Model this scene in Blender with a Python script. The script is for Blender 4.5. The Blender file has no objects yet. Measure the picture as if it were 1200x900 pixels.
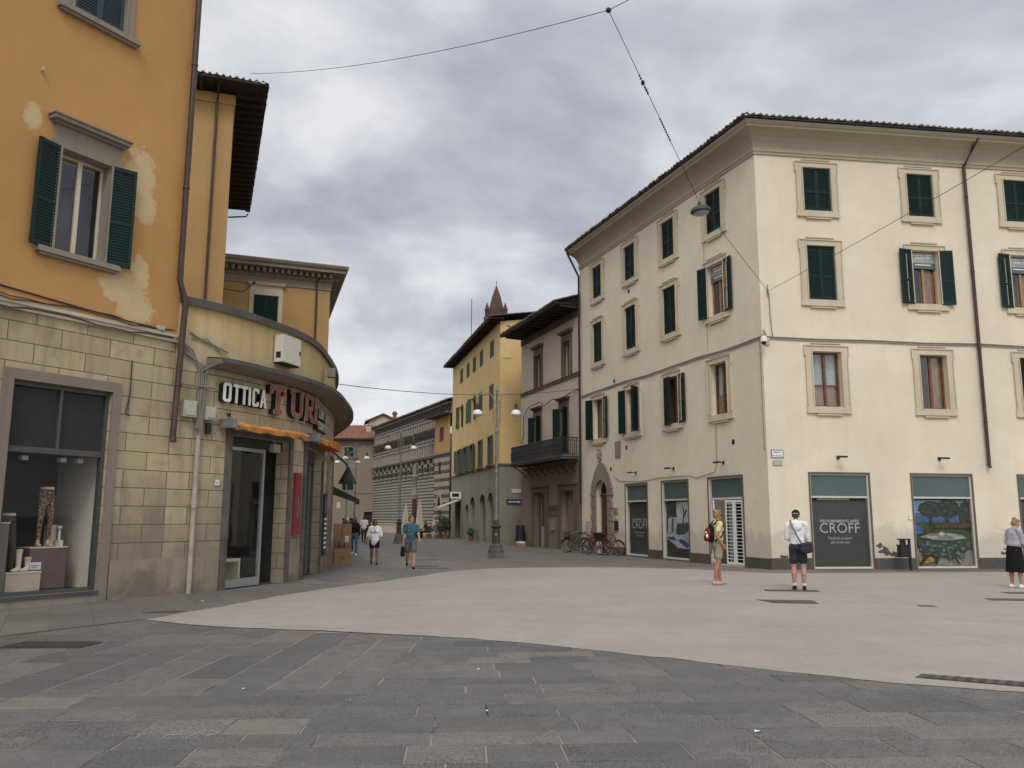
SUN_E, EXPOSURE, SKY_ZEN, SKY_GLOW = 1.2, 0.0, 1.75, 1.1
import bpy, bmesh, math, random
from mathutils import Vector, Matrix, noise as mnoise
random.seed(11)
R = math.radians
sc = bpy.context.scene
COL = sc.collection
pi = math.pi

# ------------------------------------------------------------------ object helpers
def thing(name, label, cat, loc=(0, 0, 0), group=None):
    o = bpy.data.objects.new(name, None)
    o.empty_display_size = 0.3
    COL.objects.link(o)
    o.location = loc
    o['label'] = label
    o['category'] = cat
    if group:
        o['group'] = group
    return o

def tag(o, label, cat, group=None):
    o['label'] = label
    o['category'] = cat
    if group:
        o['group'] = group
    return o

def base_of(parent):
    b = Vector((0, 0, 0))
    while parent is not None:
        b = b + Vector(parent.location)
        parent = parent.parent
    return b

class MB:
    """collects faces in world space; build() links them as one mesh object"""
    def __init__(s):
        s.v = []; s.uv = []; s.f = []; s.m = []; s.mi = 0
    def vert(s, p, uv=None):
        s.v.append(Vector(p)); s.uv.append(uv if uv else (p[0], p[1])); return len(s.v) - 1
    def face(s, idx):
        s.f.append(tuple(idx)); s.m.append(s.mi)
    def poly(s, pts, uvs=None):
        s.face([s.vert(p, uvs[i] if uvs else None) for i, p in enumerate(pts)])
    def box(s, fr, u0, u1, z0, z1, w0, w1):
        n = max(1, int(math.ceil((u1 - u0) / fr.du))) if fr.du else 1
        rings = []
        for i in range(n + 1):
            u = u0 + (u1 - u0) * i / n
            rings.append([s.vert(fr.P(u, z, w), (u + (w if k in (0, 1) else 0), z)) for k, (z, w) in enumerate(((z0, w0), (z0, w1), (z1, w1), (z1, w0)))])
        for i in range(n):
            a, b = rings[i], rings[i + 1]
            for k in range(4):
                j = (k + 1) % 4
                s.face((a[k], a[j], b[j], b[k]))
        s.face(rings[0][::-1]); s.face(rings[-1])
    def prism(s, fr, pts, w0, w1):
        """polygon in (u,z) extruded from w0 to w1"""
        a = [s.vert(fr.P(u, z, w0), (u, z)) for u, z in pts]
        b = [s.vert(fr.P(u, z, w1), (u, z)) for u, z in pts]
        n = len(pts)
        s.face(b); s.face(a[::-1])
        for i in range(n):
            j = (i + 1) % n
            s.face((a[i], a[j], b[j], b[i]))
    def flat(s, fr, pts, w):
        s.face([s.vert(fr.P(u, z, w), (u, z)) for u, z in pts])
    def tube(s, pts, r, seg=8, caps=True):
        pts = [Vector(p) for p in pts]
        rr = r if isinstance(r, (list, tuple)) else [r] * len(pts)
        rings = []
        up0 = Vector((0, 0, 1))
        for i, p in enumerate(pts):
            d = (pts[min(i + 1, len(pts) - 1)] - pts[max(i - 1, 0)])
            if d.length < 1e-9: d = Vector((0, 0, 1))
            d.normalize()
            up = up0 if abs(d.z) < 0.95 else Vector((1, 0, 0))
            a = d.cross(up).normalized(); b = a.cross(d).normalized()
            rings.append([s.vert(p + (a * math.cos(2 * pi * k / seg) + b * math.sin(2 * pi * k / seg)) * rr[i], (k / seg, p.z)) for k in range(seg)])
        for i in range(len(rings) - 1):
            for k in range(seg):
                j = (k + 1) % seg
                s.face((rings[i][k], rings[i][j], rings[i + 1][j], rings[i + 1][k]))
        if caps:
            s.face(rings[0][::-1]); s.face(rings[-1])
    def lathe(s, c, prof, seg=16, sx=1, sy=1):
        c = Vector(c); rings = []
        for r, z in prof:
            rings.append([s.vert(c + Vector((sx * r * math.cos(2 * pi * k / seg), sy * r * math.sin(2 * pi * k / seg), z)), (k / seg, z)) for k in range(seg)])
        for i in range(len(rings) - 1):
            for k in range(seg):
                j = (k + 1) % seg
                s.face((rings[i][k], rings[i][j], rings[i + 1][j], rings[i + 1][k]))
        s.face(rings[0][::-1]); s.face(rings[-1])
    def ell(s, c, r, rot=None, seg=12, rings_=8):
        c = Vector(c); rr = []
        for i in range(1, rings_):
            t = pi * i / rings_
            ring = []
            for k in range(seg):
                q = Vector((r[0] * math.sin(t) * math.cos(2 * pi * k / seg), r[1] * math.sin(t) * math.sin(2 * pi * k / seg), r[2] * math.cos(t)))
                if rot: q = rot @ q
                ring.append(s.vert(c + q))
            rr.append(ring)
        qt = Vector((0, 0, r[2])); qb = Vector((0, 0, -r[2]))
        if rot: qt = rot @ qt; qb = rot @ qb
        t_ = s.vert(c + qt); b_ = s.vert(c + qb)
        for k in range(seg):
            j = (k + 1) % seg
            s.face((t_, rr[0][k], rr[0][j])); s.face((b_, rr[-1][j], rr[-1][k]))
            for i in range(len(rr) - 1):
                s.face((rr[i][k], rr[i + 1][k], rr[i + 1][j], rr[i][j]))
    def cap(s, a, b, r1, r2, seg=12, flat=1.0, fdir=None):
        """tapered capsule"""
        a = Vector(a); b = Vector(b); d = (b - a).normalized()
        up = Vector((0, 1, 0)) if abs(d.y) < 0.9 else Vector((1, 0, 0))
        x = d.cross(up).normalized(); y = x.cross(d).normalized()
        rings = []
        prof = [(a, r1, -math.cos(t), math.sin(t)) for t in (0.5, 1.0)] + [(a, r1, 0, 1), (b, r2, 0, 1)] + [(b, r2, math.cos(t), math.sin(t)) for t in (1.0, 0.5)]
        for c, r, k1, k2 in prof:
            rings.append([s.vert(c + d * r * k1 + (x * math.cos(2 * pi * k / seg) + y * flat * math.sin(2 * pi * k / seg)) * r * k2) for k in range(seg)])
        for i in range(len(rings) - 1):
            for k in range(seg):
                j = (k + 1) % seg
                s.face((rings[i][k], rings[i][j], rings[i + 1][j], rings[i + 1][k]))
        s.face(rings[0][::-1]); s.face(rings[-1])
    def sweep(s, path, prof, close=False):
        """profile [(w,z)] swept along a plan polyline, w to the right of travel, mitred"""
        n = len(path); P = [Vector((p[0], p[1], 0)) for p in path]
        rings = []; L = 0
        for i in range(n):
            ds = []
            if i > 0: ds.append((P[i] - P[i - 1]).normalized()); L += (P[i] - P[i - 1]).length
            if i < n - 1: ds.append((P[i + 1] - P[i]).normalized())
            ns = [Vector((d.y, -d.x, 0)) for d in ds]
            m = ns[0] if len(ns) == 1 else (ns[0] + ns[1]) / (1 + ns[0].dot(ns[1]))
            ac = 0; ring = []
            for k, (w, z) in enumerate(prof):
                if k: ac += math.hypot(w - prof[k - 1][0], z - prof[k - 1][1])
                q = P[i] + m * w; q.z = z
                ring.append(s.vert(q, (L, ac)))
            rings.append(ring)
        k_ = len(prof)
        for i in range(n - 1):
            for k in range(k_ if close else k_ - 1):
                j = (k + 1) % k_
                s.face((rings[i][k], rings[i + 1][k], rings[i + 1][j], rings[i][j]))
        if close:
            s.face(rings[0]); s.face(rings[-1][::-1])
    def build(s, name, mat, parent=None, smooth=False, loc=None):
        me = bpy.data.meshes.new(name)
        org = base_of(parent) if parent is not None else Vector(loc or (0, 0, 0))
        me.from_pydata([tuple(p - org) for p in s.v], [], s.f)
        mats = mat if isinstance(mat, (list, tuple)) else [mat]
        for m in mats: me.materials.append(m)
        if len(mats) > 1:
            me.polygons.foreach_set('material_index', s.m)
        ul = me.uv_layers.new(name='UVMap')
        for lp in me.loops:
            ul.data[lp.index].uv = s.uv[lp.vertex_index]
        bm = bmesh.new(); bm.from_mesh(me)
        bmesh.ops.recalc_face_normals(bm, faces=bm.faces)
        bm.to_mesh(me); bm.free()
        if smooth:
            for p in me.polygons: p.use_smooth = True
            try: me.set_sharp_from_angle(angle=R(40))
            except Exception: pass
        o = bpy.data.objects.new(name, me); COL.objects.link(o)
        if parent is not None: o.parent = parent
        else: o.location = org
        return o

class Fr:
    """facade frame: u along the wall, z up, w outwards"""
    du = None
    def __init__(s, p0, ang, side):
        a = R(ang); s.p = Vector((p0[0], p0[1], 0)); s.d = Vector((math.sin(a), math.cos(a), 0))
        s.n = Vector((math.cos(a), -math.sin(a), 0)) * side
    def P(s, u, z, w=0):
        q = s.p + s.d * u + s.n * w; q.z = z; return q
class Leaf:
    """a leaf hinged on a facade frame, opened by th degrees (a: from hinge, z up, t thickness)"""
    du = None
    def __init__(s, fr, u, w, sg, th):
        s.fr, s.u, s.w = fr, u, w
        t = R(th); s.d = (sg * math.cos(t), math.sin(t)); s.n = (-sg * math.sin(t) , math.cos(t))
    def P(s, a, z, t=0):
        return s.fr.P(s.u + s.d[0] * a + s.n[0] * t, z, s.w + s.d[1] * a + s.n[1] * t)
class Curve:
    """facade frame along a smooth plan curve"""
    du = 0.3
    def __init__(s, knots):
        K = [Vector((x, y, 0)) for x, y in knots]
        P = [2 * K[0] - K[1]] + K + [2 * K[-1] - K[-2]]
        s.pt = []
        for i in range(1, len(P) - 2):
            for k in range(40):
                t = k / 40; a, b, c, d = P[i - 1:i + 3]
                s.pt.append(0.5 * (2 * b + (c - a) * t + (2 * a - 5 * b + 4 * c - d) * t * t + (3 * b - a - 3 * c + d) * t ** 3))
        s.pt.append(K[-1]); s.L = [0]
        for i in range(1, len(s.pt)): s.L.append(s.L[-1] + (s.pt[i] - s.pt[i - 1]).length)
    def P(s, u, z, w=0):
        i = 0
        u_ = min(max(u, 0), s.L[-1] - 1e-6)
        while s.L[i + 1] < u_: i += 1
        t = (u - s.L[i]) / (s.L[i + 1] - s.L[i])
        q = s.pt[i] + (s.pt[i + 1] - s.pt[i]) * t
        def dd(k):
            k0, k1 = max(k - 1, 0), min(k + 1, len(s.pt) - 1)
            return (s.pt[k1] - s.pt[k0]).normalized()
        tt = min(max(t, 0), 1)
        d = (dd(i) * (1 - tt) + dd(min(i + 1, len(s.pt) - 1)) * tt).normalized()
        q = q + Vector((d.y, -d.x, 0)) * w; q.z = z
        return q
    def path(s, u0, u1, step=0.3):
        n = max(1, int((u1 - u0) / step)); r = []
        for i in range(n + 1):
            q = s.P(u0 + (u1 - u0) * i / n, 0); r.append((q.x, q.y))
        return r

def wall(mb, fr, u0, u1, z0, z1, holes=(), depth=0.25, w=0.0, reveal=True):
    us = {u0, u1}; zs = {z0, z1}
    for a, b, c, d in holes: us |= {a, b}; zs |= {c, d}
    if fr.du:
        n = int((u1 - u0) / fr.du)
        for i in range(1, n): us.add(round(u0 + (u1 - u0) * i / n, 4))
    us = sorted(x for x in us if u0 <= x <= u1); zs = sorted(x for x in zs if z0 <= x <= z1)
    cache = {}
    def V(i, j):
        if (i, j) not in cache: cache[(i, j)] = mb.vert(fr.P(us[i], zs[j], w), (us[i], zs[j]))
        return cache[(i, j)]
    for i in range(len(us) - 1):
        for j in range(len(zs) - 1):
            cu, cz = (us[i] + us[i + 1]) / 2, (zs[j] + zs[j + 1]) / 2
            if any(a < cu < b and c < cz < d for a, b, c, d in holes): continue
            mb.face((V(i, j), V(i + 1, j), V(i + 1, j + 1), V(i, j + 1)))
    if reveal:
        for a, b, c, d in holes:
            hs = [x for x in us if a <= x <= b]
            for p, q in zip(hs, hs[1:]):
                for z in (c, d):
                    if z > z0 + 1e-4:
                        mb.poly([fr.P(p, z, w), fr.P(q, z, w), fr.P(q, z, w - depth), fr.P(p, z, w - depth)], [(p, z), (q, z), (q, z - depth), (p, z - depth)])
            for u in (a, b):
                if u > u0 - 1 :
                    mb.poly([fr.P(u, c, w), fr.P(u, d, w), fr.P(u, d, w - depth), fr.P(u, c, w - depth)], [(u, c), (u, d), (u + depth, d), (u + depth, c)])

def text_mesh(mb, body, size, place, depth=0.0, weight=0.0, spacing=1.0, align='LEFT'):
    """adds lettering; place(x, y, t) -> world, x along the line, y up, t out of the face"""
    cu = bpy.data.curves.new('lettering', 'FONT'); cu.body = body; cu.size = size; cu.offset = weight
    cu.space_character = spacing; cu.align_x = align; cu.resolution_u = 3; cu.extrude = depth / 2
    ob = bpy.data.objects.new('lettering', cu); COL.objects.link(ob)
    dg = bpy.context.evaluated_depsgraph_get(); dg.update()
    me = bpy.data.meshes.new_from_object(ob.evaluated_get(dg))
    b0 = len(mb.v)
    for v in me.vertices: mb.vert(place(v.co.x, v.co.y, v.co.z + depth / 2))
    for p in me.polygons: mb.face([b0 + i for i in p.vertices])
    w = max((v.co.x for v in me.vertices), default=0)
    bpy.data.objects.remove(ob); bpy.data.curves.remove(cu); bpy.data.meshes.remove(me)
    return w

# ------------------------------------------------------------------ materials
class NT:
    def __init__(s, name):
        s.mat = bpy.data.materials.new(name); s.mat.use_nodes = True
        s.t = s.mat.node_tree; s.t.nodes.clear()
        s.out = s.n('ShaderNodeOutputMaterial')
        s.b = s.n('ShaderNodeBsdfPrincipled'); s.l(s.b.outputs[0], s.out.inputs[0])
        s.tc = s.n('ShaderNodeTexCoord')
    def n(s, ty, **k):
        x = s.t.nodes.new(ty)
        for a, b in k.items(): setattr(x, a, b)
        return x
    def l(s, a, b): s.t.links.new(a, b)
    def mapping(s, src, scale=(1, 1, 1), rot=(0, 0, 0), loc=(0, 0, 0)):
        m = s.n('ShaderNodeMapping'); s.l(s.tc.outputs[src], m.inputs[0])
        m.inputs['Scale'].default_value = scale; m.inputs['Rotation'].default_value = rot; m.inputs['Location'].default_value = loc
        return m.outputs[0]
    def noise(s, vec, scale, detail=4, rough=0.55, dist=0):
        x = s.n('ShaderNodeTexNoise'); s.l(vec, x.inputs['Vector'])
        x.inputs['Scale'].default_value = scale; x.inputs['Detail'].default_value = detail
        x.inputs['Roughness'].default_value = rough; x.inputs['Distortion'].default_value = dist
        return x.outputs[0]
    def ramp(s, fac, stops, interp='LINEAR'):
        x = s.n('ShaderNodeValToRGB'); s.l(fac, x.inputs[0]); x.color_ramp.interpolation = interp
        e = x.color_ramp.elements
        while len(e) > 1: e.remove(e[-1])
        for i, (p, c) in enumerate(stops):
            el = e[0] if i == 0 else e.new(p)
            el.position = p; el.color = (c if len(c) == 4 else (*c, 1)) if isinstance(c, (tuple, list)) else (c, c, c, 1)
        return x.outputs[0]
    def mix(s, fac, a, b, blend='MIX'):
        x = s.n('ShaderNodeMix', data_type='RGBA', blend_type=blend)
        for v, i in ((fac, 0), (a, 6), (b, 7)):
            if isinstance(v, (int, float)): x.inputs[i].default_value = v if i == 0 else (v, v, v, 1)
            elif isinstance(v, (tuple, list)): x.inputs[i].default_value = (*v[:3], 1)
            else: s.l(v, x.inputs[i])
        return x.outputs[2]
    def math(s, op, a, b=None, c=None, clamp=False):
        x = s.n('ShaderNodeMath', operation=op); x.use_clamp = clamp
        for i, v in enumerate((a, b, c)):
            if v is None: continue
            if isinstance(v, (int, float)): x.inputs[i].default_value = v
            else: s.l(v, x.inputs[i])
        return x.outputs[0]
    def bump(s, h, strength=0.3, dist=0.02, prev=None):
        x = s.n('ShaderNodeBump'); s.l(h, x.inputs['Height']); x.inputs['Strength'].default_value = strength; x.inputs['Distance'].default_value = dist
        if prev is not None: s.l(prev, x.inputs['Normal'])
        return x.outputs[0]
    def fin(s, col=None, rough=0.8, normal=None, spec=None, metal=0):
        if col is not None:
            if isinstance(col, (tuple, list)): s.b.inputs['Base Color'].default_value = (*col[:3], 1)
            else: s.l(col, s.b.inputs['Base Color'])
        if isinstance(rough, (int, float)): s.b.inputs['Roughness'].default_value = rough
        else: s.l(rough, s.b.inputs['Roughness'])
        if normal is not None: s.l(normal, s.b.inputs['Normal'])
        if spec is not None: s.b.inputs['Specular IOR Level'].default_value = spec
        s.b.inputs['Metallic'].default_value = metal
        return s.mat

def srgb(r, g, b):
    f = lambda c: (c / 255) / 12.92 if c / 255 <= 0.04045 else ((c / 255 + 0.055) / 1.055) ** 2.4
    return (f(r), f(g), f(b))
def sh(c, k): return tuple(min(1, x * k) for x in c)

def plaster(name, col, stain=None, stain_amt=0.5, band=None, streak=0.12, grain=0.15, patches=(), patch_col=None):
    """painted render: broad uneven tone, drip streaks, optional damp patches in a height band (z0,z1)"""
    t = NT(name); ob = t.mapping('Object')
    a = t.noise(ob, 0.35, 5, 0.6); b = t.noise(ob, 2.3, 6, 0.65)
    c = t.mix(t.ramp(a, [(0.3, 0.0), (0.7, 1.0)]), sh(col, 0.9), sh(col, 1.06))
    c = t.mix(t.math('MULTIPLY', t.ramp(b, [(0.42, 0.0), (0.75, 1.0)]), 0.3), c, sh(col, 0.78))
    st = t.noise(t.mapping('Object', (2.6, 2.6, 0.16)), 1.6, 5, 0.6)
    c = t.mix(t.math('MULTIPLY', t.ramp(st, [(0.5, 0.0), (0.72, 1.0)]), streak * 2), c, sh(col, 0.62))
    if stain:
        z = t.n('ShaderNodeSeparateXYZ'); t.l(ob, z.inputs[0])
        z0, z1 = band
        m = t.n('ShaderNodeMapRange', interpolation_type='SMOOTHSTEP'); t.l(z.outputs[2], m.inputs[0])
        m.inputs[1].default_value = z1; m.inputs[2].default_value = z0
        p = t.noise(t.mapping('Object', (1, 1, 1.3)), 0.9, 6, 0.62, 0.6)
        k = t.math('ADD', t.math('MULTIPLY', m.outputs[0], 0.5), t.math('MULTIPLY', p, 0.9))
        c = t.mix(t.math('MULTIPLY', t.ramp(k, [(0.68, 0.0), (0.82, 1.0)]), stain_amt), c, stain)
    if patches:     # repairs left unpainted, in wall metres
        uv = t.mapping('UV'); s = t.n('ShaderNodeSeparateXYZ'); t.l(uv, s.inputs[0]); tot = None
        ed = t.noise(uv, 3.4, 9, 0.75, 1.2)
        for cu, cz, ru, rz in patches:
            dx = t.math('DIVIDE', t.math('SUBTRACT', s.outputs[0], cu), ru); dz = t.math('DIVIDE', t.math('SUBTRACT', s.outputs[1], cz), rz)
            d = t.math('SQRT', t.math('ADD', t.math('MULTIPLY', dx, dx), t.math('MULTIPLY', dz, dz)))
            k = t.math('SUBTRACT', 1.0, d); tot = k if tot is None else t.math('MAXIMUM', tot, k)
        e = t.math('ADD', tot, t.math('MULTIPLY', t.math('SUBTRACT', ed, 0.5), 2.2))
        pc = t.mix(t.noise(uv, 3.5, 5, 0.6), sh(patch_col, 0.82), sh(patch_col, 1.1))
        c = t.mix(t.ramp(e, [(0.08, 0.0), (0.2, 0.7), (0.55, 0.9)]), c, pc)
    n1 = t.bump(t.noise(ob, 38, 5, 0.7), grain, 0.01)
    n2 = t.bump(a, 0.25, 0.08, n1)
    return t.fin(c, 0.88, n2, 0.25)

def plain(name, col, rough=0.6, metal=0.0, var=0.15, scale=6, bump=0.05, spec=0.4, objvar=0):
    t = NT(name); ob = t.mapping('Object')
    a = t.noise(ob, scale, 5, 0.6)
    c = t.mix(t.ramp(a, [(0.3, 0.0), (0.7, 1.0)]), sh(col, 1 - var), sh(col, 1 + var))
    if objvar:
        oi = t.n('ShaderNodeObjectInfo'); c = t.mix(oi.outputs['Random'], t.mix(0.5, c, sh(col, 1 - objvar)), t.mix(0.5, c, sh(col, 1 + 2 * objvar)))
    nm = t.bump(t.noise(ob, scale * 8, 3, 0.6), bump, 0.01) if bump else None
    return t.fin(c, rough, nm, spec, metal)

def glass(name, tint=(0.9, 0.95, 0.95), f0=0.045, amt=1.0):
    t = NT(name)
    tr = t.n('ShaderNodeBsdfTransparent'); tr.inputs[0].default_value = (*tint, 1)
    gl = t.n('ShaderNodeBsdfGlossy'); gl.inputs['Roughness'].default_value = 0.03; gl.inputs[0].default_value = (0.97, 0.98, 1, 1)
    lw = t.n('ShaderNodeLayerWeight'); lw.inputs[0].default_value = 0.5
    fb = t.bump(t.noise(t.mapping('Object'), 1.1, 2), 0.06, 0.05)
    t.l(fb, gl.inputs['Normal'])
    mx = t.n('ShaderNodeMixShader'); k = t.math('MULTIPLY', t.math('ADD', t.math('MULTIPLY', t.math('POWER', lw.outputs['Facing'], 4.0), 1 - f0), f0), amt, clamp=True)
    t.l(k, mx.inputs[0]); t.l(tr.outputs[0], mx.inputs[1]); t.l(gl.outputs[0], mx.inputs[2])
    t.l(mx.outputs[0], t.out.inputs[0])
    return t.mat

def ashlar(name, c_lo, c_hi, bw, bh, joint, dark):
    """drafted stucco blocks; works in wall metres (UV)"""
    t = NT(name); uv = t.mapping('UV'); ob = t.mapping('Object')
    br = t.n('ShaderNodeTexBrick'); t.l(uv, br.inputs['Vector'])
    for k, v in (('Scale', 1.0), ('Mortar Size', joint), ('Mortar Smooth', 0.15), ('Bias', 0.0), ('Brick Width', bw), ('Row Height', bh)): br.inputs[k].default_value = v
    br.inputs['Color1'].default_value = (0, 0, 0, 1); br.inputs['Color2'].default_value = (1, 1, 1, 1); br.inputs['Mortar'].default_value = (0.5, 0.5, 0.5, 1)
    br.offset = 0.5
    c = t.mix(br.outputs[0], c_lo, c_hi)
    z = t.n('ShaderNodeSeparateXYZ'); t.l(ob, z.inputs[0])
    # greyer, worn stone towards the pavement, broken up by patches
    p = t.noise(ob, 0.8, 6, 0.62, 0.4)
    g = t.math('ADD', t.math('MULTIPLY', z.outputs[2], -0.2), t.math('ADD', p, 0.62))
    c = t.mix(t.math('MULTIPLY', t.ramp(g, [(0.55, 0.0), (0.95, 1.0)]), 0.75), c, (0.21, 0.175, 0.135))
    pk = t.noise(t.mapping('Object', (1, 1, 1), loc=(7, 3, 1)), 1.7, 4, 0.6)
    c = t.mix(t.math('MULTIPLY', t.ramp(pk, [(0.55, 0.0), (0.68, 1.0)]), 0.5), c, (0.30, 0.205, 0.135))
    d = t.noise(t.mapping('Object', (2.2, 2.2, 0.3)), 1.4, 6, 0.66)
    c = t.mix(t.math('MULTIPLY', t.ramp(d, [(0.5, 0.0), (0.72, 1.0)]), 0.45), c, (0.12, 0.105, 0.08))
    c = t.mix(t.math('MULTIPLY', t.noise(ob, 14, 4), 0.22), c, (0.1, 0.09, 0.07))
    c = t.mix(br.outputs[1], c, dark)
    inv = t.math('SUBTRACT', 1.0, br.outputs[1])
    n1 = t.bump(inv, 0.9, 0.02); n2 = t.bump(t.noise(ob, 26, 5, 0.7), 0.25, 0.012, n1)
    return t.fin(c, 0.9, n2, 0.25)

M = {}
M['cream'] = plaster('cream plaster', (0.735, 0.65, 0.50), (0.42, 0.38, 0.31), 0.5, (0.3, 2.3), streak=0.055)
M['cream_trim'] = plaster('cream stone trim', (0.58, 0.50, 0.37), streak=0.12)
M['cornice'] = plaster('cornice stone', (0.42, 0.36, 0.265), streak=0.05)
M['plinth'] = plaster('dark plinth stone', (0.10, 0.088, 0.075), (0.25, 0.21, 0.16), 0.5, (-1, 0.8), streak=0.3)
M['ochre'] = plaster('orange ochre plaster', (0.50, 0.27, 0.098), streak=0.03, patches=((0.36, 8.9, 0.42, 0.75), (0.55, 8.3, 0.3, 0.42), (0.2, 6.4, 0.62, 0.42), (0.55, 6.75, 0.25, 0.5), (0.5, 5.95, 0.5, 0.32), (-1.98, 9.3, 0.2, 0.3), (-1.42, 12.0, 0.18, 0.3)), patch_col=(0.60, 0.46, 0.26))
M['ochre2'] = plaster('golden ochre plaster', (0.43, 0.275, 0.115), streak=0.08)
M['ochre3'] = plaster('yellow ochre plaster', (0.50, 0.30, 0.105), streak=0.06)
M['parapet'] = plaster('pale yellow render', (0.56, 0.42, 0.205), (0.42, 0.36, 0.25), 0.5, (5.2, 6.3), streak=0.2)
M['yellow'] = plaster('yellow plaster', (0.69, 0.50, 0.225), streak=0.06)
M['grey_render'] = plaster('grey render', (0.27, 0.25, 0.205), (0.16, 0.148, 0.122), 0.4, (-1, 2), streak=0.1)
M['mauve'] = plaster('mauve plaster', (0.56, 0.475, 0.385), streak=0.08)
M['mauve_low'] = plaster('dark mauve render', (0.235, 0.19, 0.155), streak=0.1)
M['mauve_trim'] = plaster('brown stone trim', (0.135, 0.11, 0.09), streak=0.1)
M['beige'] = plaster('beige plaster', (0.235, 0.195, 0.14), (0.16, 0.135, 0.10), 0.5, (-1, 3), streak=0.12)
M['beige_pale'] = plaster('pale beige plaster', (0.48, 0.40, 0.27), streak=0.1)
M['sandstone'] = plaster('grey sandstone', (0.27, 0.235, 0.185), streak=0.25, grain=0.3)
M['base_stone'] = plaster('stained base stone', (0.30, 0.25, 0.185), (0.12, 0.10, 0.08), 0.6, (-0.6, 1.5), streak=0.35, grain=0.3)
M['pink_stone'] = plaster('pinkish stone', (0.255, 0.20, 0.16), (0.13, 0.108, 0.088), 0.5, (-0.9, 1.3), streak=0.3)
M['patch'] = plaster('bare repair plaster', (0.60, 0.43, 0.21), streak=0.1)
M['ashlar'] = ashlar('drafted stone blocks', (0.43, 0.348, 0.212), (0.535, 0.447, 0.278), 1.02, 0.375, 0.0085, (0.13, 0.108, 0.075))
M['shutter'] = plain('dark green shutter paint', (0.0085, 0.024, 0.021), 0.55, var=0.25, scale=3, spec=0.2, objvar=0.3)
M['shutter_blue'] = plain('blue grey shutter paint', (0.04, 0.055, 0.075), 0.55, var=0.2, scale=3)
M['shutter_green'] = plain('faded green shutter paint', (0.05, 0.085, 0.048), 0.6, var=0.25, scale=3, objvar=0.4)
M['shutter_brown'] = plain('brown shutter paint', (0.09, 0.06, 0.045), 0.6, var=0.25, scale=3)
M['wood'] = plain('brown timber', (0.17, 0.072, 0.03), 0.5, var=0.35, scale=4)
M['wood_light'] = plain('honey timber', (0.36, 0.20, 0.085), 0.5, var=0.25, scale=4)
M['door_wood'] = plain('old door timber', (0.085, 0.038, 0.02), 0.5, var=0.4, scale=3)
M['white_frame'] = plain('white painted frame', (0.55, 0.54, 0.50), 0.5, var=0.08)
M['cream_frame'] = plain('cream window frame', (0.62, 0.54, 0.40), 0.5, var=0.08)
M['steel'] = plain('grey green steel frame', (0.062, 0.068, 0.068), 0.45, var=0.12, spec=0.5)
M['alu'] = plain('aluminium frame', (0.33, 0.34, 0.33), 0.4, 0.4, var=0.08)
M['dark_jamb'] = plain('dark stone jamb', (0.115, 0.098, 0.085), 0.85, var=0.3, scale=3, bump=0.3)
M['black'] = plain('black metal', (0.018, 0.018, 0.018), 0.5, var=0.2)
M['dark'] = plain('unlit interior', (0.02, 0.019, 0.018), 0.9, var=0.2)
M['room'] = plain('shop interior wall', (0.09, 0.083, 0.075), 0.85, var=0.2, scale=1)
M['room_pale'] = plain('pale shop panel', (0.66, 0.58, 0.50), 0.8, var=0.1, scale=1)
M['glass'] = glass('window glass')
M['shopglass'] = glass('shop glass', (0.95, 0.97, 0.96), 0.035, 0.6)
M['mirrorish'] = glass('upper window glass', (0.75, 0.78, 0.80), 0.09)
M['teal'] = plain('teal glazed panel', (0.085, 0.122, 0.116), 0.15, var=0.06, scale=1, bump=0)
M['curtain'] = plain('white curtain', (0.66, 0.68, 0.66), 0.9, var=0.12, scale=8)
M['pipe'] = plain('brown painted downpipe', (0.060, 0.034, 0.027), 0.45, var=0.25, scale=3)
M['pipe_grey'] = plain('pale conduit', (0.36, 0.32, 0.25), 0.7, var=0.2, scale=3)
M['tile'] = plain('weathered roof tile', (0.10, 0.075, 0.058), 0.9, var=0.5, scale=5, bump=0.4)
M['tile_red'] = plain('terracotta roof tile', (0.21, 0.095, 0.06), 0.9, var=0.45, scale=3, bump=0.4)
M['eave'] = plain('dark eave timber', (0.035, 0.026, 0.020), 0.8, var=0.3)
M['coping'] = plain('dark metal coping', (0.085, 0.078, 0.075), 0.5, var=0.25, scale=2)
M['slab'] = plaster('canopy concrete', (0.235, 0.205, 0.155), (0.17, 0.15, 0.12), 0.6, (3, 7), streak=0.2)
M['iron'] = plain('galvanised grey iron', (0.22, 0.22, 0.205), 0.5, 0.3, var=0.3, scale=5, bump=0.2)
M['cast'] = plain('dark cast iron', (0.055, 0.054, 0.05), 0.6, 0.2, var=0.35, scale=6, bump=0.25)
M['white'] = plain('white enamel', (0.78, 0.77, 0.74), 0.35, var=0.04)
M['box_white'] = plain('off white steel box', (0.60, 0.57, 0.48), 0.5, var=0.08)
M['box_grey'] = plain('grey plastic box', (0.42, 0.41, 0.34), 0.6, var=0.1)
M['orange'] = plain('orange awning cloth', (0.58, 0.235, 0.055), 0.85, var=0.35, scale=5, bump=0.4)
M['orange_red'] = plain('red orange awning cloth', (0.50, 0.115, 0.02), 0.85, var=0.25, scale=3, bump=0.2)
M['sign_white'] = plain('white sign letters', (0.80, 0.80, 0.77), 0.4, var=0.03)
M['sign_red'] = plain('faded red sign letters', (0.32, 0.105, 0.07), 0.6, var=0.45, scale=6)
M['sign_edge'] = plain('worn grey sign edge', (0.30, 0.27, 0.23), 0.6, var=0.2)
M['maroon'] = plain('crimson panel', (0.22, 0.028, 0.04), 0.45, var=0.12)
M['cable'] = plain('dark cable', (0.03, 0.03, 0.03), 0.7, var=0.1, bump=0)
M['cable_grey'] = plain('grey cable', (0.22, 0.20, 0.17), 0.8, var=0.2, bump=0)
M['banner'] = plain('charcoal printed banner', (0.052, 0.052, 0.050), 0.7, var=0.12, scale=1.2)
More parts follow.
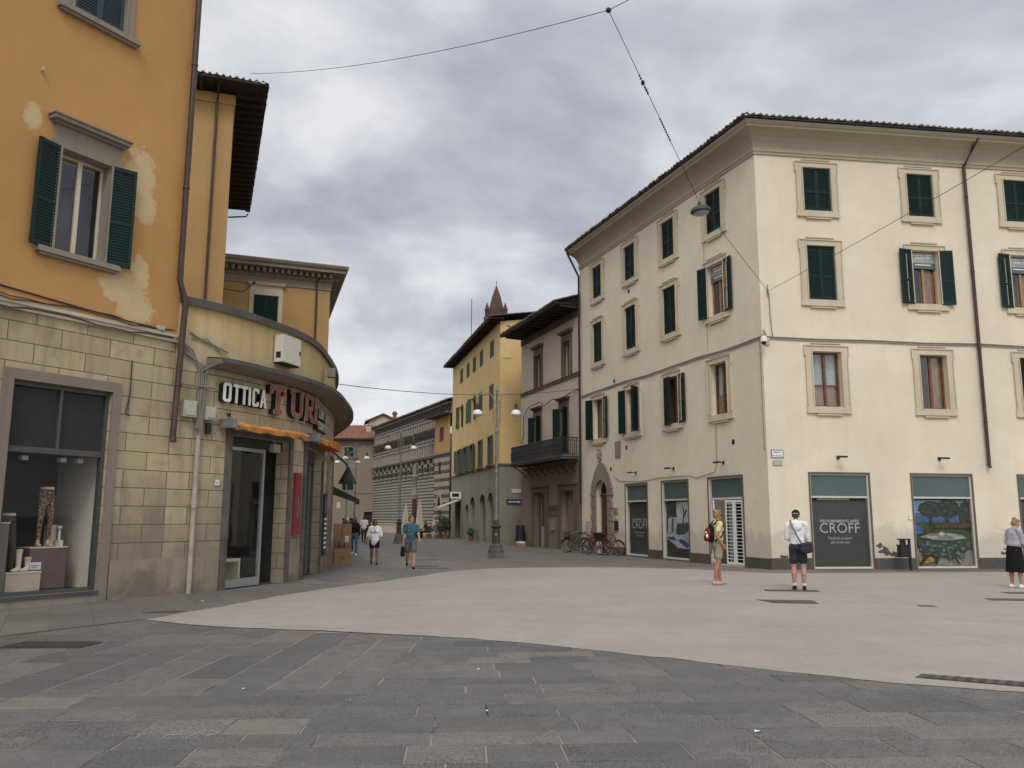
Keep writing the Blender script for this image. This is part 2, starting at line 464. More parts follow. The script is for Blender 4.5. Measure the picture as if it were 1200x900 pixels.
M['print_white'] = plain('pale printed letters', (0.52, 0.52, 0.50), 0.7, var=0.03)
M['cardboard'] = plain('brown cardboard', (0.33, 0.205, 0.115), 0.85, var=0.15, scale=4)
M['card_dark'] = plain('inner cardboard', (0.19, 0.115, 0.065), 0.9, var=0.2, scale=4)
M['rubber'] = plain('tyre rubber', (0.02, 0.02, 0.02), 0.8, var=0.2)
M['chrome'] = plain('dull chrome', (0.28, 0.28, 0.27), 0.35, 0.8, var=0.1)
M['red_paint'] = plain('worn red bicycle paint', (0.12, 0.02, 0.017), 0.4, var=0.25)
M['iron_cover'] = plain('worn iron cover', (0.08, 0.073, 0.067), 0.7, 0.1, var=0.35, scale=9, bump=0.6)
M['umbrella'] = plain('beige umbrella cloth', (0.52, 0.46, 0.36), 0.9, var=0.15, scale=5)
M['brown_cloth'] = plain('dark brown cover', (0.075, 0.042, 0.03), 0.85, var=0.25)
M['green_cloth'] = plain('dark green awning cloth', (0.025, 0.035, 0.027), 0.85, var=0.25)
M['leaf'] = plain('dark glossy leaves', (0.030, 0.055, 0.018), 0.55, var=0.5, scale=8)
M['leaf2'] = plain('light leaves', (0.07, 0.115, 0.035), 0.55, var=0.4, scale=8)
M['pot'] = plain('terracotta pot', (0.22, 0.10, 0.06), 0.85, var=0.2)
M['chalk'] = plain('chalk', (0.42, 0.42, 0.41), 0.95, var=0.2, scale=25)
M['paper'] = plain('white paper', (0.72, 0.71, 0.68), 0.8, var=0.05)
M['blue_sign'] = plain('blue road sign', (0.025, 0.05, 0.16), 0.4, var=0.05)
# ------------------------------------------------------------------ people
def skin_mat(name, col):
    t = NT(name); ob = t.mapping('Object')
    c = t.mix(t.noise(ob, 9, 4), sh(col, 0.85), sh(col, 1.12))
    t.b.inputs['Subsurface Weight'].default_value = 0.05
    return t.fin(c, 0.55, None, 0.35)
def cloth(name, col, var=0.12):
    t = NT(name); ob = t.mapping('Object')
    c = t.mix(t.ramp(t.noise(ob, 5, 5), [(0.3, 0.0), (0.7, 1.0)]), sh(col, 1 - var), sh(col, 1 + var))
    n = t.bump(t.noise(ob, 11, 3, 0.5, 0.8), 0.5, 0.02)
    return t.fin(c, 0.9, n, 0.15)
SK_FAIR = skin_mat('fair skin', (0.47, 0.25, 0.17)); SK_TAN = skin_mat('tanned skin', (0.38, 0.185, 0.11)); SK_BROWN = skin_mat('brown skin', (0.23, 0.115, 0.07))
SK_DARK = skin_mat('dark skin', (0.10, 0.05, 0.032))
M['eye'] = plain('dark eye', (0.02, 0.015, 0.012), 0.2, var=0.05, bump=0)
M['lip'] = plain('lips', (0.30, 0.10, 0.085), 0.5, var=0.05, bump=0)
HAIR = {k: plain(k + ' hair', c, 0.6, var=0.35, scale=25, bump=0.5) for k, c in (('blond', (0.27, 0.165, 0.08)), ('brown', (0.05, 0.028, 0.017)), ('black', (0.014, 0.011, 0.010)), ('white', (0.55, 0.54, 0.52)), ('auburn', (0.12, 0.055, 0.03)))}

def voxel(mb, vs, smooth=4, wrinkle=0.0):
    """fuses the overlapping volumes in mb into one continuous skin"""
    me = bpy.data.meshes.new('form'); me.from_pydata([tuple(p) for p in mb.v], [], mb.f)
    bm = bmesh.new(); bm.from_mesh(me); bmesh.ops.recalc_face_normals(bm, faces=bm.faces); bm.to_mesh(me); bm.free()
    ob = bpy.data.objects.new('form', me); COL.objects.link(ob)
    m = ob.modifiers.new('r', 'REMESH'); m.mode = 'VOXEL'; m.voxel_size = vs
    s = ob.modifiers.new('s', 'SMOOTH'); s.factor = 0.5; s.iterations = smooth
    dg = bpy.context.evaluated_depsgraph_get(); dg.update()
    r = bpy.data.meshes.new_from_object(ob.evaluated_get(dg))
    bpy.data.objects.remove(ob); bpy.data.meshes.remove(me)
    if wrinkle:
        r.update()
        ns = [v.normal.copy() for v in r.vertices]
        for v, n in zip(r.vertices, ns):
            q = v.co
            v.co = q + n * wrinkle * (mnoise.noise(Vector((q.x * 9, q.y * 9, q.z * 6))) + 0.5 * mnoise.noise(Vector((q.x * 21, q.y * 21, q.z * 12))))
    for p in r.polygons: p.use_smooth = True
    return r
def link_mesh(name, me, mat, parent):
    me.name = name; me.materials.clear(); me.materials.append(mat)
    o = bpy.data.objects.new(name, me); COL.objects.link(o); o.parent = parent
    return o

class Person:
    def __init__(s, label, pos, heading, height, skin, hair, female=False, legs=((0, 0), (0, 0)), arms=((4, 7, 12, 0), (4, 7, 12, 0)), lean=0, head=(0, 0), wide=1.0, sit=False, group=None, name='person'):
        s.k = height / 1.75; s.h = R(heading); s.pos = Vector((pos[0], pos[1], pos[2] if len(pos) > 2 else (0.014 if pos[1] < 26 else 0))); s.wide = wide
        s.t = thing(name, label, 'person', s.pos, group)
        s.t.rotation_euler = (0, 0, -s.h); s.t.scale = (s.k, s.k, s.k)
        s.female = female
        hx = 0.095 if not female else 0.098
        J = {}
        ank = []
        for sd, (p, kn) in zip((-1, 1), legs):
            p_, q_ = R(p), R(p - kn)
            hip = Vector((sd * hx, 0, 0)); knee = hip + Vector((sd * 0.012, math.sin(p_), -math.cos(p_))) * 0.43
            an = knee + Vector((0, math.sin(q_), -math.cos(q_))) * 0.41
            J[sd] = [hip, knee, an]; ank.append(an.z)
        z0 = 0.095 - min(ank)
        if sit: z0 = sit
        for sd in (-1, 1): J[sd] = [q + Vector((0, 0, z0)) for q in J[sd]]
        s.pel = Vector((0, 0, z0)); s.J = J
        L = Matrix.Rotation(-R(lean), 3, 'X'); s.L = L
        s.up = lambda x, y, z: s.pel + L @ Vector((x, y, z - 0.93))
        sw = 0.185 if not female else 0.163
        sw *= 0.5 + 0.5 * wide
        A = {}
        for sd, (p, ab, el, inn) in zip((-1, 1), arms):
            sh_ = s.up(sd * sw, -0.01, 1.412)
            a_, b_ = R(p), R(ab)
            ud = Vector((sd * math.sin(b_), math.sin(a_) * math.cos(b_), -math.cos(a_) * math.cos(b_)))
            elb = sh_ + ud * 0.285
            e_ = R(p + el); i_ = R(ab - inn)
            fd = Vector((sd * math.sin(i_), math.sin(e_) * math.cos(i_), -math.cos(e_) * math.cos(i_)))
            wr = elb + fd * 0.25
            A[sd] = [sh_, elb, wr, fd]
        s.A = A
        s.headrot = Matrix.Rotation(-R(head[0]), 3, 'Z') @ Matrix.Rotation(-R(lean + head[1]), 3, 'X')
        s.nb = s.up(0, -0.015, 1.47); s.hc = s.nb + (Matrix.Rotation(-R(lean + head[1] * 0.7), 3, 'X') @ Vector((0, 0.022, 0.155)))
        s.H = lambda x, y, z: s.hc + s.headrot @ Vector((x, y, z))
        b = MB()
        w = wide
        # torso
        b.ell(s.up(0, 0.0, 1.27), (0.152 * w if not female else 0.138 * w, 0.105 * w, 0.215), L)
        b.ell(s.up(0, 0.005 * w, 1.07), (0.142 * w if not female else 0.128 * w, 0.100 * w, 0.18), L)
        b.ell(s.pel + Vector((0, -0.012, 0.0)), (0.160 * w if not female else 0.168 * w, 0.115 * w, 0.125))
        b.cap(s.up(-0.06, -0.01, 1.425), A[-1][0], 0.058, 0.052); b.cap(s.up(0.06, -0.01, 1.425), A[1][0], 0.058, 0.052)
        b.cap(s.up(0, -0.015, 1.40), s.nb + (s.hc - s.nb) * 0.6, 0.062, 0.052)
        if female:
            for sd in (-1, 1): b.ell(s.up(sd * 0.068, 0.082 * w, 1.29), (0.066, 0.062, 0.07), L)
        for sd in (-1, 1):
            hip, kn, an = J[sd]
            b.cap(hip, kn, 0.090 * (0.6 + 0.4 * w), 0.057); b.cap(kn, kn + (an - kn) * 0.40 + Vector((0, -0.018, 0)), 0.054, 0.060); b.cap(kn + (an - kn) * 0.34 + Vector((0, -0.018, 0)), an, 0.060, 0.037)
            b.cap(an + Vector((0, -0.03, -0.04)), an + Vector((sd * 0.012, 0.12, -0.065)), 0.035, 0.026)
            sh_, el, wr, fd = A[sd]
            b.cap(sh_, el, 0.050 * (0.6 + 0.4 * w), 0.037); b.cap(el, wr, 0.038, 0.025)
            s.hand(b, sd)
        # head: skull, jaw, nose, chin, ears
        hr = s.headrot
        b.ell(s.H(0, -0.008, 0.025), (0.073, 0.092, 0.098), hr, 16, 12)
        b.ell(s.H(0, 0.022, -0.045), (0.054, 0.064, 0.068), hr, 14, 10)
        b.cap(s.H(0, 0.083, 0.02), s.H(0, 0.104, -0.022), 0.010, 0.015, 8)
        b.ell(s.H(0, 0.076, -0.092), (0.022, 0.018, 0.018), hr, 8, 6)
        b.ell(s.H(0, 0.082, -0.058), (0.024, 0.012, 0.010), hr, 8, 6)
        for sd in (-1, 1):
            b.ell(s.H(sd * 0.074, -0.008, -0.008), (0.011, 0.020, 0.031), hr, 8, 6)
            b.ell(s.H(sd * 0.032, 0.072, 0.030), (0.022, 0.014, 0.008), hr, 8, 6)
        s.body = link_mesh('body', voxel(b, 0.0085, 2), skin, s.t)
        e = MB()
        for sd in (-1, 1): e.ell(s.H(sd * 0.031, 0.081, 0.012), (0.014, 0.008, 0.008), hr, 8, 6)
        s.part('eyes', e, M['eye'])
        e = MB(); e.ell(s.H(0, 0.0905, -0.058), (0.022, 0.007, 0.0075), hr, 8, 6)
        s.part('mouth', e, M['lip'])
        s.hairmat = HAIR[hair]
    def hand(s, b, sd):
        sh_, el, wr, fd = s.A[sd]
        side = Vector((0, 1, 0)) - fd * fd.y
        side = side.normalized() if side.length > 0.2 else Vector((0, 0, 1))
        pn = fd.cross(side).normalized()
        inw = pn if (pn.x * -sd) > 0 else -pn
        b.cap(wr, wr + fd * 0.08, 0.026, 0.030, 10, 1.0)
        for i, ln in enumerate((0.070, 0.080, 0.074, 0.058)):
            o = wr + fd * 0.088 + side * (0.027 - i * 0.018)
            m = o + (fd * 0.9 + inw * 0.25).normalized() * ln * 0.55
            b.cap(o, m, 0.0105, 0.0095, 6); b.cap(m, m + (fd * 0.6 + inw * 0.7).normalized() * ln * 0.5, 0.0095, 0.008, 6)
        o = wr + fd * 0.03 + side * 0.026; m = o + (fd * 0.6 + side * 0.7 + inw * 0.3).normalized() * 0.045
        b.cap(o, m, 0.012, 0.011, 6); b.cap(m, m + (fd * 0.85 + inw * 0.45).normalized() * 0.035, 0.011, 0.009, 6)
    def part(s, name, mb, mat, smooth=True):
        me = bpy.data.meshes.new(name); me.from_pydata([tuple(p) for p in mb.v], [], mb.f)
        bm = bmesh.new(); bm.from_mesh(me); bmesh.ops.recalc_face_normals(bm, faces=bm.faces); bm.to_mesh(me); bm.free()
        if smooth:
            for p in me.polygons: p.use_smooth = True
        return link_mesh(name, me, mat, s.t)
    def shirt(s, mat, sleeve=0.6, hem=0.90, loose=1.0, name='shirt'):
        b = MB(); w = s.wide * loose; L = s.L
        b.ell(s.up(0, 0.0, 1.27), ((0.166 if not s.female else 0.150) * w, 0.118 * w, 0.225), L)
        b.cap(s.up(0, 0.008, 1.16), s.up(0, 0.0, hem + 0.10), 0.150 * w, 0.156 * w, 16, 0.76)
        if s.female:
            for sd in (-1, 1): b.ell(s.up(sd * 0.068, 0.090 * w, 1.285), (0.072, 0.064, 0.078), L)
        b.cap(s.up(-0.07, -0.012, 1.435), s.A[-1][0], 0.074, 0.068); b.cap(s.up(0.07, -0.012, 1.435), s.A[1][0], 0.074, 0.068)
        b.cap(s.up(0, -0.018, 1.40), s.up(0, -0.012, 1.475), 0.088, 0.064)
        for sd in (-1, 1):
            sh_, el, wr, fd = s.A[sd]
            b.cap(sh_, sh_ + (el - sh_) * min(sleeve, 1), 0.066 * (0.6 + 0.4 * w), 0.058 * (0.6 + 0.4 * w))
            if sleeve > 1: b.cap(el, el + (wr - el) * (sleeve - 1), 0.052 * loose, 0.044 * loose)
        return link_mesh(name, voxel(b, 0.012, 3, 0.015), mat, s.t)
    def bottoms(s, mat, ln=0.9, flare=1.0, name='shorts'):
        """ln: 0..1 thigh, 1..2 down the shin"""
        b = MB(); w = s.wide
        b.ell(s.pel + Vector((0, -0.012, 0.0)), ((0.172 if not s.female else 0.178) * w, 0.127 * w, 0.125))
        b.cap(s.pel + Vector((0, -0.002, 0.04)), s.pel + Vector((0, 0, 0.10)), 0.15 * w, 0.146 * w, 16, 0.74)
        for sd in (-1, 1):
            hip, kn, an = s.J[sd]; tw = 0.6 + 0.4 * w
            b.cap(hip, hip + (kn - hip) * min(ln, 1), 0.098 * tw, (0.066 + (1 - min(ln, 1)) * 0.03) * flare * tw if ln >= 0.95 else 0.086 * flare * tw)
            if ln > 1:
                b.cap(kn, kn + (an - kn) * (ln - 1) * 0.55, 0.064 * flare, 0.062 * flare); b.cap(kn + (an - kn) * (ln - 1) * 0.5, kn + (an - kn) * (ln - 1), 0.062 * flare, 0.046 * flare)
        return link_mesh(name, voxel(b, 0.012, 3, 0.005), mat, s.t)
    def skirt(s, mat, z_top=1.02, z_bot=0.4, r0=0.15, r1=0.22):
        b = MB(); n = 6
        b.lathe((0, 0, 0), [(r0 + (r1 - r0) * (i / n) ** 0.7, z_top + (z_bot - z_top) * i / n) for i in range(n + 1)], 24, s.wide, 0.8 * s.wide)
        return link_mesh('skirt', voxel(b, 0.014, 3, 0.012), mat, s.t)
    def shoes(s, mat, high=0.0, sock=None):
        for sd in (-1, 1):
            an = s.J[sd][2]; b = MB()
            z = an.z
            b.cap(an + Vector((0, -0.045, -0.055)), an + Vector((sd * 0.012, 0.125, -0.062)), 0.044, 0.036, 12)
            b.cap(an + Vector((0, -0.03, -0.03)), an + Vector((sd * 0.006, 0.05, -0.045)), 0.042, 0.036, 12)
            if high: b.cap(an + Vector((0, -0.01, -0.03)), an + Vector((0, -0.005, high)), 0.042, 0.042, 12)
            o = link_mesh('shoe', voxel(b, 0.009, 2), mat, s.t)
            zb = an.z - 0.093
            for v in o.data.vertices: v.co.z = max(v.co.z, zb)
            if sock:
                b = MB(); kn = s.J[sd][1]; d = (kn - an).normalized()
                b.cap(an + d * -0.01, an + d * sock[1], 0.043, 0.047, 12)
                link_mesh('sock', voxel(b, 0.009, 2), sock[0], s.t)
    def hair(s, kind='short'):
        b = MB(); hr = s.headrot
        b.ell(s.H(0, -0.022, 0.042), (0.082, 0.094, 0.094), hr, 16, 12)
        b.ell(s.H(0, -0.052, -0.005), (0.076, 0.062, 0.085), hr, 14, 10)
        if kind == 'bun':
            b.ell(s.H(0, -0.075, 0.095), (0.055, 0.055, 0.048), hr); b.ell(s.H(0, 0.035, 0.105), (0.062, 0.05, 0.028), hr)
        if kind == 'bob':
            for sd in (-1, 1): b.ell(s.H(sd * 0.072, -0.02, -0.03), (0.028, 0.055, 0.085), hr)
            b.ell(s.H(0, -0.06, -0.05), (0.075, 0.045, 0.085), hr)
        if kind == 'long':
            for sd in (-1, 1): b.ell(s.H(sd * 0.070, -0.025, -0.06), (0.030, 0.05, 0.13), hr)
            b.ell(s.H(0, -0.075, -0.10), (0.085, 0.04, 0.17), hr)
        me = voxel(b, 0.010, 2, 0.006)
        # open the face: push hair vertices in front of the hairline back inside the skull
        inv = hr.inverted()
        for v in me.vertices:
            q = inv @ (v.co - s.hc)
            if q.y > 0.045 and q.z < 0.075: q.y = 0.035 - (0.075 - q.z) * 0.25; q.x *= 0.8; v.co = s.hc + hr @ q
        return link_mesh('hair', me, s.hairmat, s.t)
    def world(s, q):
        return Vector(s.pos) + Matrix.Rotation(-s.h, 3, 'Z') @ (Vector(q) * s.k)

def bag(name, label, cat, P, mb_fn, mat, parts=()):
    """something worn or carried, modelled in the wearer's space but a thing of its own"""
    t = thing(name, label, cat, P.pos)
    t.rotation_euler = (0, 0, -P.h); t.scale = (P.k,) * 3
    for nm, fn, m in [(name + '_body', mb_fn, mat)] + list(parts):
        b = MB(); fn(b)
        me = voxel(b, 0.011, 2) if nm.endswith('_body') else None
        if me: link_mesh('body' if nm.endswith('_body') else nm, me, m, t)
        else:
            me = bpy.data.meshes.new(nm); me.from_pydata([tuple(p) for p in b.v], [], b.f)
            for p in me.polygons: p.use_smooth = True
            link_mesh(nm, me, m, t)
    return t

def make_people():
    c_yel = cloth('pale yellow top', (0.62, 0.56, 0.27)); c_bei = cloth('beige shorts cloth', (0.30, 0.265, 0.20)); c_whi = cloth('white cotton', (0.74, 0.73, 0.72), 0.05)
    c_nav = cloth('dark grey blue shorts cloth', (0.035, 0.038, 0.046)); c_teal = cloth('teal polo cloth', (0.045, 0.115, 0.145)); c_gry = cloth('grey shorts cloth', (0.115, 0.115, 0.105))
    c_blk = cloth('black cloth', (0.012, 0.012, 0.013)); c_jean = cloth('blue denim', (0.055, 0.11, 0.21), 0.3); c_lil = cloth('grey lilac knit', (0.36, 0.34, 0.37)); c_olv = cloth('dark olive trousers cloth', (0.03, 0.03, 0.024))
    c_sho = cloth('pale pink shoes', (0.46, 0.30, 0.25)); c_brn = cloth('dark brown leather', (0.035, 0.018, 0.014)); c_red = cloth('red nylon', (0.20, 0.018, 0.025)); c_strap = cloth('grey blue strap', (0.17, 0.17, 0.23))
    # woman with the backpack, seen in profile facing right
    p = Person('woman in yellow top and beige shorts standing near the gated shop door', (5.23, 21.52), 80, 1.86, SK_TAN, 'blond', True, ((7, 4), (-8, 2)), ((-28, 12, 60, 8), (-26, 12, 58, 8)), 1, (6, 2), 1.04)
    p.shirt(c_yel, 0.55, 0.96); p.bottoms(c_bei, 0.64, 1.12); p.shoes(c_sho); p.hair('bun')
    g = MB()
    for sd in (-1, 1): g.ell(p.H(sd * 0.036, 0.086, 0.014), (0.03, 0.012, 0.022), p.headrot); g.tube([p.H(sd * 0.064, 0.08, 0.016), p.H(sd * 0.08, 0.0, 0.012)], 0.005, 6)
    p.part('sunglasses', g, M['eye'])
    def pack(b):
        b.cap((0, -0.18, 1.10), (0, -0.17, 1.32), 0.125, 0.10, 14, 0.65)
    def straps(b):
        for sd in (-1, 1):
            b.tube([(sd * 0.09, -0.14, 1.40), (sd * 0.105, -0.03, 1.505), (sd * 0.115, 0.10, 1.42), (sd * 0.125, 0.125, 1.28), (sd * 0.165, 0.03, 1.13), (sd * 0.12, -0.12, 1.02)], 0.018, 8)
        b.tube([(0.1, -0.2, 1.0), (0.1, -0.2, 0.72)], 0.012, 6)
    def panel(b):
        b.ell((0, -0.245, 1.20), (0.105, 0.075, 0.14)); b.ell((0, -0.275, 1.09), (0.095, 0.07, 0.085))
    def trim(b):
        b.ell((0.05, -0.315, 1.22), (0.05, 0.025, 0.02)); b.ell((0.085, -0.30, 1.14), (0.015, 0.03, 0.05))
    bag('backpack', 'red and black backpack on the back of the woman in yellow', 'backpack', p, pack, c_blk, (('strap', straps, c_blk), ('front_pocket', panel, c_red), ('trim', trim, M['white'])))
    # man with cap, seen from behind, looking at his phone
    p = Person('man in white hoodie and dark shorts seen from behind looking down at his phone', (6.77, 20.1), 14, 1.86, SK_FAIR, 'brown', False, ((2, 3), (0, 2)), ((10, 7, 66, 20), (14, 8, 78, 14)), 3, (8, 26), 1.0)
    p.shirt(c_whi, 1.75, 0.90, 1.04, 'hoodie'); p.bottoms(c_nav, 0.70, 1.12); p.shoes(c_brn, 0, (c_whi, 0.15)); p.hair('short')
    b = MB(); b.cap(p.up(-0.10, -0.085, 1.445), p.up(0.10, -0.085, 1.445), 0.055, 0.055); b.ell(p.up(0, -0.12, 1.37), (0.11, 0.045, 0.10), p.L)
    link_mesh('hood', voxel(b, 0.011, 3, 0.006), c_whi, p.t)
    b = MB(); b.ell(p.H(0, -0.016, 0.052), (0.091, 0.106, 0.088), p.headrot, 16, 10); b.cap(p.H(-0.03, 0.09, 0.045), p.H(0.03, 0.09, 0.045), 0.035, 0.035); b.cap(p.H(0, 0.08, 0.045), p.H(0, 0.14, 0.035), 0.05, 0.04, 12, 0.3)
    link_mesh('cap', voxel(b, 0.010, 2), c_blk, p.t)
    b = MB(); b.tube([p.H(x, -0.118 + 0.05 * abs(x) * 12 * abs(x), 0.0) for x in (-0.06, -0.03, 0, 0.03, 0.06)], 0.011, 6)
    p.part('cap_strap', b, c_lil)
    def sling(b): b.cap((0.12, -0.20, 0.88), (0.23, -0.175, 0.90), 0.095, 0.095, 14, 0.5); b.cap((0.08, -0.20, 0.98), (0.26, -0.17, 1.0), 0.05, 0.05)
    def sl_strap(b): b.tube([(0.06, -0.21, 1.03), (-0.03, -0.20, 1.2), (-0.10, -0.165, 1.36), (-0.13, -0.06, 1.51), (-0.12, 0.06, 1.49), (0.0, 0.16, 1.25), (0.2, 0.08, 1.05), (0.27, -0.15, 1.03)], 0.02, 8)
    bag('crossbody_bag', 'dark grey crossbody bag hanging at the right hip of the man in the white hoodie', 'bag', p, sling, c_nav, (('strap', sl_strap, c_strap),))
    def phone(b):
        a = p.A[1][2] + p.A[1][3] * 0.10 + Vector((-0.03, 0.02, 0.03)); b.cap(a, a + Vector((-0.01, 0.03, 0.11)), 0.03, 0.03, 10, 0.3)
    bag('phone', 'pale mobile phone held in front of the man in the white hoodie', 'phone', p, phone, M['white'])
    # woman at the right edge
    p = Person('fair haired woman in grey cardigan and black dress at the right edge', (12.33, 20.85), 78, 1.68, SK_FAIR, 'blond', True, ((-2, 2), (6, 6)), ((-6, 8, 74, 22), (8, 8, 70, 24)), 6, (4, 20), 1.2)
    p.shirt(c_lil, 1.85, 0.98, 1.08, 'cardigan'); p.skirt(c_blk, 1.06, 0.40, 0.15, 0.215); p.hair('bun'); p.shoes(c_whi)
    b = MB(); b.ell(p.up(0, 0.10, 1.2), (0.12, 0.075, 0.24), p.L); link_mesh('dress_front', voxel(b, 0.012, 2), c_blk, p.t)
    def hb(b): b.cap((0.02, 0.30, 1.08), (0.08, 0.33, 1.08), 0.07, 0.06); b.ell((0.03, 0.33, 1.17), (0.05, 0.05, 0.05))
    bag('handbag', 'small black and white handbag held open by the woman at the right edge', 'bag', p, hb, M['box_white'])
    # couple walking towards the camera
    p = Person('man in teal polo shirt and grey shorts walking towards the piazza with his head turned', (-3.27, 27.6), 172, 1.73, SK_FAIR, 'auburn', False, ((16, 8), (-14, 26)), ((20, 9, 26, 0), (-6, 6, 6, 0)), 2, (-42, 2), 1.04)
    p.shirt(c_teal, 0.72, 0.90, 1.0, 'polo_shirt'); p.bottoms(c_gry, 0.78, 1.12); p.shoes(c_blk); p.hair('short')
    def hbag(b):
        a = p.A[1][2] + p.A[1][3] * 0.13; b.cap(a + Vector((0, 0.03, -0.05)), a + Vector((0, 0.05, -0.26)), 0.06, 0.085, 12, 0.55)
    bag('hand_bag', 'slim black bag hanging from the hand of the man in teal', 'bag', p, hbag, c_blk)
    p = Person('dark haired woman in loose white blouse and black shorts beside the man in teal', (-4.83, 29.96), 170, 1.58, SK_BROWN, 'black', True, ((10, 6), (-8, 18)), ((6, 16, 20, 4), (-4, 14, 22, 2)), 1, (-20, 2), 1.18)
    p.shirt(c_whi, 1.15, 0.80, 1.03, 'blouse'); p.bottoms(c_blk, 0.52, 1.1); p.shoes(c_blk); p.hair('bob')
    b = MB(); b.tube([p.up(-0.05, 0.09, 1.45), p.up(-0.03, 0.135, 1.36), p.up(0, 0.165, 1.28), p.up(0.03, 0.135, 1.36), p.up(0.05, 0.09, 1.45)], 0.009, 6); b.ell(p.up(0, 0.175, 1.26), (0.02, 0.015, 0.03))
    p.part('necklace', b, M['eye'])
    p = Person('young woman in black top and blue jeans walking past the cardboard boxes', (-6.85, 37.0), 172, 1.66, SK_BROWN, 'black', True, ((12, 4), (-14, 20)), ((8, 8, 12, 0), (-6, 10, 20, 0)), 1, (12, 4), 1.0)
    p.shirt(c_blk, 1.8, 1.0, 1.05, 'top'); p.bottoms(c_jean, 1.93, 1.0, 'jeans'); p.shoes(c_whi, 0.02); p.hair('long')
    p = Person('man in white short sleeved shirt and dark trousers far down the street', (-9.58, 55.0), 174, 1.72, SK_DARK, 'black', False, ((8, 4), (-8, 12)), ((4, 9, 14, 0), (-4, 9, 14, 0)), 1, (0, 6), 1.1)
    p.shirt(c_whi, 0.8, 0.86, 1.06); p.bottoms(c_olv, 1.95, 1.05, 'trousers'); p.shoes(c_brn); p.hair('short')
    p = Person('white haired person half hidden behind the young woman in black', (-7.68, 39.6), 172, 1.62, SK_FAIR, 'white', True, ((6, 4), (-6, 10)), ((2, 7, 12, 0), (2, 7, 12, 0)), 2, (10, 4), 1.05)
    p.shirt(c_brn, 1.7, 0.9); p.bottoms(c_olv, 1.95, 1.0, 'trousers'); p.shoes(c_blk); p.hair('bob')
    # terrace of the cafe below the striped church
    p = Person('waiter in white top standing at the cafe terrace below the striped church', (-6.2, 69.5), 200, 1.7, SK_TAN, 'brown', False, ((2, 2), (-2, 2)), ((6, 8, 40, 6), (2, 8, 14, 0)), 2, (0, 10), 1.0)
    p.shirt(c_whi, 1.6, 0.88); p.bottoms(c_lil, 1.95, 1.0, 'trousers'); p.shoes(c_blk); p.hair('short')
    for i, (x, y, hd, mt, lb) in enumerate(((-7.75, 68.4, 60, c_blk, 'guest in black seated nearest the brown column at the cafe terrace'), (-6.95, 69.0, -70, c_nav, 'guest in dark blue seated beside the waiter at the cafe terrace'))):
        p = Person(lb, (x, y), hd, 1.7, SK_TAN, ('black', 'brown')[i], i == 0, ((82, 84), (78, 80)), ((30, 8, 40, 8), (26, 8, 46, 8)), 6, (0, 6), 1.0, sit=0.53, group='guests seated at the cafe terrace')
        p.shirt(mt, 0.7, 0.92); p.bottoms(c_olv, 1.9, 1.0, 'trousers'); p.shoes(c_blk); p.hair(('bob', 'short')[i])
make_people()
# ------------------------------------------------------------------ windows, doors, roofs
def shutter_leaf(parent, lf, w, z0, z1, mat, name='shutter', pitch=0.062, midrail=True):
    b = MB(); t = 0.05; s = 0.06
    for a0, a1 in ((0, s), (w - s, w)): b.box(lf, a0, a1, z0, z1, 0, t)
    rails = [(z0, z0 + 0.10), (z1 - 0.08, z1)]
    if midrail: rails.append((z0 + (z1 - z0) * 0.42, z0 + (z1 - z0) * 0.42 + 0.07))
    for c, d in rails: b.box(lf, s, w - s, c, d, 0.001, t - 0.002)
    b.box(lf, s - 0.002, w - s + 0.002, z0 + 0.05, z1 - 0.05, 0.0215, 0.0245)
    n = int((z1 - z0) / pitch)
    for i in range(n):
        z = z0 + 0.11 + i * pitch
        if z > z1 - 0.13 or any(c - 0.03 < z < d for c, d in rails): continue
        p = [lf.P(s, z, t - 0.008), lf.P(w - s, z, t - 0.008), lf.P(w - s, z + 0.042, 0.006), lf.P(s, z + 0.042, 0.006)]
        q = [lf.P(s, z + 0.012, t - 0.006), lf.P(w - s, z + 0.012, t - 0.006), lf.P(w - s, z + 0.054, 0.008), lf.P(s, z + 0.054, 0.008)]
        b.poly(p); b.poly(q); b.poly([p[0], p[1], q[1], q[0]]); b.poly([p[3], p[2], q[2], q[3]])
    return b.build(name, mat, parent)

def casement(b, fr, u0, u1, z0, z1, w, st=0.06, th=0.05, mull=1, rails=()):
    """timber window frame with meeting stiles"""
    b.box(fr, u0, u0 + st, z0, z1, w - th, w); b.box(fr, u1 - st, u1, z0, z1, w - th, w)
    b.box(fr, u0 + st, u1 - st, z0, z0 + st, w - th, w - 0.002); b.box(fr, u0 + st, u1 - st, z1 - st, z1, w - th, w - 0.002)
    for i in range(1, mull + 1):
        c = u0 + (u1 - u0) * i / (mull + 1); b.box(fr, c - st * 0.75, c + st * 0.75, z0 + st, z1 - st, w - th + 0.004, w + 0.012)
    for z in rails: b.box(fr, u0 + st, u1 - st, z - st * 0.4, z + st * 0.4, w - th + 0.006, w - 0.006)

